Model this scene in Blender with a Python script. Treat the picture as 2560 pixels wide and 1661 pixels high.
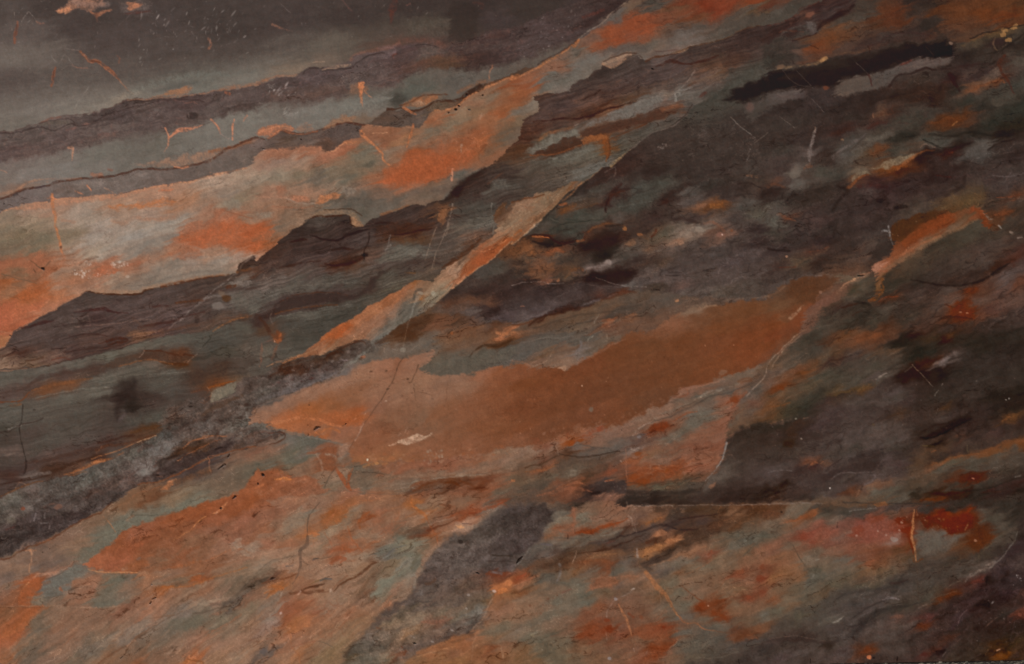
# A polished slab of banded marble standing upright on gravel, seen square on.
import bpy, bmesh, math, random
import numpy as np

scene = bpy.context.scene
for _o in list(bpy.data.objects):
    bpy.data.objects.remove(_o, do_unlink=True)
COLL = scene.collection

# ---------------------------------------------------------------- camera
MM = 0.001
BASE = 1700.0                       # slab millimetres at which z = 0
cam_data = bpy.data.cameras.new("camera"); cam = bpy.data.objects.new("camera", cam_data); COLL.objects.link(cam)
CAM_D = 4.0
cam.location = (0.0, -CAM_D, (BASE - 830.5) * MM)
cam.rotation_euler = (math.radians(90), 0, 0)
cam_data.sensor_width = 36.0
cam_data.lens = 36.0 * CAM_D / 2.560
cam_data.clip_start = 0.05; cam_data.clip_end = 500.0
scene.camera = cam

# ---------------------------------------------------------------- sky, soft sun, exposure
SUN_EL, SUN_AZ = math.radians(46), math.radians(205)      # high, behind the camera and to its left, behind thin cloud
world = bpy.data.worlds.new("World"); scene.world = world; world.use_nodes = True
wn = world.node_tree; wn.nodes.clear()
w_out = wn.nodes.new("ShaderNodeOutputWorld"); w_bg = wn.nodes.new("ShaderNodeBackground"); w_sky = wn.nodes.new("ShaderNodeTexSky")
w_sky.sky_type = 'NISHITA'; w_sky.sun_disc = False; w_sky.sun_elevation = SUN_EL; w_sky.sun_rotation = SUN_AZ
w_sky.air_density = 1.0; w_sky.dust_density = 4.0; w_sky.ozone_density = 1.0
w_bg.inputs["Strength"].default_value = 0.08
wn.links.new(w_sky.outputs[0], w_bg.inputs[0]); wn.links.new(w_bg.outputs[0], w_out.inputs[0])
sun_d = bpy.data.lights.new("sun", 'SUN'); sun_d.energy = 1.4; sun_d.angle = math.radians(14); sun_d.color = (1.0, 0.95, 0.88)
sun = bpy.data.objects.new("sun", sun_d); COLL.objects.link(sun)
sun.location = (-3, -5, 6)
# the lamp shines from the same quarter as the sky's sun: azimuth clockwise from +Y
_d = (math.sin(SUN_AZ) * math.cos(SUN_EL), math.cos(SUN_AZ) * math.cos(SUN_EL), math.sin(SUN_EL))
from mathutils import Vector
sun.rotation_euler = Vector(_d).to_track_quat('Z', 'Y').to_euler()
scene.view_settings.view_transform = 'Standard'; scene.view_settings.look = 'None'
scene.view_settings.exposure = 0.0; scene.view_settings.gamma = 1.0; scene.view_settings.use_curve_mapping = False
# what a white face standing like the slab sends back under this light (measured): base colour = seen colour / this
LIGHT = np.array((0.640, 0.603, 0.588), np.float32)
GLOSS_VEIL = np.array((0.0095, 0.0078, 0.0067), np.float32)

# ---------------------------------------------------------------- stone pattern: tools
# The colour of the stone, with reflected haze and right-hand light falloff in it, is worked out on the slab's own surface, in millimetres of slab
# (x to the right, y downwards from the top left corner of the area seen).
STEP = 2.0
MX0, MX1, MY0 = -96.0, 2656.0, -96.0
YEND = 1700.0
NX = int((MX1 - MX0) / STEP) + 1
NY = int((YEND - MY0) / STEP) + 1
gx = (MX0 + STEP * np.arange(NX)).astype(np.float32)
gy = (MY0 + STEP * np.arange(NY)).astype(np.float32)
GX, GY = np.meshgrid(gx, gy)
K = 640.0 / 2380.0
TILE = {}
for _i, _c in enumerate("ABCDEFGHIJKLMNOP"):
    TILE[_c] = ((_i % 4) * 640.0, (_i // 4) * 415.0)

_rng = np.random.RandomState(7)
_perm = _rng.permutation(512).astype(np.int32)
_ang = _rng.rand(512).astype(np.float32) * 6.2831853
_gxv, _gyv = np.cos(_ang), np.sin(_ang)

def perlin(x, y, seed=0):
    x = x + seed * 37.31; y = y + seed * 91.77
    xi = np.floor(x).astype(np.int32); yi = np.floor(y).astype(np.int32)
    xf = (x - xi).astype(np.float32); yf = (y - yi).astype(np.float32)
    u = xf * xf * xf * (xf * (xf * 6 - 15) + 10); v = yf * yf * yf * (yf * (yf * 6 - 15) + 10)
    def g(ix, iy, dx, dy):
        h = _perm[(_perm[(ix) & 511] + iy) & 511]
        return _gxv[h] * dx + _gyv[h] * dy
    a = g(xi, yi, xf, yf); b = g(xi + 1, yi, xf - 1, yf)
    c = g(xi, yi + 1, xf, yf - 1); d = g(xi + 1, yi + 1, xf - 1, yf - 1)
    return ((a + u * (b - a)) * (1 - v) + (c + u * (d - c)) * v) * 1.5

def fbm(x, y, seed=0, n=3, gain=0.5):
    r = 0; a = 1.0; t = 0.0
    for k in range(n):
        r = r + a * perlin(x * 2.03 ** k, y * 2.03 ** k, seed + 11 * k); t += a; a *= gain
    return r / t

def grain(x, y, ang, long, short, seed, n=3):
    """noise drawn out along the grain of the stone (ang: degrees, rising to the right)"""
    c, s = np.cos(np.radians(ang)), np.sin(np.radians(ang))
    return fbm((x * c - y * s) / long, (x * s + y * c) / short, seed, n)

# shared wobble fields: nothing in stone has a ruled edge
W1X = fbm(GX / 90, GY / 90, 1, 3); W1Y = fbm(GX / 90, GY / 90, 2, 3)
W2X = fbm(GX / 22, GY / 22, 3, 3); W2Y = fbm(GX / 22, GY / 22, 4, 3)
W3 = fbm(GX / 7, GY / 7, 5, 2)
NF = fbm(GX / 5.5, GY / 5.5, 6, 2); NM = fbm(GX / 17, GY / 17, 8, 3)
FA = grain(GX + W2X * 5, GY + W2Y * 5, 20, 55, 4.5, 71, 3); FB = grain(GX + W1X * 10, GY + W1Y * 10, 20, 120, 13, 72, 3); FC = grain(GX, GY, 20, 30, 6, 73, 2)
TEX = (1 + 0.13 * NM + 0.10 * NF)[..., None]

COL = np.zeros((NY, NX, 3), np.float32)
PART = np.zeros((NY, NX), np.int16)
PIT = np.zeros((NY, NX), np.float32)
PARTS = []

def hexc(h):
    return np.array([int(h[i:i + 2], 16) for i in (0, 2, 4)], np.float32) / 255.0

def pts(s):
    out = []; t = (0.0, 0.0)
    for tok in s.replace(";", " ").split():
        if tok in TILE: t = TILE[tok]; continue
        q = tok.split(",")
        out.append((t[0] + float(q[0]) * K, t[1] + float(q[1]) * K) + tuple(q[2:]))
    return out

def smooth_line(p, n=4):
    p = np.array([(a[0], a[1]) for a in p], np.float32)
    if len(p) < 3: return p
    q = np.vstack([2 * p[0] - p[1], p, 2 * p[-1] - p[-2]])
    out = []
    for i in range(1, len(q) - 2):
        for t in np.linspace(0, 1, n, endpoint=False):
            a, b, c, d = q[i - 1], q[i], q[i + 1], q[i + 2]
            out.append(0.5 * (2 * b + (c - a) * t + (2 * a - 5 * b + 4 * c - d) * t * t + (3 * b - a - 3 * c + d) * t ** 3))
    out.append(p[-1])
    return np.array(out, np.float32)

def box(p, m):
    x0, y0 = p.min(0) - m; x1, y1 = p.max(0) + m
    i0 = max(0, int((y0 - MY0) / STEP)); i1 = min(NY, int((y1 - MY0) / STEP) + 2)
    j0 = max(0, int((x0 - MX0) / STEP)); j1 = min(NX, int((x1 - MX0) / STEP) + 2)
    return slice(i0, i1), slice(j0, j1)

def sstep(t):
    t = np.clip(t, 0, 1); return t * t * (3 - 2 * t)

def sdf(p, X, Y):
    """signed distance to a closed outline, positive inside"""
    d = np.full(X.shape, 1e9, np.float32); ins = np.zeros(X.shape, bool)
    n = len(p)
    for i in range(n):
        ax, ay = p[i]; bx, by = p[(i + 1) % n]
        ex, ey = bx - ax, by - ay
        l2 = ex * ex + ey * ey
        if l2 < 1e-6: continue
        wx = X - ax; wy = Y - ay
        t = np.clip((wx * ex + wy * ey) / l2, 0, 1)
        dx = wx - ex * t; dy = wy - ey * t
        np.minimum(d, dx * dx + dy * dy, out=d)
        c = (ay > Y) != (by > Y)
        if ey != 0:
            ins ^= c & (X < ex * (Y - ay) / ey + ax)
    d = np.sqrt(d)
    return np.where(ins, d, -d)

def warp(sl, rag, big=0.0):
    X = GX[sl] + W2X[sl] * rag + W1X[sl] * big + W3[sl] * rag * 0.2
    Y = GY[sl] + W2Y[sl] * rag + W1Y[sl] * big - W3[sl] * rag * 0.2
    return X, Y

def field(cp, sl, X, Y, ang, stretch=2.2, power=1.8):
    """colours between the sampled points, carried along the grain; a point is felt only near by"""
    c, s = np.cos(np.radians(ang)), np.sin(np.radians(ang))
    mean = np.mean([hexc(q[2]) for q in cp], axis=0)
    num = np.zeros(X.shape + (3,), np.float32) + mean.astype(np.float32) * 1e-10
    den = np.full(X.shape, 1e-10, np.float32)
    R = 330.0
    i0, j0 = sl[0].start, sl[1].start
    for q in cp:
        a0 = max(0, int((q[1] - R - MY0) / STEP) - i0); a1 = min(X.shape[0], int((q[1] + R - MY0) / STEP) + 1 - i0)
        b0 = max(0, int((q[0] - R - MX0) / STEP) - j0); b1 = min(X.shape[1], int((q[0] + R - MX0) / STEP) + 1 - j0)
        if a1 <= a0 or b1 <= b0: continue
        dx = X[a0:a1, b0:b1] - q[0]; dy = Y[a0:a1, b0:b1] - q[1]
        a = (dx * c - dy * s) / stretch; b = dx * s + dy * c
        w = 1.0 / (a * a + b * b + 45.0) ** power
        w *= np.clip(1.5 - 1.5 * (dx * dx + dy * dy) / (R * R), 0, 1)
        h = hexc(q[2])
        den[a0:a1, b0:b1] += w
        for k in range(3): num[a0:a1, b0:b1, k] += w * h[k]
    return num / den[..., None]

_seed = [20]
ZONES = []; SAMPLES = []; VEIN_HOST = {}; VEIN_LABELS = {}
def own_part(kind, label, sl, al, level=0.45):
    """a vein or patch that stands out is a piece of its own, set in the bed round it"""
    m = al > level
    if m.sum() < 12: return
    ids = PART[sl][m]; ids = ids[ids < N_BEDS[0]]
    if not len(ids): return
    nm = "%s#%d" % (kind, len(PARTS)); PARTS.append(nm); k = len(PARTS) - 1
    VEIN_HOST[k] = int(np.bincount(ids).argmax()); VEIN_LABELS[nm] = label
    PART[sl][m] = k
N_BEDS = [0]

def Z(name, outline, colours=None, f=10, rag=5, big=0, ang=22, st=0.10, mo=0.05, hue=0.025, lg=110, sh=9, fl=1.0, vn=1.0):
    """one bed of the stone: its outline, the colours found inside it, how soft its edge is"""
    PARTS.append(name) if name not in PARTS else None
    _seed[0] += 3; sd = _seed[0]
    if outline is None:
        sl = (slice(0, NY), slice(0, NX)); al = np.ones((NY, NX), np.float32)
    else:
        p = smooth_line(pts(outline), 3)
        sl = box(p, f * K + rag + big + 6)
        X, Y = warp(sl, rag, big)
        e = min(0.45, f / 60.0)
        X = X + (1 + 31 * e) * FA[sl]; Y = Y - (0.5 + 11 * e) * FA[sl] + 3 * e * FC[sl]
        sd_ = sdf(p, X, Y)
        sd_ = sd_ + min(7.0, 1.2 + f * K * 0.5) * (NM[sl] * 1.2 + NF[sl] * 0.3 + FC[sl] * 0.5)
        al = sstep(sd_ / max(f * K, 2.2) + 0.5)
    k = PARTS.index(name)
    PART[sl][al > 0.5] = k
    ZONES.append((k, sl, al, pts(colours) if colours else [], ang, st, mo, hue, lg, sh, sd, fl, vn))

def paint_beds():
    N_BEDS[0] = len(PARTS)
    own = {z[0]: list(z[3]) for z in ZONES}
    for q in SAMPLES:
        i = min(NY - 1, max(0, int((q[1] - MY0) / STEP))); j = min(NX - 1, max(0, int((q[0] - MX0) / STEP)))
        own[int(PART[i, j])].append(q)
    for k, sl, al, _, ang, st, mo, hue, lg, sh, sd, fl, vn in ZONES:
        # only the neighbourhood that still shows in the end
        vis = PART[sl] == k
        if not vis.any(): continue
        r = np.where(vis.any(1))[0]; c = np.where(vis.any(0))[0]
        m = 60
        r0, r1 = max(0, r[0] - m), min(vis.shape[0], r[-1] + m); c0, c1 = max(0, c[0] - m), min(vis.shape[1], c[-1] + m)
        al = al[r0:r1, c0:c1]
        sl = (slice(sl[0].start + r0, sl[0].start + r1), slice(sl[1].start + c0, sl[1].start + c1))
        x, y = GX[sl], GY[sl]
        wx = x + W1X[sl] * 12 + W2X[sl] * 4; wy = y + W1Y[sl] * 12 + W2Y[sl] * 4
        ca, sa = np.cos(np.radians(ang)), np.sin(np.radians(ang))
        da = 22 * grain(wx, wy, ang, 60, 8, sd + 7, 2) + 40 * grain(wx, wy, ang, 120, 13, sd + 8, 2)
        da = da * fl
        dc = 9 * fl * grain(wx, wy, ang, 40, 7, sd + 9, 3) + 5 * W2Y[sl]
        col = field(own[k], sl, wx + ca * da + sa * dc, wy - sa * da + ca * dc, ang)
        gx_ = x + W1X[sl] * 14; gy_ = y + W1Y[sl] * 14
        s1 = grain(gx_, gy_, ang, lg * 1.3, sh, sd, 4)
        m1 = fbm(wx / 26, wy / 26, sd + 1, 4)
        s2 = grain(wx, wy, ang, lg * 0.8, sh * 1.6, sd + 2, 3)
        s3 = grain(wx, wy, ang, 46, 3.6, sd + 5, 2); s4 = 1 - 2.2 * np.abs(grain(wx, wy, ang, 70, 6.5, sd + 6, 2))
        col = col * (1 + st * (1.25 * s1 + 0.35 * s3 + 0.2 * s4) + mo * (1.5 * m1 + 0.8 * NF[sl]))[..., None]
        col = col + (hue * 0.5 * s2)[..., None] * np.array([1.0, -0.05, -0.75], np.float32)
        # hair veins: thin dark rusty ones and thinner pale ones, in drifts
        h1 = grain(gx_ + W2X[sl] * 6, gy_ + W2Y[sl] * 6, ang, 95, 24, sd + 12, 3); h2 = grain(gx_ + W2Y[sl] * 6, gy_ + W2X[sl] * 6, ang + 7, 80, 20, sd + 13, 3)
        k1 = np.clip(1 - np.abs(h1) / 0.045, 0, 1) * np.clip(0.15 + 1.6 * grain(x, y, ang, 150, 60, sd + 14, 2), 0, 1)
        k2 = np.clip(1 - np.abs(h2) / 0.04, 0, 1) * np.clip(0.05 + 1.5 * grain(x, y, ang, 150, 60, sd + 15, 2), 0, 1)
        col = col * (1 - vn * 0.42 * k1[..., None] * np.array([0.72, 0.92, 1.0], np.float32)) * (1 + vn * 0.22 * k2[..., None])
        lum = (col @ np.array([.3, .59, .11], np.float32))[..., None]   # DESAT
        col = lum + (col - lum) * 0.98
        al = al[..., None]
        COL[sl] = COL[sl] * (1 - al) + col * al

def Q(outline, c, a=0.8, f=30, rag=6, big=0, br=0.0, ang=22, sh=8, lg=50, part=None):
    """a patch of another colour; br breaks it up along the grain"""
    _seed[0] += 1
    p = smooth_line(pts(outline), 3)
    sl = box(p, f * K + rag + big + 14)
    X, Y = warp(sl, rag * 1.2, big)
    e = min(1.2, f / 30.0)
    X = X + 8 * e * FA[sl] + 12 * e * FB[sl]; Y = Y - 3 * e * FA[sl] - 4 * e * FB[sl] + 4 * e * FC[sl] + 6 * e * NM[sl]
    al = sstep(sdf(p, X, Y) / max(f * K * 1.15, 1.6) + 0.5)
    if part: own_part(part[0], part[1], sl, al)
    if br > 0:
        n = grain(X, Y, ang, lg, sh, _seed[0], 4)
        al = al * np.clip(1 - br + br * 1.2 * (n * 2.2 + 0.6), 0, 1)
    al = al * np.clip(0.88 + 0.55 * NM[sl] + 0.4 * NF[sl], 0, 1)
    al = (al * a)[..., None]
    COL[sl] = COL[sl] * (1 - al) + hexc(c) * TEX[sl] * al

def S(line, w, c, a=0.8, s=8, rag=3, taper=0.0, br=0.0, pit=0.0, wl=30, part=None):
    """a vein or a streak along a line, w wide"""
    _seed[0] += 1
    p = smooth_line(pts(line), 4)
    wmax = (max(w) if isinstance(w, (tuple, list)) else w) * K
    sl = box(p, wmax + s * K + rag + 4)
    X, Y = warp(sl, rag)
    best = np.full(X.shape, 1e9, np.float32); tt = np.zeros(X.shape, np.float32)
    n = len(p) - 1
    for i in range(n):
        ax, ay = p[i]; ex, ey = p[i + 1] - p[i]
        l2 = ex * ex + ey * ey + 1e-6
        wx = X - ax; wy = Y - ay
        t = np.clip((wx * ex + wy * ey) / l2, 0, 1)
        d = (wx - ex * t) ** 2 + (wy - ey * t) ** 2
        m = d < best
        best = np.where(m, d, best); tt = np.where(m, (i + t) / n, tt)
    d = np.sqrt(best)
    if isinstance(w, (tuple, list)):
        hw = np.interp(tt, np.linspace(0, 1, len(w)), np.array(w) * K * 0.5).astype(np.float32)
    else:
        hw = np.full(X.shape, w * K * 0.5, np.float32)
    if taper > 0:
        hw = hw * np.clip(np.minimum(tt, 1 - tt) / taper, 0.05, 1)
    # a streak thinner than the grid keeps its weight as a fainter one
    soft = max(s * K * 1.15, 2.8)
    if hexc(c).mean() > 0.50: a = a * (0.6 if hexc(c).mean() < 0.58 else 0.32)
    al = sstep((hw - d) / soft + 0.5) * np.clip(hw / 0.8, 0.25, 1)
    if part: own_part(part[0], part[1], sl, al, 0.3)
    if br > 0:
        nn = perlin(GX[sl] / wl * 2, GY[sl] / wl * 2, _seed[0])
        al = al * np.clip(1 - br + br * (nn * 1.6 + 0.8), 0, 1)
    if pit: PIT[sl] = np.maximum(PIT[sl], al * pit)
    al = al * np.clip(0.86 + 0.8 * NM[sl] + 0.7 * NF[sl] + 0.5 * FC[sl], 0, 1)
    al = (al * a * 0.93)[..., None]
    COL[sl] = COL[sl] * (1 - al) + hexc(c) * TEX[sl] * al

def B(at, rx, ry, ang, c, a=0.7, n=0.5, soft=0.6, wl=18, pit=0.0, part=None):
    """a rounded cloud of colour with an uneven rim"""
    _seed[0] += 1
    if hexc(c).mean() > 0.45: a = a * 0.6
    for q in pts(at):
        r = max(rx, ry) * K * 1.8
        sl = box(np.array([[q[0], q[1]]], np.float32), r + 4)
        x = GX[sl] + W2X[sl] * 3 - q[0]; y = GY[sl] + W2Y[sl] * 3 - q[1]
        cs, sn = np.cos(np.radians(ang)), np.sin(np.radians(ang))
        u = (x * cs - y * sn) / (rx * K); v = (x * sn + y * cs) / (ry * K)
        d = np.sqrt(u * u + v * v)
        if n: d = d + n * fbm((GX[sl]) / wl, GY[sl] / wl, _seed[0], 3)
        al = sstep((1 - d) / max(soft, .05) + 0.35)
        if part: own_part(part[0], part[1], sl, al, 0.4)
        if pit: PIT[sl] = np.maximum(PIT[sl], al * pit)
        al = (al * a)[..., None]
        COL[sl] = COL[sl] * (1 - al) + hexc(c) * al

def LACE(outline, c, a=0.5, wl=26, aniso=2.5, ang=20, w=0.08, f=60, seed=None):
    """a net of hair veins inside an outline"""
    _seed[0] += 2; sd = seed or _seed[0]
    p = smooth_line(pts(outline), 3)
    sl = box(p, f * K + 8)
    X, Y = warp(sl, 6)
    m = sstep(sdf(p, X, Y) / max(f * K, 1) + 0.5)
    cs, sn = np.cos(np.radians(ang)), np.sin(np.radians(ang))
    u = (X * cs - Y * sn) / (wl * aniso); v = (X * sn + Y * cs) / wl
    n = perlin(u, v, sd) + 0.45 * perlin(u * 2.1, v * 2.1, sd + 5)
    k = np.clip(1 - np.abs(n) / (w * 1.5), 0, 1)
    k *= np.clip(0.45 + 1.3 * perlin(u * .7, v * .7, sd + 9), 0, 1)
    al = (k * m * a * 0.62 * np.clip(0.9 + 0.7 * NF[sl], 0, 1.3))[..., None]
    COL[sl] = COL[sl] * (1 - al) + hexc(c) * al

def SPOT(outline, c, n, rmin, rmax, a=0.7, seed=1, stretch=1.0, ang=40, pit=0.0):
    """small flecks strewn inside an outline"""
    rg = np.random.RandomState(seed)
    p = np.array([(q[0], q[1]) for q in pts(outline)], np.float32)
    lo, hi = p.min(0), p.max(0); done = 0
    for _ in range(n * 12):
        if done >= n: break
        x, y = lo + (hi - lo) * rg.rand(2)
        if sdf(p, np.array([[x]], np.float32), np.array([[y]], np.float32))[0, 0] < 0: continue
        done += 1
        r = (rmin + (rmax - rmin) * rg.rand() ** 2.2) * K; al_ = a * (0.1 + 0.5 * rg.rand())
        st = 1 + (stretch - 1) * rg.rand(); an = np.radians(ang + rg.uniform(-28, 28))
        sl = box(np.array([[x, y]], np.float32), r * st + 3)
        dx = GX[sl] - x; dy = GY[sl] - y
        u = (dx * np.cos(an) - dy * np.sin(an)) / st; v = dx * np.sin(an) + dy * np.cos(an)
        d = np.sqrt(u * u + v * v)
        al = sstep((r - d) / 1.8 + 0.5) * min(1.0, r / 0.9)
        if pit: PIT[sl] = np.maximum(PIT[sl], al * pit)
        al = (al * al_)[..., None]
        COL[sl] = COL[sl] * (1 - al) + hexc(c) * al

def F(lines, w=7, c="d8cfc8", a=0.75, br=0.5):
    """fine pale scratches: each line x,y>x,y"""
    t = ""
    for tok in lines.split():
        if tok in TILE: t = tok; continue
        S(t + " " + tok.replace(">", " "), w * 0.72, c, a * 0.52, 5, 2.5, 0.25, br, wl=14)

def blur(a, r):
    for ax in (0, 1):
        for _ in range(2):
            p = np.pad(a, [(r + 1, r) if i == ax else (0, 0) for i in (0, 1)], mode="edge")
            c = np.cumsum(p, axis=ax, dtype=np.float64)
            n = a.shape[ax]; k = 2 * r + 1
            a = ((c[k:k + n] - c[:n]) if ax == 0 else (c[:, k:k + n] - c[:, :n])) / k
            a = a.astype(np.float32)
    return a

def grade():
    """the last pass over the whole face: the fine crystal grain every stone has"""
    global COL
    # greys in this stone are warm greys, and browns lie near one line between grey and orange
    d = np.maximum(0, 0.085 - (COL[..., 0] - COL[..., 2])) * 0.62
    COL[..., 0] += 0.5 * d; COL[..., 2] -= 0.5 * d
    Rr, Bb = COL[..., 0], COL[..., 2]
    line = Bb + 0.325 * (Rr - Bb)
    COL[..., 1] = line + (COL[..., 1] - line) * 0.60
    wr = np.clip(COL[..., 0] - COL[..., 2] - 0.16, 0, 0.3)[..., None]
    COL = 0.335 + (COL - 0.335) * 1.10 - 0.004
    lum = (COL @ np.array([.3, .59, .11], np.float32))[..., None]
    COL = lum + (COL - lum) * (0.97 - 0.5 * wr)
    COL = np.clip(COL, 0.03, 1)
    for r, amt in ((10, 0.22),):      # crisper local contrast
        L = COL.mean(2); b = blur(L, r)
        COL = COL * (1 + amt * (L - b) / np.maximum(b, 0.05))[..., None]
    g1 = fbm(GX / 4.2, GY / 4.2, 61, 2); g2 = fbm(GX / 8.5, GY / 8.5, 62, 2); g3 = fbm(GX / 9, GY / 9, 63, 2)
    rg = np.random.RandomState(5).randn(NY, NX).astype(np.float32)
    COL = COL * (1 + 0.035 * g1 + 0.04 * g2 + 0.010 * rg)[..., None]
    COL = COL + 0.010 * g3[..., None] * np.array([1, -.3, -.7], np.float32)
    COL = np.clip(COL, 0.01, 0.95)
# ---------------------------------------------------------------- stone pattern: the beds, from the top left down to the bottom right
Z("charcoal_field", None,
  """A -300,-300,4b4342 100,100,4c4443 250,300,564d4b 700,250,443c3d 1100,350,483f3f 1500,200,463e3f 2200,250,403939 150,540,665e58 330,500,605853
  100,720,544b49 700,700,57504d 1200,650,544c49 1800,600,4f4744 2200,480,4a4240 1500,420,4b4342 1900,100,413a3a 450,50,423a3a 950,200,433b3b
  B 300,200,423a3b 900,150,3f3737 1500,80,3c3434 2000,100,383030 1520,240,4b443c 1900,250,3d3532 300,420,534b47 700,420,5b5349 1150,340,4c433c 1950,330,433833 2250,180,40373a
  C 100,100,3b3331 300,60,3c3432 800,60,43373a 500,-200,3e3535 2000,-300,6a3a28""", ang=10, st=.05, mo=.05, lg=140, sh=14, hue=.012, fl=.5, vn=0.15)
Z("upper_grey_band", """A -400,1000 0,930 500,880 1000,830 1250,790 1500,745 1800,670 2100,620 2380,570 B 300,540 500,510 560,460 900,440 1300,360
  1500,330 1800,380 B 2000,900 1000,1400 A 2000,1700 -400,1800""",
  """A 0,1100,6a645d 300,1050,6c6660 150,1170,67625b 700,930,706a62 1000,880,746d63 1150,930,7a6f60 1350,830,6c6a63 1700,770,636763 1900,720,60635e 2250,640,6b675f 2300,730,696760
  B 100,570,6f685d 300,610,756655 600,560,6a5b4e 450,490,5f5850 900,450,5d5146 1200,420,62463a 1500,390,583f37""", f=330, rag=6, ang=13, st=.05, mo=.04, lg=160, sh=14, hue=.012, vn=0.15)
Z("upper_mauve_band", """A -400,1310 0,1228 110,1222 390,1140 560,1085 800,1062 1000,1010 1200,928 1450,908 1750,888 2050,838 2380,795 B 0,775 100,745 290,715 380,705 480,635 620,628 870,570
  950,505 1200,470 1330,420 1500,400 1750,420 1900,380 2200,290 2380,270 C 100,230 250,150 420,80 600,20 900,-250 1300,-250 C 1100,900 B 1000,1500 A 2000,1900 -400,1900""",
  """A 50,1280,5b4f4c 300,1280,564946 150,1400,5d4946 500,1150,5e5350 600,1250,5c4c4a 900,1080,4f4342 1100,1060,4c3f40 1300,1000,564743 1000,1200,5e504c 700,1350,5e4c48 1500,1100,584947 1750,950,513f3e
  2000,1000,5a4c49 2300,900,554745 2200,1040,4f403c 1800,1150,5a4a45 300,1450,624d48 900,1320,5d4c47
  B 100,850,534644 300,760,514343 250,900,5a463f 600,700,514345 900,600,544748 900,750,574946 1150,500,59494a 1150,700,5a4946 700,850,5c4740 1400,600,543d39 1350,500,4f3c3b 1600,520,574943 1500,620,5b4037
  1750,600,55402f 2000,560,48342f 2250,500,443433 2300,400,4a3a37 1900,460,4c3a36 2200,340,4a3532 
  C 100,300,463736 300,230,4b3c3d 500,150,463837 700,100,443533 200,420,4d3f3f 500,300,4a3b3b 800,120,3f2f2d 300,520,4c3a37 700,230,43312e""", f=24, rag=6, ang=14, st=0.09, mo=.10, hue=.03, sh=7)
Z("second_grey_band", """A -400,1620 0,1520 500,1430 720,1385 1000,1320 1300,1245 1540,1225 1700,1205 1850,1165 2000,1090 2380,1015 B 0,1010 120,965 540,955 860,880 880,810 960,790
  1100,815 1300,810 1420,705 1600,640 1800,640 2000,660 2200,625 2380,590 C 0,590 240,505 350,455 560,400 700,300 850,190 1000,80 1090,0 1250,-250 2800,-250 C 2600,900 E 2380,1500 -400,1500""",
  """A 200,1540,6f645e 600,1480,6c6660 900,1450,676660 1200,1400,63615b 1500,1330,63615a 1800,1300,6a6862 2000,1230,6c6a64 2300,1120,6e6c65 1300,1300,5f5853
  E 50,100,71675f 300,60,726c68 600,40,6f6c69 150,200,7a6558 900,20,6b6863
  B 100,1060,69655e 400,1050,6d6a64 700,1020,6b6b66 300,980,645a53 900,980,666863 1100,950,62625d 1150,830,5f5a53 950,840,6a5a4c 1400,760,575751 1500,850,4f5450 1700,700,5c564f 1900,770,565450 2300,660,57534d 1300,920,40413e 1200,1040,6d6257
  1600,900,6b5a49 1000,1100,705d4c 2100,700,5b554e
  C 50,640,5a4f46 300,540,5b524a 600,400,5a5047 800,270,5a4f4c 1000,100,5d4b3c""", f=90, rag=8, ang=14, st=0.035, mo=.05, lg=140, sh=12, hue=.014, vn=0.3)
Z("thin_brown_band", """E -400,410 0,302 100,272 210,228 430,188 560,142 860,112 1060,92 1280,32 1520,32 1700,12 A 1950,1492 2080,1402 2200,1352 2380,1282 B 0,1277 120,1290 200,1218 300,1230 420,1250 580,1218 720,1168
  870,1142 1010,1170 1100,1108 1220,1022 1330,1027 1480,1032 1600,987 1700,943 1900,932 1960,882 2080,802 2150,785 2380,690 C 200,640 500,1000 F 0,900 E -400,900""",
  """E 50,370,675a56 200,300,6a5d5b 350,260,6c5f5b 600,220,6b5a52 650,160,6d6059 900,170,6d6059 1200,120,6c5f58 1600,90,685952 1900,60,665850 2300,-20,6a5c53
  B 50,1330,6a5750 200,1330,625049 280,1300,584538 500,1300,5f4f47 750,1250,5a4a45 680,1320,5b4337 850,1260,5d4b44 930,1190,584a45
  1200,1100,574438 1350,1080,56463d 1500,1080,5c4c43 1400,1150,5b4d44 1700,980,61513f 1850,900,5e4838 2000,850,503a2c""", f=16, rag=6, ang=14, st=.06, mo=.09, hue=.02, sh=7)
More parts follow.
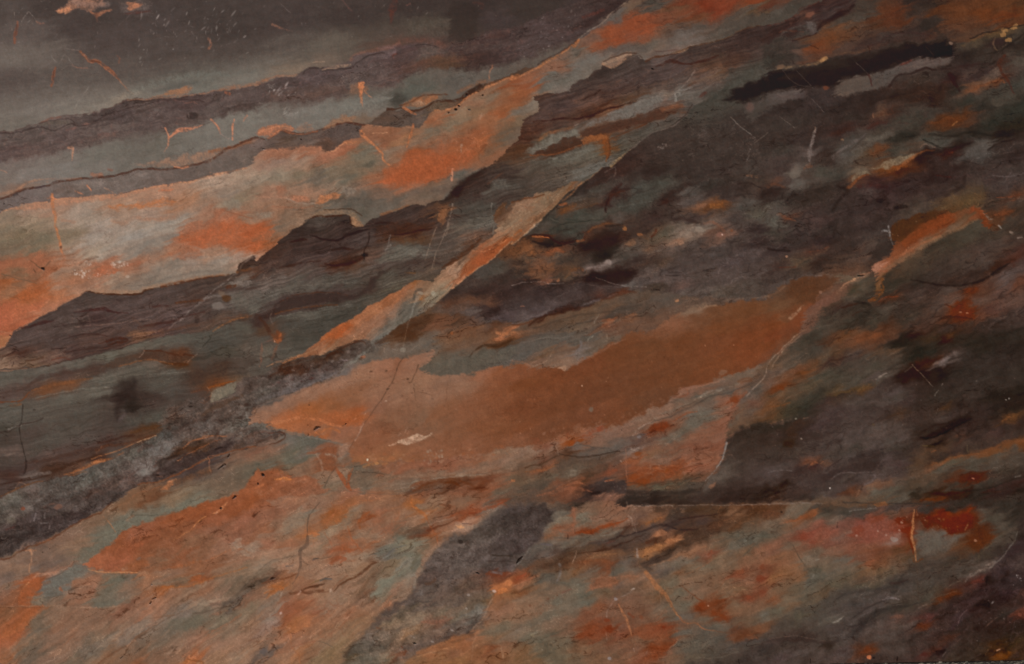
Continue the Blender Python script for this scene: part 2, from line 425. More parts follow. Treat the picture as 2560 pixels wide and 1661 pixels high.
Z("tan_field", """E -400,580 0,432 100,392 250,352 470,332 520,312 800,287 1100,262 1400,202 1640,162 1800,142 1960,92 2290,22 B 0,1450 90,1395 350,1388 450,1352 600,1382 700,1410 830,1312 975,1270 972,1222 1035,1162 1280,1182
  1450,1190 1520,1190 1600,1105 1660,1025 1830,1010 1970,905 2100,835 2160,800 2380,712 C 0,742 250,622 420,522 620,382 830,232 900,142 1080,12 1250,-300 2800,-300 C 2800,1000 F 2500,900 1000,1543 I 600,300 -400,300""",
  """E 30,600,7a6d57 100,520,7f6f5b 300,420,8d7462 350,520,8a7862 200,650,756a52 350,720,716852 100,750,726450 550,400,947561 700,440,958170 650,620,7d6f58 850,680,938577 800,480,91806f 950,560,918173 900,800,94836f
  1250,640,90857a 1150,450,947a66 1100,330,95735c 1500,280,99735c 1700,330,9a6f52 1400,480,947a69 1350,560,90806f 1500,560,8d8275 1300,780,7b7165 1550,700,7f7467 1600,560,8b8072 1200,800,8a7868 1000,780,918373
  1900,300,8c735f 2000,150,957f6c 2250,100,917c68 2150,250,837262 2150,350,84735f 2250,300,7e7058 1900,480,8e6a54 2000,470,9a5f45 2100,560,a0583a 2300,620,a34f2e 1900,640,a3583c 2330,750,a4502c 2100,700,9f6045 1800,720,9c6248
  1650,800,94664c 1700,650,97644b 2000,770,93735c 2250,860,8f7565 2050,880,897a6b 1800,880,857365 1600,930,857767 2100,980,82715f 1900,1000,7c7062 1500,980,817263 1500,1060,7a6e60 1200,950,95644b 950,940,9d5f45 1050,1060,8b7460 900,1100,8f6650
  700,900,97725b 620,1000,8f715b 700,1060,96684c 560,1130,957058 900,1180,896c57 1300,1110,7a6a5b 1100,1140,7f6c5b
  100,900,92583f 300,900,93593f 450,980,93593d 150,1000,7f6047 250,1060,805f46 60,1080,97552f 350,1150,a0552f 100,1180,8d6244 250,1200,a0552f 500,1220,a0613f 50,1320,a8553a 300,1300,a3583a 50,1450,a5523a 120,1500,a1543a 400,1330,9f664c
  I 20,80,92603f 
  B 200,1440,8e5f48 500,1420,925e46 150,1530,8c7060 400,1500,917662 700,1450,966048 850,1400,93583f 800,1500,80674f 1000,1450,716856 1050,1390,6d6655 1080,1500,6f6450 1200,1450,7b6753 1100,1280,84573f 1250,1250,86573d 1350,1320,8f6543
  1200,1340,87553d 1450,1350,7a624e 1600,1250,6f624f 1800,1150,70644f 1700,1400,8b5338 1500,1430,91502f 1700,1330,7f5c45 2000,1280,8f5234 1900,1400,90502f 1500,1530,9c4c28 1800,1500,9b4b28 1950,1500,86573d 2050,1420,8b5434 2100,1300,94522f
  2300,1050,94522f 2200,1100,8a5a3c 2050,1050,7e6347 2000,980,836048 2200,900,746450 2320,870,80583d 1700,1120,8c573a 1850,1080,7f6950 1500,1200,7c5b44 
  F 50,100,8b7a66;200,120,7f7460;400,80,756953;600,100,6a6052;700,60,6f6450;800,150,66604f;900,100,6f624d;100,250,8f6a54;300,200,8a6a54;500,250,8f6b54;700,200,7f6a56;900,250,6a5a4b;1000,200,7d604d;1100,120,8a5c42;1200,250,725c4c;1050,330,5d564b;900,350,55524a;1300,320,60574b;1500,230,6f5d4e;1400,190,8a5a42;1600,270,665849;1650,200,6f5a48;1750,230,5f5044;1800,150,6a5a4c;1900,80,55554e;500,420,7a6450;300,500,75604d;400,450,80654f;200,600,6f5f4e;100,650,7d6048;60,720,8f4f2c;30,600,a3502c;50,450,846a55;150,400,8a674f;1000,420,5a5549;700,340,655c4f;600,380,6f5f4e;1100,400,5f574c;1300,90,a1502f;1500,80,9c4a28;1700,50,9c4a28;1600,130,9a4d2c;1400,30,a04c28 C 50,770,85492c 150,800,8a4a2f 100,900,8a5132 180,720,82523a 20,1000,86502f 50,870,884e2e 20,1150,6c5b45 80,1030,675f52 200,960,6e6455 60,1250,665545
  300,720,5f6059 450,760,5f5d55 600,660,62605a 350,820,615d54 350,640,7a5642 450,600,7c5440 550,560,6b6054 700,560,63605a 500,850,665a51 650,450,60594d 800,350,6a4f42 750,430,7b4c36 900,300,8a4327 950,380,833f27 1000,200,7a4430
  960,150,54504d 1150,180,843f26 1200,300,874026 1150,230,854027 1250,170,80402a 1100,340,7a4330 1050,100,65513f 1300,60,454540 1250,110,50463c 1450,150,6d4130 1500,80,634530 1600,30,6d3624 1800,60,752e1c 1900,100,74301f 2000,20,7a3522 2300,20,773820 1700,180,653c27
  1400,220,723f2b 1500,240,5e4a3c 1700,250,554a40 2000,200,4f453b 2200,120,554b3f 2300,100,5a4833 1600,320,5f554e 1700,350,63574f 1550,400,615850 1900,320,574d42 1850,380,594c42 2100,240,4c463f 2250,200,4a4239
  1100,430,5c5048 950,470,5d524a 1250,450,605649 1350,430,6a594c 850,580,6a5c4f 1000,560,7b6150 1150,480,5c5149 1200,540,5f564e 1500,470,6d5b50 1350,510,645248 750,640,665c50 
  D 50,50,5d3426 100,180,47443e 250,100,43403a 50,120,4d4942""", f=14, rag=6, ang=20, st=0.05, mo=.07, hue=.025, sh=8, vn=0.6)
Z("dark_brown_band", """I -400,330 0,155 60,110 E 110,1543 200,1500 390,1392 660,1252 800,1167 880,1180 960,1192 1280,1192 1340,1162 1500,1122 1700,1080 1900,1042 2130,1007 2190,1000 2210,932 2280,872 2380,832 F 0,880 130,772 190,740 210,692 300,620
  420,550 500,490 590,455 650,475 740,467 830,457 880,482 890,542 950,565 1080,502 1160,462 1290,422 1430,362 1560,372 1640,332 1740,312 1840,202 1900,132 2050,60 2180,0 B 2230,1500 2310,1420 C 0,1345 60,1300 90,1180 120,1102 240,1042 240,972 212,902 260,877
  380,872 550,842 560,792 700,722 830,622 930,632 1000,590 1060,522 1160,512 1240,572 1500,492 1680,432 1830,402 2000,352 2100,292 2300,237 2380,240 D 150,202 270,132 340,82 440,32 520,-20 700,-300 D 2900,-300 L 2700,1543 P 2700,2000 M -400,2000""",
  None, f=12, rag=6, ang=18, st=0.17, mo=.08, hue=.028, sh=5.5)
Z("left_grey_bed", """I -400,430 0,365 170,345 400,330 540,292 700,262 900,212 1050,172 1200,132 1330,87 1450,62 1600,32 1850,5 E 2000,1510 2200,1450 2380,1425 F 100,1420 300,1380 700,1330 1000,1320 1100,1280 J 900,60 600,250 300,400 I 2000,900 1500,1100 800,1400 0,1800 -400,1900""",
  None, f=18, rag=5, ang=12, st=0.1, mo=.05, hue=.018, sh=6, fl=.35, vn=0.7)
Z("dusky_orange_field", """D -60,430 60,350 130,310 250,330 430,312 500,240 560,195 700,150 820,20 900,-300 2900,-300 2900,1200 1000,1200 -60,800""", None, f=60, rag=6, ang=16, st=0.05, mo=.08, hue=.02)
Z("right_dark_field", """J 600,230 900,100 1050,90 1150,62 1280,-20 F 1480,1402 1650,1292 1720,1232 1900,1082 2050,962 2190,872 2300,762 2380,702 G 0,735 90,662 200,562 280,492 420,342 520,242 700,132 830,22 C 920,1543 1000,1472 1160,1342 1290,1242 1480,1182
  1560,1122 1700,985 1850,905 1980,805 2100,745 2250,665 2380,615 D 0,645 100,630 400,590 560,535 700,512 950,475 1200,395 1450,385 1600,368 1720,408 1860,390 2100,300 2380,225 2900,100 P 2900,2000 M 600,2000""", None, f=12, rag=5, ang=16, st=0.06, mo=0.1, hue=.025, sh=8, lg=80, fl=0.55)
Z("black_lens", """C 1995,938 2040,880 2090,815 2200,775 2380,715 D 0,680 100,652 300,640 400,615 560,560 700,535 950,500 1200,420 1450,400 1600,385 1720,420 1732,470 1700,530 1340,552 1100,652 930,692 700,738 640,800 400,812 150,832 0,862 C 2200,950 2060,942""",
  """C 2100,860,292122 2300,830,281f20 D 100,780,271d1d 400,720,2a2020 700,640,2b2221 1000,600,2a2020 1300,500,282020 1600,430,261d1d 600,580,332b27 900,520,302725 1200,440,2c2422 300,670,2e2625 1650,500,241b1b""", f=60, rag=5, ang=14, st=.04, mo=.05, hue=.01, vn=0.2)
Z("pale_streak", """C 2200,985 2380,890 D 0,868 150,840 250,820 310,845 380,880 330,905 200,930 60,1000 -60,1060 C 2250,1120 2150,1060""",
  """C 2300,1000,433f3c D 30,930,494443 150,880,504645 250,850,534a48 330,870,443b3d 50,1000,403a38 200,900,4d4443""", f=50, rag=5, ang=22, st=.06, mo=.06, hue=.015)
Z("grey_streak", """D 590,870 640,800 700,745 930,695 1100,655 1230,610 1340,562 1500,555 1700,540 1705,600 1690,632 1500,632 1300,672 1200,702 1130,790 1000,832 850,862 700,902""",
  """D 700,800,57493f 800,770,54483f 900,800,514740 1050,720,474444 1150,660,4b4645 1000,760,4a4543 1300,600,554744 1400,620,5b4d46 1500,600,544744 1600,590,4f4642 1680,580,4d4440 650,840,463f3e 1300,640,50433f 720,870,5a4a3f""", f=36, rag=4, ang=20, st=.06, mo=.05, hue=.015)
Z("orange_vein", """G 832,8 770,62 640,125 520,172 400,232 250,252 180,282 0,342 F 2330,400 2290,350 2220,440 2215,520 2240,562 2200,662 2080,720 2000,802 1850,882 1750,962 1620,1080 1480,1062 1300,1182 1100,1272 1000,1342 850,1442 700,1530 J 650,22 560,102 420,202 250,275 150,300 420,240
  600,222 700,175 800,150 950,78 1050,88 1150,62 1280,-20 F 1480,1402 1650,1292 1720,1232 1900,1082 2050,962 2190,872 2300,762 2380,702 G 0,735 90,662 200,562 280,492 420,342 520,242 700,132""", None, f=14, rag=4, ang=38, st=.08, mo=.09, hue=.03, sh=7, lg=60)
Z("speckled_mauve_band", """M -400,130 I -300,1620 0,1543 200,1442 420,1382 650,1342 850,1262 1000,1202 1200,1112 1350,1022 1450,962 1500,900 1490,850 1540,720 1650,680 1800,620 1950,600 2000,640 2180,560 2200,470 2290,430 J 0,402 100,382 200,302 400,242 650,202 750,150 950,82 1050,92 1150,132 1000,232 870,302
  750,402 500,502 300,582 0,692 I 2330,860 J 0,832 270,930 250,962 100,1030 I 2380,1062 2100,1122 1900,1192 1700,1292 1500,1392 1300,1422 M 1100,22 900,142 600,292 340,432 0,572 -400,720""", None, f=26, rag=6, ang=24, st=.10, mo=.20, hue=.03, sh=9, lg=36)
Z("lower_tan_field", """M -400,722 0,574 340,434 600,294 900,144 1100,24 I 1300,1424 1500,1394 1700,1294 1900,1194 2100,1124 2380,1062 J 60,1032 255,964 275,932 200,912 0,832 I 2325,865 J 0,694 300,584 500,504 750,404 880,302 1000,232 1150,132 1280,-20 F 1400,1450 1480,1402 1700,1370 2000,1400 G 0,1452 100,1442 350,1382 640,1322
  820,1252 1000,1182 1250,1162 1500,1182 1900,1232 2380,1205 H 0,1122 150,1062 400,1000 600,1000 820,1020 940,1000 1200,1200 2900,1100 P 2900,2000 M -400,2000""", None, f=26, rag=5, ang=20, st=0.05, mo=.07, hue=.028, sh=8, lg=80)
Z("clay_lens", """I 2322,868 J 0,694 300,584 500,504 750,404 880,292 1000,292 1200,242 1350,242 1500,212 1600,182 1650,202 1600,282 1530,332 1560,372 1700,402 2050,392 2100,352 2200,322 2380,332 K 0,302 120,300 180,335 350,330 480,345 600,300 700,232 850,150 1000,72 1100,0
  G 1300,1543 1450,1422 1650,1330 1780,1312 2000,1272 2380,1232 H 0,1212 150,1102 280,1052 620,1022 600,1120 500,1180 440,1282 360,1310 335,1402 300,1543 L 330,0 200,102 120,190 0,262 K 2380,262 2250,320 2100,382 1900,432 1800,482 1620,512 1500,600 1390,692 1280,702 1230,760 1080,830 900,902 830,850 700,882 560,930 500,962 400,982 300,1042 150,1060
  0,1082 J 2380,1062 2200,1110 2100,1142 1900,1150 1800,1172 1600,1190 1300,1200 1000,1222 900,1200 870,1102 880,1055 760,1040 600,985 480,960 330,935 200,905 60,850""", None, f=34, rag=7, ang=22, st=.035, mo=.05, hue=.014, sh=10, lg=90, fl=.6, vn=0.3)
Z("olive_field", """H 940,1005 1040,1040 1090,1010 1200,925 1400,790 1600,670 1800,575 1960,490 2050,570 2130,600 2200,500 2380,430 2900,300 P 2900,300 L 2380,1100 1500,700 800,700 K 2200,900 2000,950 2150,560 2300,330 L 0,255 120,180 300,60 H 420,1500 520,1330 640,1240 740,1170 850,1080""", None, f=60, rag=6, ang=26, st=0.07, mo=.07, hue=.028, sh=8, lg=60, fl=0.55, vn=0.6)
Z("rust_streak", """H 1000,985 960,965 1000,902 1130,822 1172,722 1132,580 1250,502 1450,432 1620,402 1720,440 1800,420 1900,380 1960,395 2010,450 2060,520 2070,580 2020,560 1965,485 1800,570 1600,665 1400,785 1200,922 1100,1002 1060,1060 1050,1150 960,1260 1000,1150 1020,1060""", None, f=26, rag=4, ang=32, st=.06, mo=.07, hue=.02)
Z("dusky_mauve_field", """K 1740,1482 1800,1402 1900,1280 1962,1172 1975,1100 1990,1040 2040,960 2120,900 2250,860 2380,840 L 0,862 200,802 400,692 600,582 800,522 1000,442 1150,372 1300,312 1400,262 1550,230 1700,180 1800,100 2000,20 2380,-60 2900,-200 2900,900 2380,985 2150,1062 1850,1142 1620,1212 1450,1302
  1250,1372 1000,1402 900,1442 850,1530 P -20,45 O 2000,60 1700,40 1650,0""", None, f=70, rag=6, ang=20, st=0.05, mo=0.08, hue=.016, sh=9, lg=60, fl=0.55, vn=0.6)
Z("lower_right_field", """O 0,35 300,40 600,48 900,20 1000,75 1080,72 1400,70 1700,65 2380,58 P 0,55 300,48 500,50 700,85 900,88 1100,70 1300,62 1500,80 1700,30 2000,40 2900,40 P 2900,2000 N 1500,2000 2000,1000 2300,500""", None, f=24, rag=4, ang=20, st=0.05, mo=.08, hue=.022, sh=8, lg=70, fl=0.55)
Z("streaked_field", """M -400,1005 0,1005 500,1003 800,1018 1120,1003 1300,900 1450,830 1700,840 2000,760 2330,700 N 100,640 390,720 500,760 720,860 950,720 1140,600 1400,560 1560,600 1490,800 1380,960 1080,1190 790,1543 700,1800 M -400,1900""", None, f=30, rag=6, ang=36, st=.09, mo=.07, hue=.02, sh=9, lg=90)
Z("orange_lens", """M 790,630 850,562 950,482 1080,392 1150,302 1400,222 1700,112 1900,42 2080,0 I 2250,1470 J 0,1292 50,1300 200,1285 330,1345 500,1345 600,1420 640,1500 N 120,20 280,130 200,300 50,330 M 2300,440 2150,420 2000,500 1950,600 1700,640 1500,660 1400,690 1280,692 1080,690 900,670 830,665""", None, f=30, rag=7, ang=24, st=.05, mo=.09, hue=.02, sh=9, lg=70)
Z("mauve_patch", """O 0,60 200,45 330,90 390,130 395,170 350,232 300,322 240,392 160,472 100,542 0,602 N 2300,700 2200,720 2180,860 2215,900 2150,1002 2120,1122 2080,1192 2010,1242 2000,1282 1800,1332 1500,1442 1380,1543 1250,1700 850,1700 N 790,1543 850,1402 960,1292 1080,1192 1150,1092 1250,1032 1340,1012 1380,962 1450,902 1490,802 1500,722 1560,642
  1620,542 1700,452 1760,392 1830,342 1960,322 2050,262 2150,192 2300,102 2380,70""", None, f=90, rag=7, ang=26, st=0.05, mo=0.16, hue=.02, sh=8, lg=40)
Z("plum_field", """P 2900,100 2380,200 2325,310 2280,422 2210,510 2130,612 2050,672 1850,752 1650,852 1560,960 1430,1022 1300,1062 1100,1110 950,1180 820,1300 700,1350 560,1330 400,1260 200,1250 0,1310 O 2200,1400 2000,1480 1850,1600 P 2900,2000""", None, f=110, rag=6, ang=24, st=0.05, mo=.12, hue=.02, sh=9, lg=50, fl=0.55, vn=0.8)
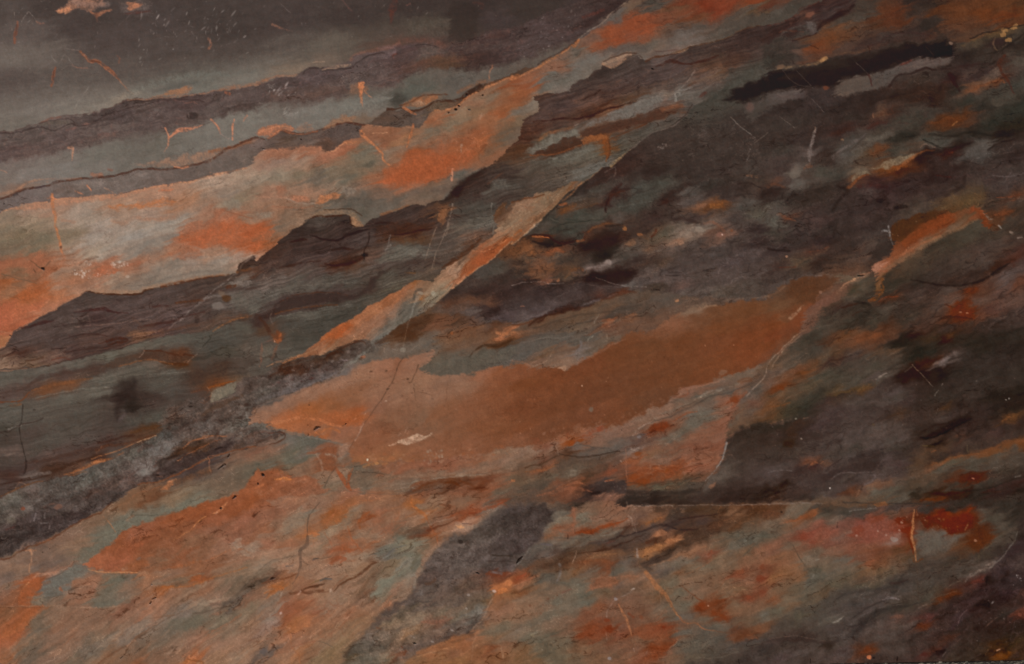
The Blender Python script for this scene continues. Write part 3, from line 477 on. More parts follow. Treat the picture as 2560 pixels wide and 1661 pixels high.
SAMPLES += pts("""E 300,1520,4c3d3a 700,1350,4e403d 900,1250,4d403c 1200,1300,52423f 1600,1200,4e3f3b 1900,1100,4c3c35 2100,1050,4b3b33 900,1400,4c3735 1300,1450,51403d 1500,1500,4f3937 700,1480,52443f 1800,1250,4d3a33 2250,950,45332a 2330,1000,50362b
  2250,1050,65594f 1700,1350,564441 1900,1400,51403a 2200,1250,58534b 2050,1220,594e49 2050,1330,544945 2300,1150,53463f 2000,1450,57453a 2250,1420,4c3c32 2300,1500,505049 
  I 300,60,51423f 600,80,4b3c39 200,200,4f3731 700,180,4e3a37 100,280,695144 300,290,64503f 50,300,76614f 500,230,634a41 1100,70,4f3b37 1000,150,4c3934 900,60,543f39 1300,20,6a4d3a 
  F 150,840,46312a 300,720,3f2f2a 450,620,3e2f2b 650,560,423530 600,500,48403b 800,580,3f302c 500,760,43322e 800,680,40302d 350,850,46342f 100,920,4d3a34 700,780,41312e 950,700,463a39 900,880,40281e 750,920,462a20 1100,680,4b3c38 600,850,4c3a37
  1200,560,40302b 1400,450,42332f 1100,520,40302c 1600,500,402f2a 1350,590,3f281f 1500,620,43291f 1300,660,513628 1600,660,4f3b30 1850,250,3a2923 2000,180,3f2d27 2100,260,43332d 1950,330,413935 2100,380,43423e 1950,450,46413c 2250,200,4a4843 2300,100,41332d
  1730,430,66452e 1750,560,4c3a33 2250,330,473831 2300,420,5a4232 2200,470,55524a 2100,520,57534b 2000,560,58554c 1900,600,5b5145 1800,680,53463e 1650,700,51443b 1850,780,57483d 2050,640,654b3d 2000,720,5c4334 1750,850,54463c 1950,850,4f382a 
  1300,780,54534c 1500,770,4f4d48 1250,860,57544c 1400,830,5b5a52 1600,850,52483f 1500,900,4b3c36 1650,920,503f36 1400,970,4d4039 1250,1000,4f4a40 1600,1000,55483b 1100,850,5b4439 1050,970,55483f 1150,940,53423c
  600,980,564741 900,970,57483d 300,980,57443b 200,1050,5c5049 100,1100,60524a 400,1060,54504a 700,1080,4c4a45 900,1090,4a4843 500,1120,54504a 300,1140,54514b 100,1220,53504b 1050,1080,46382f 1000,1170,47372f 1150,1080,514b42 1200,1150,51483c
  1350,1060,574d41 1300,1120,57503f 500,1220,463735 750,1210,453633 300,1270,483938 600,1270,453430 850,1220,463733 250,1330,4b3932 50,1320,54544e 50,1450,45312c 120,1380,483631 300,1400,4d4c46 500,1370,51504a 700,1330,4c4b46
  900,1300,44443f 600,1430,434440 900,1280,42413c 300,1500,434340 500,1480,424340 1100,1200,49463e 1050,1260,52493d 950,1330,4d4a40 100,1510,543f30
  C 100,1250,4b2f24 150,1130,4d352c 250,920,4d362d 350,960,4d3a35 60,1330,4d3226 40,1420,4f3523 150,1290,46291e 250,1180,4f332a 500,900,4d3a35 300,1080,513d38 600,800,473833 700,760,463631 800,680,44352f 900,650,3e3330 1000,620,453935 1100,590,4a3d39
  1050,550,5d4a3e 1200,600,443935 700,960,5a4138 500,1000,4f3b38 900,880,4c362f 1000,800,533e38 1150,720,4f3e3a 1250,700,433634 1200,800,4d3c38 1350,740,463836 1400,640,4a3c3a 1350,560,5a4a46 1550,560,4a3833 1700,480,45352f 1850,450,44342e 1600,640,4a3c3b
  800,1050,4a2d22 500,1110,4f372e 700,1090,46291f 900,1000,48291d 400,1180,513a31 1100,930,56402f 1200,870,574236 1450,800,57473f 1600,620,4f3d38 1750,560,4d3b34 1900,520,4a392f 2100,420,412f2a 2300,300,3f2e29 2200,360,3d2d29 2000,450,43332e 
  1850,620,543d2f 2000,600,4d352a 1750,680,5b4439 2100,530,47332c 2300,480,4a3a34 2000,640,543a2f 1900,700,604c40 1750,740,5f4d45 1700,800,574a43 1800,790,5d4a40 1950,680,59432f 
  300,1280,58503f 500,1250,5e5b52 400,1320,5f5b50 250,1370,605b50 600,1300,5a4a3d 400,1400,4c3325 600,1330,483326 200,1460,523929 500,1370,4d3527 700,1150,5e4b3f 900,1040,6a4b36 1000,1060,5e5a55 1200,990,5d5a56 850,1100,62422f 700,1140,5f554c
  1100,1030,5f5c57 1300,950,605c57 1400,900,6a5a4c 1350,1000,62564f 700,1240,56402f 1000,1180,513628 1250,1120,4f3324 900,1220,4c3a33 1100,1100,5b4130 1350,1080,5b4130 1500,1000,604032 1500,1060,5a3c2c 1450,950,6a5448 1600,900,5e5953 1550,870,605e59
  750,1300,664327 900,1290,6b4226 800,1290,704324 650,1270,7a4c31 700,1380,5d594d 600,1430,59574d 800,1420,5b5a4d 870,1400,6a421f 400,1480,4f4d45 200,1500,4f493f 1000,1300,4c4a42 1000,1400,4b4940 1200,1220,4a4842 1300,1180,4c4a45 1500,1100,4a4844
  1700,900,56504a 1800,850,504843 1700,960,484441 1850,900,45443f 1950,850,42433f 2100,720,41403c 2200,650,40403b 2050,780,434440 2300,600,453f39 
  D 50,300,3d2925 150,250,402925 300,180,43302b 450,80,3d2624 370,130,55382e 600,60,3e2723 650,130,3d2822 400,250,45413f 330,280,41403d 200,310,3d2d28 500,200,402922 600,100,454444 530,150,443938 100,400,3d3835 250,370,413532 
  200,450,413833 400,330,57402f 600,300,5f402a 450,420,6b3a21 400,480,5f3a29 700,300,58402e 550,350,624027 330,480,57443b 100,530,33312f 200,570,3f3834 50,580,36332f 750,450,4d3a31 900,300,4d3a2f 1100,200,593321 1200,100,5a3220 1050,100,5a3623 800,180,463f37
  850,80,43382f 1250,180,58321f 1000,250,523827 1350,200,45352d 1300,60,4c3225 1400,100,3b312b 1350,30,332c29 1500,60,3a2f27 1600,100,55331d 1500,230,34302d 1450,300,402f2a 1100,330,443833 900,400,412f2a 1200,370,3f2e28 1350,280,3f332e 1600,290,4a3326
  1800,100,5f3a22 2000,130,63381d 2200,60,5c3a22 2200,160,66361c 2300,200,5b3a25 1700,200,5c3a25 1800,250,573a29 1900,300,523b2c 2100,260,4c3a2d 1700,320,45342b 2330,30,533824
I 100,420,55544e;400,370,58554f;700,300,58554e;1000,230,5a5a50;1250,130,5c5a50;1500,110,57554d;1700,70,4f504b;1900,60,4a4b47;2100,60,4c4c48;2300,130,5b5045;2100,180,49473f;2000,130,454745
100,590,58453f;300,500,54423b;600,420,52403a;900,360,4c3a32;1150,250,53493f;1400,220,50382c;1650,240,553423;600,480,6d4a33;400,530,69462f;1400,300,5e5145;1700,310,553a26
300,680,54504a;600,620,56544d;900,560,58564e;1000,430,5a584f;1300,360,55534b;1600,400,504e48;500,800,524d47;800,750,4d4a45;300,800,514e49;1500,480,4c4b46;1600,560,4a4744;1450,800,4a4b47
1180,500,3d3532;1150,620,332a29;1230,680,2f2b2a;1080,650,3b302e;1300,620,3f332f;1450,640,4b3d38;1300,760,443e3b;1100,800,48403d;1000,700,50463f
300,920,50443e;700,880,4d4843;500,980,4f4c48;1000,900,4b413c;1200,860,47423f;800,1000,514945;400,1080,4d4843;50,760,52524e;100,700,56554f;130,850,4e4d49;50,900,45443f;100,960,4a403b;30,1050,48403b;100,1120,5d4c44;60,1200,4b423d;150,1270,4b3f3c
500,1120,54423c;800,1080,52403b;300,1250,4c3a35;600,1180,503d37;1000,1030,4d3a34;1300,950,553d2f;1400,900,55402f;100,1340,4a332d;300,1330,5d504a;50,1450,50403b;700,1230,5c4235;500,1280,4b3429;900,1190,4c3228
1800,420,4a382f;1900,300,4a413a;2100,320,493a31;2300,280,4f433a;1750,650,4e423c;1850,560,4f3d34;1600,780,5c473c;1700,600,4a413c;2000,480,664028;2050,580,66604f;2100,540,666252
J 100,200,5b534a;300,180,4d4c46;500,100,484843;80,300,4f4b45;200,40,62402c;400,60,434440;50,80,4d4c47;300,30,464640
I 2300,520,57473f;2200,600,5a4d45;2000,700,5a4a41;1800,720,524640;1900,800,55453d;2200,850,5e574f;2300,880,5d5f5b;2100,800,56473f;1900,870,5a5452;1700,900,4d3e38;1550,950,454647;1600,870,4b3d36;2200,950,66584e;2000,1000,5c463c;1450,1010,4f4f4d;1350,1060,4c4a47;1250,1100,54544f;1150,1150,53504c;1550,1080,5f5d5c;1700,1020,5a463a;1500,1100,5e5b59;1350,1250,645a55;1330,1300,6a6561;1250,1230,5e524c;1200,1350,5a4540;900,1250,504e4c;700,1350,4b4a4a;500,1400,504b48;800,1380,535552;1000,1300,53504d;1100,1400,57473f;900,1480,55423b;600,1480,4c4745;300,1480,5b4d47;100,1530,5c5850;1300,1400,58453e
1700,1200,433533;1900,1130,433432;2100,1060,433534;1600,1250,463835;1800,1250,4a3c3b;1550,1300,4b3e3e;2300,1040,54443c;1900,1050,4d3829;1750,1100,50382a;2200,1090,5a453a
M 100,50,535350;300,60,5c5450;500,50,48403f;700,50,4f4542;900,30,48403f;1050,0,4a403e;100,150,58504a;300,200,4a4041;500,200,43393a;700,180,463c3e;150,250,4a3e3c;400,300,3f3739;200,400,3c3638;100,480,393436;50,350,443c3c;550,270,443a3b
J 100,560,57524d;300,460,5c4e49;100,460,4a403a;500,400,5a4a45;700,330,52423c;900,200,55473f;800,180,4b382d;600,250,4b372b;300,350,4b3428;450,330,503c33;1000,120,564940;400,500,5b5454;600,420,5b5353;150,640,56504b;800,380,615b59;950,250,67655d
J 200,680,8a6550;500,560,8c664f;800,450,8d6750;1000,380,8e664d;1200,300,8c6049;1100,550,876049;900,600,83593f;700,700,8a5837;500,720,90562f;350,800,a05a35;200,850,9d5e3c;700,800,9b5430;900,780,99502b;600,920,8a5c42;800,930,885943;600,960,9a552e;1100,700,835a45;1300,620,85604a;1500,500,88644c;1500,250,87604b;1600,200,84614e;1350,280,875840;1300,800,7d5740;1200,900,7b5039;1500,800,7a5a44;1700,600,84604a;1900,500,83604a;1800,450,81604c;2100,400,8a5a42;2250,400,824f34;2300,600,7b4b31;2000,700,7f5138;1700,750,80553b;2100,900,7b4d33;1900,950,7d5239;1600,900,7a563f;1400,1000,855a42;1100,1000,83533a;1000,1100,86553b;1300,1080,87573b;1600,1080,84563d;2000,1050,81533b;2300,900,794b31;1000,1180,8a5a3a;1200,1190,8f5f3c;50,780,88634d
K 100,500,744429;100,700,72432b;100,900,74452c;400,400,74432a;400,700,6d422b;400,880,6f452f;700,300,71422a;700,600,6b412b;700,800,70442f;1000,200,6c4229;1000,500,6a422c;950,750,70442d;1300,100,69432b;1300,400,6a422b;1250,620,68442f;1600,100,6c4229;1600,350,6c432b;1900,100,70422a;1900,300,724329;2200,50,733f25;2200,200,774127;2350,100,703f25;30,400,7c4a31;30,1000,7d5039
G 1500,1480,7a4f38;1700,1400,6c4731;1900,1350,6b472f;2200,1350,68442b;2300,1450,6d4028;2000,1500,6d4329;1700,1345,75604d;1500,1450,7a513b
H 100,1180,5d4534;250,1120,573b29;450,1100,583a27;400,1200,5f402c;100,1300,674a33;200,1400,6a4730;50,1480,733f24;300,1450,743f28;280,1380,784028;550,1080,5f4231;550,1030,5a3f30
J 1300,180,6b5c4f;1500,120,64574a;1650,100,60564b;1300,60,5b4330;1100,200,62584e;1700,300,5f5647;1900,280,5c5549;2100,220,565247;2300,180,52504a;2000,120,665040;1800,80,69503c;2200,90,6b4b34;2300,110,50351f;2350,20,9a5c3a;1900,20,6a4a35
K 100,150,56504a;50,200,514f4c;300,100,59534b;500,50,57514a;700,50,565047;300,200,63513f;500,180,6a5140;600,200,6c5f57;850,100,625344;200,290,745847;450,320,7b604d
F 1500,1480,533a28;1700,1480,6a4733;1900,1450,503a2c;2200,1480,553a2a;1400,1530,4f331f;2000,1440,5d453a
G 100,1500,5f4c3d;300,1420,624c3a;500,1400,5c4a3a;700,1350,604c3a;900,1300,5d4a3a;600,1500,615141;800,1480,5e4c3f;1100,1300,50443a;1200,1200,594a3d;1000,1380,4f4238;1200,1360,554539;1400,1250,564a40;1300,1420,644b3c;1000,1480,66493a;900,1460,784630;1100,1430,6a4a37
G 1000,50,3f2a24;1300,80,382b27;1600,60,39302d;1900,50,3d3432;2200,60,3f3733;2300,150,443830;800,150,3f2c26;650,230,3b3230;800,220,41403d;950,220,463f3b;1000,260,44241b;900,350,402a25;700,350,4d3d31;500,420,5c3f2a;600,330,4a443e;1200,200,404443;1400,150,3f423f;1200,300,404341;1100,380,3d403e;1450,300,3f2d27;1500,250,40302b;1650,250,4c4846;1700,320,4d4543;1850,200,353230;1900,250,3a3130;2100,200,3b302d;2000,300,413736;1900,360,6b4426;1750,370,694a37;400,480,3d403d;600,500,3d4542;800,480,414541;900,430,484741;1000,480,4c433d;300,540,4a433b;200,600,4a4139;400,600,363c3a;550,620,3b4341;700,540,44443f;600,660,3d403d;150,680,443025;300,660,5f3721;350,720,2f2623;300,700,3a2c28;500,700,3c2620;700,650,4b3024;850,550,4c3529;950,600,3e312b;900,700,36241e;700,740,331f1a;1000,680,3a2620;1100,520,49382f;1200,560,43332d;1300,500,3d2d29;1250,600,40302a;1100,720,5d4639;1100,760,544b42;850,820,2b2421;800,900,332c29;900,800,2c2a28;770,950,5b4c47;880,890,6a5a54;700,950,54463f;1000,850,43403c;1100,850,4a423d;1150,880,3e302c;850,1020,2f1f1c;1000,1000,35241f;750,1050,321f1b;1000,1080,3a2c2b
1500,480,40332e;1700,500,463734;1600,560,605448;1650,620,726052;1750,580,6f6255;1550,700,7a5c49;1900,600,5e4438;1950,650,6d4f42;1850,700,5b463c;1400,640,58503f;1300,620,5b4736;1300,760,5f4838;1400,750,5c4b41;1500,750,564740;1700,750,493e3a;1900,800,48403f;2100,700,453b38;2100,500,473e3c;2200,350,464442;2300,430,545045;2300,600,3c3032;2250,740,3a2e2e;2200,820,4a4040;2000,900,4b4041;1700,850,473d3b;1600,900,4b3f3b;1400,900,503f33;1250,900,4a3830;1800,1000,4f423c;2000,1050,524541;2300,950,4c403d;2200,1150,51463f;1500,1000,4a4243;1300,980,574740;1600,1100,5a4640;1400,1080,5a4a45;1100,1100,504d4d;1250,1060,4b4343;1700,1180,564a44;2000,1180,55493f;1300,1160,46392f
100,760,664630;200,800,6a4832;400,790,73452e;150,850,57483a;60,900,4e3b30;250,950,6f4a36;300,900,65493a;300,1030,654a38;400,850,53483d;500,870,443930;550,960,55402f;100,1000,3d332d;500,1040,4d4034;350,1080,6a4638;200,1080,382825;100,1130,3a2c2a;400,1130,372b2a;700,1130,3a2f30;300,1200,3e3234;600,1180,44393a;900,1150,473a38;200,1250,3f3434;50,1300,42383a;250,1340,4a4044;450,1280,4b4041;700,1270,473a37;500,1340,3f2720;800,1230,4b3029;1000,1170,553325;250,1400,42281f;100,1420,524646
F 1800,1180,40322e;2000,1080,463832;2150,970,474340;2250,950,48453f;2330,820,5c3d28;2100,1150,3d2c28;2300,1050,3c302c;2300,1200,3b2b29;1800,1280,55392b;2000,1270,5c3f2f;2200,1260,563c2f;2200,1340,382826;2100,1340,40302d;1900,1330,5a453a;2000,1370,584c48;2300,1400,4a3f44;2150,1440,544743;1700,1330,5c4a3f;1550,1380,5d4632
D 200,980,352d2c;400,1000,3a3030;300,1100,3b3432;150,1150,3b3432;700,1000,332b2a;600,1050,362d2b;800,1100,37302d;500,950,3b3335;1000,950,352925;1200,900,36271f;1400,850,3b2920;1500,900,38261d;1400,750,40342c;1300,700,433834;1600,850,38271f;1250,800,403029;1600,720,3d3430;1550,960,3b2a22;1100,1050,513528;1050,1000,4a3830;1200,1050,3c2a22;1000,1150,46302a;900,1000,352a27;1300,1040,433e38;1300,1100,3d3d38;1500,1060,3f3b37;1700,1100,5b351c;1650,1150,57331e;1800,1050,4f3524;1850,1130,4e3526;1600,1200,4c3626;1400,1120,3b3b36;1100,1180,413b35;1300,1250,2f312e;1200,1300,2e302d;1000,1250,443f37;950,1300,554e44;1100,1250,4b453d;900,1340,51473f;800,1300,44413f;750,1350,464645;700,1450,4b4a4a;1000,1400,613d26;1050,1380,593b28;900,1430,514535;1200,1380,434038;1250,1450,55493a;1400,1340,504033;1500,1300,3d4341;1600,1350,464a48;1700,1250,38332d;1900,1250,2e2d2a;2100,1150,2b3230;2200,1100,2f3432;2300,1150,2e2d26;2000,1000,2f302e;2300,1000,2d3432;2200,1250,2c231d;1900,1320,413f3d;2000,1350,4a4846;1950,1450,444445;1800,1350,2f2824;2200,1350,3a302d;2300,1450,3a2f2e;1500,1430,33221d;1700,1420,40211a;1400,1500,34211d;1600,1500,3a2c29;1300,1500,5f3720;600,1480,3e302a;500,1250,3b2d29;450,1350,38302e;700,1200,402923;100,1300,3c322e;150,1420,3d3936;100,1500,463a37;300,1300,3a302f;400,1400,554945;550,1400,3d302b
1700,600,2f2522;1720,720,3a2320;1850,680,4a3a33;1900,720,443330;2000,660,3d2f2d;2100,680,55463c;2000,780,624836;1900,830,6b4630;2100,760,5d3a25;2150,600,442d24;2300,580,4d473f;2250,540,473a31;2200,700,4a3128;2300,780,3d403d;2350,700,413d39;1950,900,3f3c37;2100,880,3c3c38;2150,950,454139;1750,850,33302c;1850,950,333733;1800,520,322a28;1900,480,342d29;2000,560,3a3430;1800,420,443a31;1950,400,4b4030;2050,400,3d3329;2150,330,53432c;2200,300,5b4a30;2130,400,3a2a28;2280,350,40382f;2250,430,332a27;2350,400,352f2b;2300,480,3a342e;1850,600,382a27;2000,500,3a322c
H 100,50,443836;250,60,5a5048;270,170,53504d;150,150,4a3c37;50,150,533a2f;50,250,362926;400,100,4d4038;500,60,43443f;650,90,3f3f3c;850,80,605747;800,130,65452f;900,130,50312a;1000,130,3f2727;1150,200,3a2626;1100,20,6a4022;1200,30,4d2a1b;700,180,352c2a;500,220,352e2a;400,300,38302c;200,300,352e2c;100,400,494541;50,520,4d4d48;200,480,54392e;250,550,3f3533;500,500,4a3835;400,450,423635;600,400,37302f;800,300,3a302f;900,260,453837;1000,350,372c2c;800,450,3b3131;1100,300,40302f;1300,200,3a2d2d;1500,100,372825;1700,80,372927;1900,50,3f3431;2100,100,403635;2300,60,3c3432;2250,100,4a403f;2200,180,443937;1600,250,3c2f2c;1800,200,42342e;1900,230,4e4036;1500,350,4b3e35;1400,400,4a3e35;1700,350,55442f;1750,400,564029;1850,350,5a4a2f;1950,300,56452e;2100,260,42352f;2300,280,5a3a2b;2200,310,4a352b;2100,350,41352c;2300,350,4b3e35
600,600,36302f;500,700,33292b;700,550,3d3331;900,550,3a2f2e;1000,500,3b302e;1050,600,3b3332;300,650,3b3436;200,700,37302f;100,650,423c38;50,600,413f3b;100,780,3f3435;900,650,443936;800,700,3a302d;700,780,3b2e29;500,780,46332c;400,800,4f372e;350,880,463a2f;300,900,574838;500,900,3d2d26;700,850,47372e;850,750,4b3a32;950,720,52433a;900,850,5a453a;1050,720,3d3431;1080,800,3b322e;1000,830,382e29;800,950,5a4234;700,980,573f31;100,950,46342e;100,1050,453935;300,1000,4a3c34;50,1130,50443f
1200,550,4c321f;1350,520,4f3520;1250,640,50341f;1450,470,4a3421;1600,440,4b3423;1650,480,7a3b1f;1500,550,733a1f;1400,620,713a1e;1600,560,6c3a24;1300,720,6a3a22;1250,780,733f27;1200,850,7d4429;1100,900,7d482f;1050,930,8a5b47;1000,960,855847;1080,980,7f4632;1300,800,7d4a32;1700,490,7c3d20;1900,430,6f4028;1950,410,7d3f28;2030,500,6c351f;2050,560,69351d;1850,470,5d4a33;1800,500,5c4732;2200,440,613a26;2150,460,553a28;2350,420,3f3329
1900,510,5c4833;1750,570,6a5440;1550,680,6c573f;1400,780,6b543f;1300,860,6a523c;1200,900,6a513c;1050,1010,70553a;1040,1100,5d4529;1000,1200,6a3f23
1900,600,494336;1700,700,433b2f;1500,800,443a2f;1300,950,4d3f31;1200,1000,4f3d2e;1100,1080,3c362d;1200,1080,37342c;1300,1020,44392d;1400,1080,36302b;1600,1000,40352f;1800,900,4a3c33;2000,800,4b3b33;2200,700,4a3a32;2100,650,43392f;2300,600,42362d;2000,900,4a3d36;2100,950,3e2a21;1900,1030,392b25;1700,1090,3a2b24;2300,850,4f3129;2300,950,50403c;2200,1050,564743;2350,1100,5c3a2d;2200,1150,574039;2000,1150,53382c;1900,1160,5b2f1d;1700,1150,4b3d35;1500,1150,3e2f29;1300,1150,3f3029;1400,1200,4a3a33;1150,1230,4e3325;1250,1300,3d322b;1100,1350,463e35;1300,1400,3f3830;900,1250,40382f;800,1150,47402f;900,1100,52483a;850,1050,5e5140;700,1180,5d4436;600,1220,664639;750,1250,54483b;500,1280,654438;850,1300,38332d;700,1300,432f27;600,1400,453c32;900,1400,36332e;750,1480,3f3a31;500,1480,4f463a;400,1400,65493c;350,1380,6a483a;450,1330,6a4a3c;1100,1500,4d3325;1000,1450,403a30;1500,1400,48362d;1400,1500,4a352c;1600,1300,55433a;1750,1300,632b16;1850,1350,652f19;1800,1400,5a2b17;1700,1250,5c4439;2000,1250,5a443a;2100,1350,583a32;2000,1420,5a3628;2200,1300,5a4139;2300,1250,5a433a;2300,1400,463833;2200,1450,3d332f;2000,1500,3b302b;1700,1480,40332d;2300,1530,332f2c;1900,1480,413128
K 1900,480,6b5648;2100,430,6a5848;1800,530,745443;1650,560,7a5545;2000,560,5c544a;1800,600,5e5548;1600,640,6b5a4b;1400,750,7c5f4d;1300,850,77614f;1150,900,785b49;1000,930,7a5a4a;900,920,74594a;700,980,835645;500,1000,84563c;550,1030,85431f;650,1010,7d4527;300,1070,7a4a38;100,1100,7d6250;200,1100,7b6552;50,1200,78604d;400,1080,745a4a;600,1080,66584f;800,1040,755a4a;900,1100,5d5349;1000,1050,5f564d;700,1130,5c5047;500,1160,543929;600,1200,5a4a3e;400,1200,5c4638;200,1230,6a5442;300,1200,6b4636;350,1260,7a4c36;450,1240,5a4a3d;700,1230,5c4a3c;550,1300,645848;400,1350,5e5545;300,1350,584b3c;100,1350,62513f;50,1400,6a5a47;200,1450,55493c;450,1380,734936;700,1350,4f3b2c;600,1420,6e4430;500,1470,7a4a36;350,1500,5f4637;200,1520,5a483c;800,1280,5c4334;850,1180,584639;750,1480,362927;900,1400,433a39;1000,1420,423a3a;900,1460,3e3331;920,1520,7b5545;1000,1350,5e4638;950,1280,6d4a3a;1000,1200,5f4a3f;900,1300,7a4230;1100,1000,634e44;1150,1050,5e473f;1200,960,5b4d4a;1130,1090,7b675c;1200,1030,61473b;1350,890,733520;1300,920,7a3d28;1450,860,6d3a28
1500,850,745745;1700,780,665e51;1800,800,645b4e;1700,850,645a4d;1600,920,605646;1500,980,635a4c;1400,1000,6a5d4d;1900,750,6f5443;1950,650,7b5341;2070,630,783d27;2100,560,754c3a;2150,540,6c5546;2200,600,62544a;2300,560,5a4f44;2250,660,66473a;2050,700,7a5343;2100,750,66503f;2200,730,5f4d3f;2000,800,7b4f3d;1900,900,7c4f3c;1800,950,78513f;1850,1050,784a39;1950,950,7a5443;1700,1080,774a39;1800,1200,80533f;1700,1180,7d523f;1600,1130,74503f;1400,1150,6f5a4a;1300,1150,75573f;1500,1060,745140;1300,1080,71503f;1450,1200,755847;1300,1200,795543;1150,1180,82492f;1120,1250,864a33;1200,1300,81452b;1150,1350,7d3d1f;1230,1380,783a1f;1400,1300,823f22;1500,1260,803f24;1600,1230,78452f;1700,1260,854e3a;1800,1280,83533f;1500,1340,764429;1400,1380,6a4a36;1300,1400,5e4435;1600,1380,5f4834;1700,1350,6a4532;1800,1320,6a4c3c;1150,1420,5d4535;1200,1450,54453a;1400,1440,54503f;1600,1420,4f4539;1700,1400,50463b;1850,1340,574c43;1300,1500,40352f;1600,1490,3f3730
J 950,1280,645848;1050,1300,6a5847;1200,1280,82563f;1400,1280,87553f;1600,1250,86523d;1800,1240,86543f;2000,1200,84563f;2200,1150,836049;2300,1100,7d624c;2300,1200,7f624f;2100,1280,7b604c;1900,1330,7c6654;1700,1340,77604d;1500,1350,7a5b47;1200,1380,735c48;1000,1400,6b5a47;1000,1450,6e6352;1300,1420,77624f;1400,1440,6f6150;1600,1400,6d4430;1800,1390,6a4028;1850,1430,5a3524;2000,1390,724a36;1700,1440,664f40;1500,1470,60483a;2100,1400,6f4331;2200,1420,7d503a;2300,1400,795540;2050,1440,66351f;2200,1470,7d4c35;2300,1500,625645;1900,1500,7a4f3b;1600,1500,754f3c;1300,1530,8a5f42;1100,1520,89593f;900,1510,8a5843;1500,1530,7d4f3a
700,1020,87634e;820,1070,856450;780,1150,7a5a49;700,1100,7c4d38;600,1120,804d38;650,1200,7e4c33;700,1250,7f4c33;560,1100,815642;500,1150,7a6655;550,1250,7e5b45;450,1250,7a5e4a;600,1320,7f644e;750,1350,836a54;700,1420,7c6a55;650,1450,6f604b;780,1180,736656
50,860,5a5a52;150,915,5c5650;50,950,604a40;200,950,5f4a40;350,960,655e55;450,1000,5c5e55;550,1030,5a5c54;400,1100,60604f;300,1130,64604f;200,1180,6d5f4c;100,1150,735a47;200,1080,785a49;50,1060,6a5347;50,1120,7c5442;100,1220,655e4d;300,1200,646250;400,1200,62624f;50,1270,5f5a4a;200,1275,6a4a36;400,1270,7a5f49
M 1000,100,77604a;800,200,745b47;1200,60,75573f;1400,20,6d4a34;1600,30,7b6850;1700,60,6d6b58;1500,130,6b6a59;1300,200,6b6857;1150,250,6a6a59;1000,350,6a6655;900,450,686452;750,550,6d6250;700,450,80654f;550,400,745b4b;400,450,6b564a;300,550,735c4e;500,600,6a574c;150,500,72584a;50,600,7a6251;150,650,7d6350;350,650,6f5d51;60,750,705d52;200,700,7a6352;450,720,8a6350;650,600,77604f;700,680,66645a
900,550,98563a;850,620,97553a;1000,460,8a4d32;1100,400,8b4f33;1300,320,87503a;1500,210,854d33;1700,130,8c4d2f;1900,100,8d4c2d;2100,100,8c4d30;2300,50,904e2d;2000,200,8a5037;2300,200,885541;2200,350,835642;2000,300,805541;1700,300,834f35;1400,450,824f35;1200,500,8c4d33;1100,600,95533a;1400,600,7d5943;1600,450,835139;1500,560,7a5a42;1800,400,7c5840;1700,560,824f36;1900,500,7e5841;2000,480,855f4a;2100,480,8a634d;2200,420,877060;2300,480,87705c;2250,560,88644e;2000,600,83583f;1700,650,875538;1300,640,8f5536;1850,650,855a40;1600,720,82604b;1500,760,7d6551;1700,780,735f49;1850,740,904f2d;1550,830,8f5028;1750,820,85553b;1900,700,7d5540
2100,680,83664f;2300,650,7a6650;2250,720,75634f;2000,750,7d6650;2200,800,6f5f4c;2330,820,5a4c3e;1800,850,7f654f;1600,880,8a644d;1900,860,865f47;2000,900,7f634f;1400,800,8d644a;1350,750,8f6347;1200,760,726353;1050,780,696552;1000,850,6c6452;950,950,6f6553;1000,980,6d6655;1100,900,746352;1200,850,7d6450;900,830,8c5f49;800,900,8a5f49;700,950,85604a;850,760,8b6049;700,780,8a6048;600,750,6c6a5f;500,760,626560;450,820,5e5f5a;480,880,605d55;600,850,6e6558;400,920,6f6655;330,950,736753;500,960,75614f;650,920,83604b;350,800,8f4c2b;280,900,8f4f30;300,770,9a5030;230,850,8c5336;150,900,80533a;80,960,7a5039;50,900,7d5a48;100,820,75604f;200,980,8a4f33
100,1050,79533a;300,1050,8a4f33;150,1150,8c5134;250,1100,98552f;130,1220,9c5a35;80,1280,9a5538;160,1310,9a5538;50,1340,95573c;300,1200,75624d;200,1350,7f664f;400,1100,71614e;350,1250,6c6050;100,1400,8d6248;50,1480,8a5c3f;250,1400,6b5d4c;350,1450,66594a;500,1050,7d6450;600,1150,80604b;700,1250,835f49;500,1300,7d624f;700,1100,7d5f4b;900,1080,7c5f4b;600,1400,7f624e;800,1200,7f624e;900,1300,76634f;800,1400,6e5f50;900,1400,6f6354;700,1500,70624f;500,1500,7a6150;1000,1350,7a6a58;1100,1250,836852;1200,1100,856450;1150,1040,7a5442;1400,1030,91664f;1450,1100,8b6650;1300,1200,7d6a59;1200,1280,78685a;1100,1420,7a604b;1400,1200,75685a;1400,1300,72604f;1600,1200,6c6253;1800,1150,67614f;1500,1350,71614f;1700,1080,75675a;1900,980,80705c;2000,950,8a6c58;2200,980,66594d;1900,1050,6c6050;2100,1100,716853;2300,1050,756650;2350,950,775744;2000,1200,6f6553;1900,1280,85604a;1800,1350,886450;2100,1250,806a55;2200,1200,7b6853;2350,1150,88684f;2000,1400,886853;1600,1400,7c6451;1700,1450,86664f;1500,1480,745946;1300,1450,755a45;1300,1530,80533a;1000,1480,826046;1800,1510,9a5c3a;2000,1500,8a6a50;2200,1350,8a6a54;2200,1500,88705a;2350,1400,8b6b52
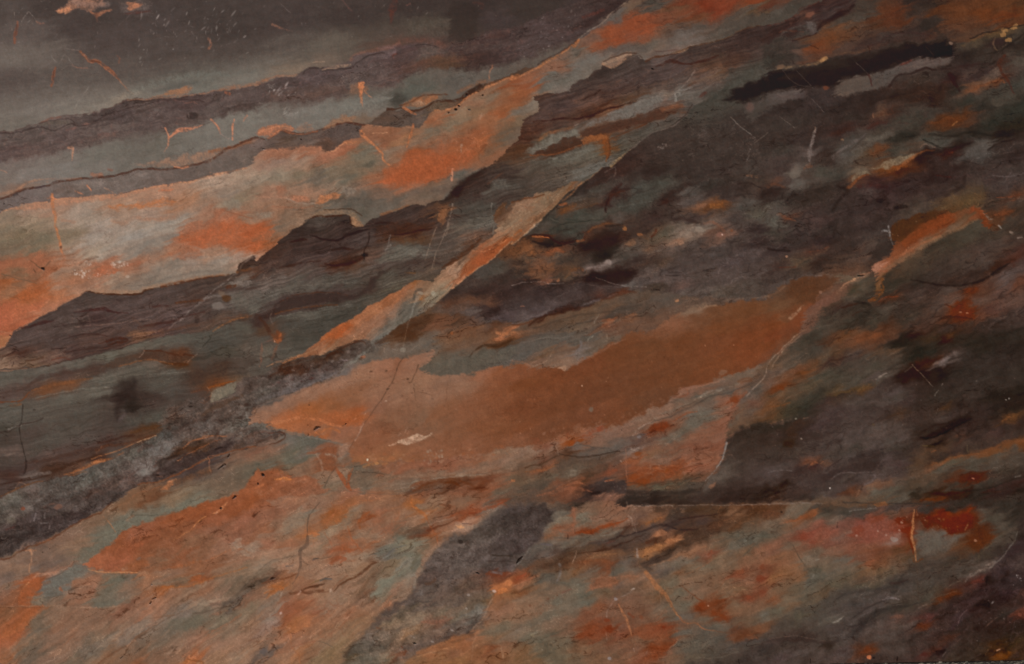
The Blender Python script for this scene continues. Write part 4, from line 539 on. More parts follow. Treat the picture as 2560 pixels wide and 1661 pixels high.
N 150,150,855843;50,50,885036;250,80,885f4a;350,40,93654b;500,80,8a6650;450,150,756a58;200,250,85654f;100,300,88583f;300,350,86674f;350,250,82705b;300,420,8f5f45;100,430,905f48;150,500,8d6c55;300,550,8c7159;100,620,88745f;50,700,776652;200,650,8f6a52;300,600,917059;100,750,6b4a3a;300,720,8a5f45;150,850,8f5a36;80,900,7d6450;200,830,935a30;100,1000,776756;50,1100,806654;150,1100,7f6f60;150,950,7a6655;60,1250,826656;150,1180,8a6f60;60,1350,7d6350;100,1430,62554d;150,1530,84664f;250,1280,8f684e
600,60,866550;600,150,84634c;550,230,83624b;500,320,9a6038;560,260,8d5f42;700,180,8d5530;800,120,935429;900,50,8f5a38;1000,20,8f6045;900,130,7d6a55;800,230,796852;700,300,857058;600,350,80705a;560,420,8f6f58;620,430,7d6c55;600,500,8a6f58;750,400,86604a;760,580,8f4f33;820,480,914f31;850,380,8f5533;780,480,8c5038;900,430,856049;1000,200,854426;950,170,82674f;1100,80,85624a;1100,200,87573f;1200,120,885942;1200,300,855a44;1050,250,8a644d;1000,330,7d6650;950,380,85634b;1100,350,816a54;1050,430,8c573a;1150,420,7d6855;900,520,8c7059;850,620,8d735b;700,650,8c705a;600,620,8a6a52;1000,550,86725c;1050,600,6f523f;950,650,86694f;1300,200,826049;1400,150,866750;1300,60,82604a;1450,50,955c30;1530,120,905a33;1590,170,945a35;1500,200,8a6c55;1600,60,7d6650;1700,40,856850;1650,130,775f48;1750,200,7b5a46;1600,230,826a55;1500,280,65503f;1450,330,5f4a3b;1600,300,6f3a28;1350,320,6d5b48;1300,400,6a6a58;1200,480,656558;1250,520,635f55;1150,560,7a6a58;1400,430,757057;1500,450,777560;1450,550,6f705d;1300,620,77684f;1400,600,757060;1500,500,726b57;1350,700,75735f;1500,620,646150;1250,700,786650;1200,800,71725f;1150,830,72715d;1100,740,705a47;1000,800,6f553f;1030,880,6d4f3c;1300,780,776c58;1400,750,7d7361;1300,860,856450;1200,900,79705a;1150,950,7a6a55;1250,980,8c5f45;1400,880,7d6652;1100,980,855f47;1050,930,7a5f4c
1650,330,8a5232;1690,420,7a4f35;1600,450,74604c;1700,430,856853;1600,530,826650;1550,620,7d5f4c;1480,740,7e6a58;1900,50,765a45;1800,80,7a4f38;2000,120,83452d;2100,100,87533d;2280,50,7d3d28;1950,170,85492f;2150,130,7c6a5a;2200,50,645749;2350,30,564d41;2200,150,655a4e;1900,270,9a7058;1950,300,8d6a55;1850,310,88684f;2050,240,84705e
1800,450,63554d;1950,400,504640;2100,350,554b45;2250,300,4d4440;2330,230,403a3a;2350,400,4d4343;2200,480,544945;1750,550,5d504a;1650,650,5d504a;1600,750,5c4a43;1900,550,5f544f;2000,650,5b4f48;2200,600,4d4441;2350,600,453c3a;2000,520,5f524d;2150,580,584e4d;2250,670,58504f;2350,640,5a4f50;1800,750,5f5049;1600,850,5d4f46;1550,950,5d5047;1700,900,625047;1900,850,5d4c3f;2000,800,5e4a3f;2100,750,61463a;2200,720,6b3a2c;2300,720,6d4031;2200,800,63483a;2100,900,665547;1900,950,65554a;1750,980,66564a;2000,1000,6a5947;2130,950,66563f;1500,900,5e524c;1400,970,574b47;1300,1030,53453f;1250,1060,5a4c44;1200,1080,5d4f47;1350,1080,5c4f41;1100,1180,5b4f45;1150,1150,604d42;1400,1060,655846;1300,1130,766850;1500,1120,7a6a55;1250,1180,7d654d;1400,1180,7d6a55;1550,1000,6a5a4d;1700,1080,6f634f;1600,1150,775847;1700,1160,7a5747;1900,1100,6d6250;1850,1180,67584d;2000,1130,666057;2080,1060,67655d;2100,1130,5c4f47;1950,1230,5d4f45;1800,1270,594a41;1600,1250,74604f;1700,1300,6a5447;1500,1300,6d5c4b;1450,1250,7f6448;1600,1340,6c5a4d;1850,1290,563f34;2000,1240,57473f;1700,1350,614f45;1500,1370,5f5048
1050,1280,675a4f;1100,1400,655a4c;1000,1380,5e554a;1000,1500,625b4c;1150,1500,6c6250;1250,1380,6f5a48;1200,1280,6d5e4f;950,1430,5f574a;1350,1450,6f4a38;1250,1500,77674f;900,1500,635640;850,1430,4f4336
1800,1350,8a5a38;1900,1320,8f5b38;1950,1380,8d5a3a;1700,1400,8d5f40;1600,1440,8b5c3c;1500,1490,7a5c40;1700,1500,855f3f;1850,1450,83593f;2040,1300,8f6045;1450,1530,82603f;1900,1520,85603c
2250,950,83583c;2200,1000,805a40;2300,1050,85604a;2350,900,84603f;2280,860,a35f33;2330,780,a86439;2200,1100,80604a;2120,1190,82624a;2150,1250,6d5f4b;2300,1200,70644f;2250,1300,755d45;2100,1350,7c583d;2150,1430,7b4a32;2050,1450,80573a;2300,1380,7d5a42;2250,1480,7d5538;2340,1500,7a5a3f;2350,1300,756350
400,1000,8a5238;300,1000,8a5842;350,1100,905538;300,1050,8d573f;450,950,886048;500,1130,955f3f;600,1000,8a6a52;550,1070,885540;700,1000,866c57;800,920,826a54;750,1080,8a6850;850,850,856650;700,920,8b705a;600,900,8a6a50;550,1200,8d6448;400,1200,9a6037;350,1180,9a6038;450,1300,8a6049;300,1350,8a6048;350,1250,8f5f48;600,1300,886a50;500,1250,8a654d;750,1250,866a50;700,1150,8b644a;850,1100,8d5f45;900,1200,846448;950,1100,855f45;800,1350,7d674a;600,1400,806850;500,1450,846248;400,1450,8f5f3d;300,1450,8c6a52;250,1500,8b654a;700,1450,7a6648;600,1500,7c684b;850,1250,80664c;950,1000,7d604c;900,1280,84664c
O 50,100,4b4242;200,200,463d3c;100,300,4b4242;300,130,423938;200,60,433935;100,450,4a4041;30,400,484040;600,60,3f352d;50,550,504845;900,50,76523f;850,90,7d5a45;1000,100,7f5843;700,100,725a47;450,150,5c5248;500,180,6c6552;400,250,6d6250;450,300,7c5b45;560,150,804f38;560,250,82523a;650,180,6b6553;680,230,6a6352;800,180,785847;900,200,785946;800,230,725c4a;450,270,7f4a34;700,310,7a321a;900,250,8a4a2e;600,310,7a4e3a;450,340,6d5f4e;350,360,72533f;600,380,5f5749;700,380,5f5445;850,310,6a6252;950,300,6c5f50;1050,220,7f5f4c;1000,280,6a5647;1100,130,6f5545;1100,260,53382d;1200,110,6a4f3f;1200,180,6d5143;1300,200,6f5440;1150,200,604a40;1250,230,7d5236;1350,190,785037;1100,30,36302e;1300,40,342b28;1500,80,46362a;1600,30,3c2f28;1800,30,40332e;2000,30,382b27;2300,20,382c26;1400,110,523d2f;1700,100,4d3a2a;1900,120,513c2c;2050,150,6d4f39;2200,100,543928;2300,130,503624;1600,180,46352c;1500,160,463a31;1750,230,4a3832;1500,230,42332f;1900,250,54392a;2100,260,5a3f2c;1300,250,4d4240;1200,310,54463f;1450,270,4a3a37;1600,300,4d392f;1700,330,47362a;1800,300,4d3a2f;1650,400,4d3a2e
1000,350,4d4239;900,430,50443f;700,420,62584b;400,400,6a5f52;300,440,5f5a52;200,480,58524b;500,420,675f50;400,480,524037;500,500,4d3a2f;600,480,533c2c;300,540,5f534c;150,540,554c47;100,600,54493f;250,600,5a4434;400,600,4f3c2e;300,650,5a4030;600,600,694a35;500,620,533a2a;800,430,4f403a;850,480,4f3629;700,470,5d4837;1000,460,493a34;1100,400,4d3d34;1200,350,4f403a;1100,480,5a463a;900,530,6f4f38;800,540,73543c;1000,520,6a4e39;700,590,6f422a;850,610,6b432f;1380,320,8b5a40;1450,400,86583a;1300,470,835b39;1250,500,875a38;1230,530,84603f;1500,390,85583a;1300,380,533a2c;1550,450,4a372a;1450,500,46362c;1300,570,4a3a33;1250,620,493a32;1400,560,503f35
200,700,5d5142;50,750,87442b;100,720,8a4a30;300,760,585347;50,820,8c6045;150,850,745a42;50,880,7d4f32;350,780,5b5449;500,700,6a5743;600,680,745438;550,780,655e4d;680,790,605d4e;650,850,6c6553;750,680,665849;900,650,70432e;1050,620,60564c;1000,680,5d584a;1100,680,655a4d;1100,560,5f5145;1150,600,5f4a3d;950,780,83543b;850,800,84573f;780,800,80503a;1100,740,805a42;1250,730,80604a;700,880,5f5e4e;550,900,6a5f4d;450,880,6f5a48;400,950,6a6351;300,1000,735f4c;100,950,7d654f;200,1000,7c624c;50,1050,7f6048;250,870,6c5a47;100,1120,7a5f49;350,1080,6a614f;500,1000,6d6250;650,980,626050;600,1050,705f4d;400,1150,75604d;500,1150,735a47;200,1150,6a5f4d;50,1250,6f604f;150,1300,6a6350;300,1320,625c4a;250,1400,655d4a;100,1430,75583c;50,1500,73573b;350,1450,625a47;500,1350,655b48;200,1530,70583d;450,1500,665c47;600,1500,6b5a45;550,1250,6f5643
850,880,64543f;1000,800,66554a;1100,850,6a5443;900,980,715140;1100,950,6f5241;800,1020,7a4b34;1000,1050,735442;700,1080,754b38;750,1200,783f28;700,1250,7a3c25;850,1150,764a38;900,1220,72311d;1000,1280,784634;800,1300,7a4530;950,1150,6f5140;1000,1200,735040;1150,1100,6c4c3a;1250,1150,6d4f3d;1200,1250,78452f;1300,1200,7a4631;1400,1220,7a3a26;1350,1280,7d472f;1430,1300,75462f;1200,1350,70543f;1350,1400,77381f;1300,1480,7a4028;1420,1380,733d27;1150,1420,70503f;1000,1400,735240;800,1380,6f533f;700,1400,70563f;900,1480,6a523f;1050,1500,755540;800,1500,735740;1200,1500,784b38;1500,1480,6f5642;1450,1450,705241
1400,620,6a5d4f;1500,560,755945;1600,550,7d5a42;1700,510,7d5a43;1500,640,66604f;1650,600,68604f;1400,680,65554a;1380,720,55493f;1500,700,645645;1600,700,73523a;1700,680,6c5a46;1800,520,78503f;1900,450,6a5844;2000,350,5c5343;2100,330,5f5848;2200,400,555347;2050,450,615a4b;1900,550,716049;1850,510,7a4332;2200,500,68543f;2350,350,585445;2300,500,7b5641;2200,570,775640;2000,620,705c47;1800,630,6c614d;1700,760,725c47;1500,800,6d644f;1400,830,6a5f4a;1650,790,755b47;1400,900,705037;1300,800,7a5a42;1550,900,69614d;1700,900,735a47;1900,750,755842;1800,800,765a45;2100,700,784432;2000,800,705943;2200,720,755340;2350,650,754432;2330,750,75392a;2200,800,77543f;2350,870,743f2f;2200,920,733d2d;2100,850,71583f;2000,900,705a45;1900,980,6d3a24;1780,1000,77371f;1880,1070,73371f;1960,1110,723a25;1700,950,6c5b48;1600,1000,64604f;1500,1000,675c4a;1400,1000,6c5a49;1500,1100,655746;1600,1100,62584c;1800,1100,625a4a;1900,1180,5f594b;2100,1000,6f5a45;2200,1050,705540;2300,1000,71543f;2350,1100,605a4c;2200,1150,64523f;2050,1050,70553f
1600,1250,5d574b;1700,1350,5c5547;1550,1380,605647;1800,1250,5b5449;1900,1330,555047;1950,1250,5b5043;2100,1230,633f2f;2150,1280,653f2c;2300,1220,6d4a34;2200,1280,6a3f2a;2000,1400,544b42;2200,1350,4c4742;2350,1300,4f473f;1700,1480,5c5243;1850,1450,50493f;2000,1500,463e38;2200,1480,443c3a;2330,1400,3c3737;1750,1520,63503f;1650,1430,5c5548
P 100,30,3c302b;300,30,3d322d;500,20,584838;700,30,5d4a3a;1000,30,55493b;1200,20,534d42;1400,20,4f3a2c;1550,20,5a331e;1800,50,38332f;2000,60,35312e;2200,80,343331;2350,100,302f2e;1700,80,37332f;1500,90,3a3735;1350,80,403936;1200,85,463c38;1000,75,74492e;900,95,5d4431;600,90,55402f;450,90,45403a;550,130,403c35;700,140,44413a;900,110,4b443d;100,90,5b3f2c;50,140,633f2c;200,110,665949;300,130,655c4c;350,180,7a4a2f;250,210,765038;430,140,7d4a2c;500,180,5b5243;100,230,6a5a48;50,300,605343;300,250,6f5646;600,200,655547;500,260,7a4a3e;700,250,70473e;400,330,7f4238;330,360,78382d;550,330,834c40;450,400,744636;600,400,73463a;700,340,705347;850,300,7a3a2f;900,230,75403a;1000,200,73392a;1000,280,82463d;950,350,7d4238;1100,250,764035;1100,350,7d4a40;1000,400,7b4a3b;1230,220,6c2a1b;1200,300,7a3328;1290,280,6f2517;1310,350,6f2719;1250,400,6e3e30;1180,380,786a60;1150,150,614a3c;1250,140,5f4032;1450,180,54281c;1550,180,662413;1620,150,7a2b12;1650,220,712511;1700,280,6b2612;1800,220,782a12;1800,170,76290f;1850,260,5c2616;1750,310,632513;1880,220,5c2a19;1950,300,4a2c1f;2000,350,552e1d;1950,380,5c2f1c;1900,400,5c331e;1980,440,57341f;2050,340,55301f;1900,480,553825;1500,240,54372a;1400,250,573d31
1450,330,595449;1600,350,5c574e;1550,420,5b554a;1750,380,594e43;1400,430,575049;1500,500,5a5146;1650,470,594c3f;1800,430,5a3f2c;1850,530,4f3e31;2000,150,4b453b;2100,200,4c473c;2200,250,4e473d;2150,350,4d463a;2100,420,4f453a;2250,350,46403a;2200,430,463d36;2050,520,453b31;2150,500,3c3432;2300,200,383633;2350,350,36302f;2300,450,372c31;2200,540,382c34;1950,560,443c34
100,480,774f3d;50,450,7a513f;200,450,655645;150,550,77543c;50,600,825a40;150,700,7b5537;50,750,7c5536;200,650,7f5a40;280,750,76563c;330,600,6a5d4c;400,560,6d604f;450,500,655645;600,500,735342;550,580,645746;700,580,625a4d;550,650,665846;700,650,645747;800,480,75493a;900,500,724836;1000,500,6f4230;950,600,784530;850,580,72493a;1050,600,704a33;1100,520,6b4532;900,680,6f5239;1000,700,67523b;1150,650,5f4a3a;1200,560,604836;1290,450,703a22;1300,560,53412f;1200,480,5f442f;800,650,645747;750,720,5d5443;900,760,5f4c3d;600,720,5f5647;480,750,5a5749;400,770,56554b;450,670,54503f;650,800,56503f;850,820,544d3d;1000,800,534a3b;1100,720,5b4f3e
100,850,6f5a43;50,870,735742;250,850,625643;350,880,5c5545;200,950,665946;80,950,7a4b33;100,1050,5f5a49;250,1000,6a533e;400,950,5a5041;500,900,5d4c39;350,1050,524a40;550,1000,4a4540;700,900,48433f;850,870,4a4544;1000,850,464242;1150,830,3d3936;1250,800,3c3736;1350,740,47413d;1400,640,4a3f36;1350,580,55483c;1550,620,4a3f37;1700,600,43392f;1850,620,4a413a;1700,660,4a3f37;1500,720,453c36;1600,750,4a413b;1800,690,47403a;2000,640,5a4d43;1900,720,564a42;2070,620,5a4a42;1750,770,473b33;1500,800,4a453f;1400,870,4a4239;1200,880,43403f;1350,930,4c4138;1550,870,4d3f31;1600,940,52301f;1750,890,552f1d;1450,940,45423a;1300,1000,403932;1100,930,544a48;1200,950,4d433d;1050,1000,4a4240;1200,1020,3a3633;900,1050,4a4140;1000,1080,3c3837;800,1000,433f40;700,1050,4a4341;950,1120,353234;850,1200,393539;750,1150,4a4443;1100,1060,464340;1300,1030,454037;1450,1000,524439
600,1150,565047;500,1100,4f4a43;300,1100,56503f;200,1150,4f463d;100,1200,4c423a;400,1180,4d443d;600,1220,4b4240;300,1230,463a33;700,1250,463f3e;500,1300,4a423d;650,1350,4c433f;800,1320,46403f;300,1300,403430;150,1300,463934;50,1320,4a3c38;200,1360,423a36;100,1400,463d39;400,1400,4a413d;550,1370,393029;300,1450,4d4340;100,1500,4d4040;500,1450,4c403b;700,1430,4d4140;700,1500,4c3f3c
1000,1200,52453f;1150,1150,55453f;1200,1120,5c3f34;1300,1100,4d3d37;1250,1180,564840;1150,1280,4f4541;1350,1200,4a3d38;1450,1180,5a3020;1480,1130,543030;1400,1280,403633;1000,1320,4d443f;1100,1380,473e3a;1250,1360,453c38;950,1410,63301c;1000,1400,4f3526;850,1400,54382b;1000,1480,463935;1200,1450,473c38;1400,1450,463b36;1450,1460,4d2a27;1550,1410,4f2f26;1600,1430,33262a;1500,1350,433530;1600,1280,43312c;1650,1300,472d24;1700,1400,403631;1500,1500,463832;1700,1480,43382f
1600,1100,3a2d29;1700,1000,3b2e2d;1550,1030,40342f;1800,1100,3f3033;1750,1180,403035;1850,1150,382f2d;1800,900,3b2f2e;1900,950,433030;1950,770,552c29;1900,780,50302a;1850,830,45302d;2000,870,37292b;2100,700,382d30;2200,650,3c3036;2250,600,423636;2350,600,4a3d3a;2300,700,3a2f32;2200,780,332b30;2300,800,332c2f;2050,740,2c2523;2100,950,322627;2050,980,2b2320;2200,900,3c2b30;2350,900,4a332e;2340,1080,5a332a;2250,1000,3d2c27;2200,1080,33302f;2150,1150,3f2d28;2050,1100,382a27;1950,1050,3d2a29;2000,1200,352825;2100,1250,352a26;1900,1250,3d312d;1850,1320,3c302a;2300,1200,332a27;2200,1320,3a2e24;2300,1350,3f3323;2100,1380,44301d;2200,1450,5c3818;2150,1470,5a3819;2050,1430,4a331f;2300,1450,3f2f26;2350,1380,403025;1950,1430,3d322a;1800,1430,3d332e;1900,1490,3c332c;2000,1500,3c2f26;1700,1250,3f332d;1600,1200,45342f
L 50,50,773d25;200,30,6c3c27;50,180,70412c;150,120,6a4632;250,60,624432;30,300,66503d;100,260,58483a;300,100,474136;400,60,3f3b33;350,180,4c4338;450,150,433f38;600,60,53392a;700,40,64432b;850,60,6a4029;1000,40,6c4028;750,100,634330;1000,100,5a3b2b;900,150,583f31;650,200,55402f;800,230,483a35;600,270,43302a;500,230,514436;400,300,604530;300,350,6a432f;330,380,6a3f22;200,400,664633;200,300,554a3d;80,380,5f4d42;50,480,654c3f;130,520,69371d;150,450,6a4833;300,450,5f4633;100,600,5f4a36;50,680,66452c;250,560,544636;400,500,524735;500,420,48453a;700,350,473f35;600,400,49463b;800,450,4b453b;900,300,4b423a;1000,220,544334;1100,250,51453a;1000,330,484339;1150,200,54402f;1200,130,282926;1250,60,2b2723;1100,60,54392b;1350,30,382119;1300,120,2b2a26;1500,60,403223;1650,70,3b1f15;1700,30,4a3320;1500,130,33302a;1400,200,262927;1500,180,292d2b;1600,180,3b2f27;1550,260,3d2417;1450,280,45291a;1650,270,6a5d5a;1600,290,5a4640;1350,350,35221a;1300,400,33221b;1450,370,301d16;1600,340,2b211c;1550,420,32251f;1650,400,292321;1250,470,37261f
1700,150,383029;1800,60,332e28;1900,100,302d28;2100,50,302d2a;2000,150,2f2c28;2300,30,33302d;2200,150,312c2a;2350,150,302b29;1800,250,35302e;2000,280,36312f;2200,280,352f2d;1800,380,33302e;2100,400,37322f;2300,400,37322f;1700,480,372f2c;1900,480,3b3532;2200,500,38322f;2350,550,2d2a27;2150,600,2c2926;2300,650,302723;1700,620,35312e;1600,560,36302c;1900,620,3a322e;2100,720,2b2726;2300,720,2b2724;2250,800,5a3f26;2200,820,4d3526;2350,850,3d2d27;2000,750,3a2e2b;1650,700,4a3624;1550,720,40322b;1800,700,3d302b;2000,900,3c302c;2200,900,3a302c;2350,930,40332c;2200,1000,4a3a33;2300,1010,634025;2100,940,4a3530
100,760,4a4230;200,720,443f30;50,780,5a3f2a;350,680,3a3b34;450,630,3d3b34;300,760,32342f;150,840,33332e;400,720,36332e;50,880,37302a;600,600,4a382b;650,580,54442c;550,640,45342f;700,560,40332b;850,520,54442b;900,540,5a4128;1000,430,51443f;1050,410,575047;950,470,473c31;1100,480,433733;1000,550,493d3a;1200,560,4a4040;800,620,4a3f3a;900,640,493f3b;1100,650,493f3b;1200,620,46413d;600,750,473938;700,780,473a38;500,850,473838;800,760,4a3f3d;1050,720,443733;900,800,463a36;1100,780,45352e;1200,780,4a3729;1300,650,403331;1400,550,3a2e29;1400,650,3b302b;1350,800,41332e;300,830,402f26;200,930,3f2d22;200,1040,3b2a19;100,960,3f312b;350,900,3d302d;450,950,423531;300,1000,40332f;300,1130,463b35;100,1100,433935;500,1050,4a3f3c;700,950,4d413e;900,880,4c403d;1000,900,51453f;1050,950,55463f;850,960,4c4240;1200,900,4d413c;1250,1000,4c403d;1000,1050,504542;1150,1030,4b4440;700,1050,4b413e;800,1080,45403c;600,1130,48403b;1200,1100,423d38;1000,1130,3f3636;850,1180,3d3331;1000,1180,3d3332;750,1150,484242;900,1270,3a2f2d;1000,1250,3f3330;1100,1200,4d4040;1200,1250,493837;1250,1150,3c3331;1350,1080,403531;1400,950,3b3028;1500,880,40352f;1700,870,2b211e;1800,830,2a211d;1600,940,2b1f1c;1500,980,2e211d;1450,900,3a2f2b;1600,800,453a36;1700,760,3e3331;1750,940,40302a;1850,870,3b2c28;1600,1040,30231d;1550,1060,403124;1500,1030,46352b;1700,1030,483a31;1800,1000,4d352b;1650,1070,4d3a2c;1500,1100,55402f;1400,1100,49392f;1850,1050,4b3d34;1750,1100,40312c;1900,1000,3c302d;1950,1080,45382f
400,1220,6a4230;500,1220,5d4435;300,1280,40302d;450,1240,3f2d2c;150,1250,4a3f3c;50,1300,4d4242;250,1350,453835;100,1380,443733;50,1480,31231a;150,1420,3a291f;250,1500,473630;100,1530,4a352a;400,1400,453937;600,1250,483c3a;700,1250,4a3d39;600,1320,3f3333;700,1280,433634;800,1280,3d3230;800,1360,433834;750,1340,49403d;900,1330,4a403f;850,1430,4b3e3c;600,1430,443a38;450,1500,443a38;650,1500,473d3c;550,1520,544946;750,1500,553527;780,1480,5a3a2b;950,1390,5c4a42;1050,1330,514441;1100,1290,4d423f;1200,1330,483b38;1000,1410,63493d;1100,1410,6a4a38;950,1440,6f5140;850,1510,604a3a;1000,1480,595345;1100,1500,545043;1200,1450,4f453a;1200,1390,56453a;1350,1270,504032;1400,1200,54402f;1400,1330,5d4a3a;1500,1290,664937;1600,1230,70482d;1450,1150,4f3e31;1600,1170,3f332c;1750,1180,6a432c;1900,1140,66432c;2050,1110,6a452c;2100,1080,67442a;1800,1100,43342d;2000,1060,44352e;2200,1050,6a4529;2350,1010,664126
1700,1220,55503f;1900,1180,534e42;2100,1150,53493c;2300,1100,53463a;1700,1260,50493e;1900,1250,4b473d;2100,1220,4f473d;2300,1200,4c4238;1550,1300,554839;2200,1270,453e35;2350,1280,423a32;1800,1320,513527;1900,1340,4a2118;2000,1330,4f2418;1750,1380,4f2d20;1900,1380,51291a;2100,1320,4a3a31;1650,1370,4c3d31;1500,1370,554436;1400,1400,514435;1300,1450,4d4235;1500,1430,473f34;1700,1440,433c33;1950,1430,3b3934;2100,1380,403a33;2300,1340,3d3530;2350,1380,3a2d29;2200,1400,3c302c;2050,1450,36332f;1800,1440,40362b;2300,1430,3a2824;2100,1480,3f2822;1650,1500,3b2114;1500,1500,3c2a1e;1350,1510,383026;1800,1490,3a2419;2000,1500,33302d;2200,1480,362927;2350,1500,2d2a27;1900,1530,302d2a
G 300,300,74634a;200,400,7d6750;100,500,81684f;50,600,7f674d;150,350,80604a;400,280,6f5a43;550,220,6b4a30;650,150,66503f;750,80,4f4f48;800,20,555755;300,450,76543a;30,650,80502f;100,600,7d5a40;200,480,7d6247
F 2330,560,7d6a52;2280,650,8a6448;2320,720,9a4f26;2200,800,8f4a2a;2100,850,8d472c;2150,880,8a4527;2000,900,92522f;1950,870,8c745c;1880,950,8f735b;1800,1000,93725a;1950,980,954f2e;2010,960,8f4a28;1750,1060,8f6b50;1850,1080,9a5f40;1700,1150,86745a;1650,1200,7f775f;1550,1220,85674a;1600,1270,77705a;1500,1130,7d5f47;1480,1070,86552f;1400,1150,8a5a40;1300,1200,915835;1200,1250,965936;1100,1330,94613f;1000,1400,935c3d;1200,1380,8d6248;1050,1500,8e6249;900,1450,975833;830,1500,9c4e28;750,1520,8d5434;1300,1350,7b6150;1300,1420,6a6052;1400,1330,625a4d;1350,1460,5a584d;1470,1270,57564d;1450,1350,5a5850;1250,1500,5f5d55;1150,1480,87614b;1200,1530,70604f;1560,1330,685a4b
J 700,20,9a4f28;780,20,a34e26;720,60,984a24;600,100,8a5a40;800,80,85583c;650,150,80654d;550,150,83593f;900,60,835d42;1000,40,8a6047;1100,20,7d6450;500,180,80543a;400,220,855536;900,20,886048;1150,60,63625d;750,110,7d6248
""")
paint_beds()
# ---------------------------------------------------------------- stone pattern: patches, veins, streaks and flecks
# A: charcoal bed with orange veins, mauve band below
Q("A 520,110 560,80 620,40 680,-10 900,-10 1000,40 900,70 840,112 760,92 680,88 600,130", "8a604c", .9, 26, 4, part=('orange_patch', 'tan orange bar at the top edge of the charcoal bed'))
Q("A 520,108 570,82 640,70 650,110 600,132 540,120", "b0704c", .8, 22, 3)
S("A 680,20 800,40 900,50 1000,40", 50, "7a6058", .6, 30)
S("A 840,110 900,140 960,115 1030,95", (16, 34, 34, 14), "8f5a40", .85, 14)
S("A 895,130 905,210", (40, 8), "6d4536", .8, 14)
Q("A 1150,20 1350,10 1400,110 1180,130 1110,80", "6a5a55", .55, 60, 5)
Q("A 1165,45 1200,22 1330,35 1300,62 1255,90 1215,98", "9a6044", .9, 18, 3, part=('orange_patch', 'small orange T shaped spot at the top edge'))
S("A 1170,128 1280,118 1410,100", (10, 34, 10), "55302c", .85, 12)
S("A 165,200 150,300 135,400", (10, 34, 22), "7a4836", .85, 10, part=('vein', 'short rust vein near the left edge of the charcoal bed')); S("A 155,230 148,330", 10, "4e3430", .6, 6)
S("A 130,90 135,160", 6, "7a716c", .5); S("A 200,205 240,140 275,115 340,205", 8, "7a716c", .6, 6); S("A 335,200 365,218 410,220", 12, "80503f", .8, 6)
S("A 600,450 740,470", 7, "75605a", .6); S("A 745,480 830,565 890,565 930,590 1000,640 1060,690 1112,752", (20, 40, 30, 34, 38, 34, 12), "804c36", .92, 9, 3, part=('vein', 'thick orange vein slanting down to the right in the charcoal bed'))
S("A 760,495 835,580 895,580 1000,655 1090,735", 6, "a06a50", .55, 5); S("A 850,565 920,585", 18, "4c2c22", .6, 8)
S("A 1112,752 1180,830 1245,872", 12, "8c6048", .75, 8)
S("A 520,630 495,710 480,800", (18, 36, 22), "7d4a36", .9, 9, part=('vein', 'short rust vein left of the slanting one')); S("A 505,660 492,740", 10, "4c302a", .7, 6)
S("A 480,525 540,600 605,508 665,590 690,625", 8, "767069", .55, 6); S("A 675,605 700,628 820,634", 11, "8a5a48", .75, 6)
S("A 1090,515 1112,545 1108,580", 14, "7a4a38", .8, 7); S("A 1940,365 1960,410 1945,455", 26, "7d4f3c", .8, 12); S("A 1615,515 1625,545", 8, "6d4438", .7)
S("A 560,290 500,360", 6, "6a625f", .5); S("A 1100,240 1240,110", 6, "645c5a", .4); S("A 690,1010 830,800", 7, "827a72", .5, 6)
S("A 1220,850 1400,790 1600,735 1850,690 2060,680", (60, 80, 60, 50, 20), "646d68", .5, 50)
S("A 1420,860 1650,800 1830,770", (20, 50, 20), "47494a", .45, 40); S("A 1860,690 2100,690 2380,660", (20, 60, 30), "5a6260", .5, 40)
S("A 1060,920 1180,880 1300,860", 60, "7d7262", .5, 40)
Q("A 1400,905 1600,845 1780,800 1785,855 1650,890", "92603f", .75, 26, 4, part=('orange_patch', 'thin orange lens above the mauve band'))
S("A 0,1228 110,1222 390,1140 560,1085 800,1062 1000,1010 1200,928", 12, "5c413c", .75, 10, 4); S("A 1190,932 1430,918 1750,890 2050,840 2380,792 B 0,770 180,718 380,700", 16, "86604c", .8, 12, 4)
S("A 1200,945 1450,930 1750,905", 10, "3a2b29", .7, 8, 4); S("A 2050,835 2200,800 2380,775 B 100,740", 34, "8a5f45", .6, 16, 4)
S("A 390,1140 480,1105 560,1090", 26, "7b5247", .7, 12); S("A 380,1160 520,1140 650,1150", 34, "5c5346", .6, 16); S("A 360,1150 500,1120 640,1110 700,1150", 9, "40302e", .7, 6)
S("A 0,1240 150,1235 340,1190 480,1210 560,1190 660,1150 760,1180 900,1120 1000,1060 1150,1020 1400,960", 12, "3c2d2d", .75, 8, 5)
S("A 760,1160 840,1150", (10, 24, 10), "80564c", .7, 8); S("A 620,1210 700,1190", 20, "704843", .7, 10); S("A 920,1250 1000,1250", 30, "6c4a46", .6, 14)
S("A 1400,950 1600,930 1800,930 1900,950", 14, "3d2a2a", .6, 8, 4); S("A 1720,960 1790,950 1830,970", 10, "7d5045", .7); S("A 2100,860 2130,870", 28, "8a4c38", .8, 12)
B("A 1790,1075", 34, 60, 80, "3b302f", .8, .3, .5); B("A 1460,1030", 30, 20, 0, "5f5a5a", .5); S("A 1750,1050 1760,1090", 10, "6f6260", .5)
LACE("A 0,1230 600,1090 1300,950 2380,820 2380,1000 1800,1150 1000,1290 0,1460", "7a5048", .55, 22, 2.6, 14, .10, 60)
LACE("A 0,1230 600,1090 1300,950 2380,820 2380,1000 1800,1150 1000,1290 0,1460", "382a2a", .6, 26, 3.2, 14, .09, 60)
LACE("A 0,1230 600,1090 1300,950 2380,820 2380,1000 1800,1150 1000,1290 0,1460", "75686a", .4, 18, 2.2, 20, .08, 60)
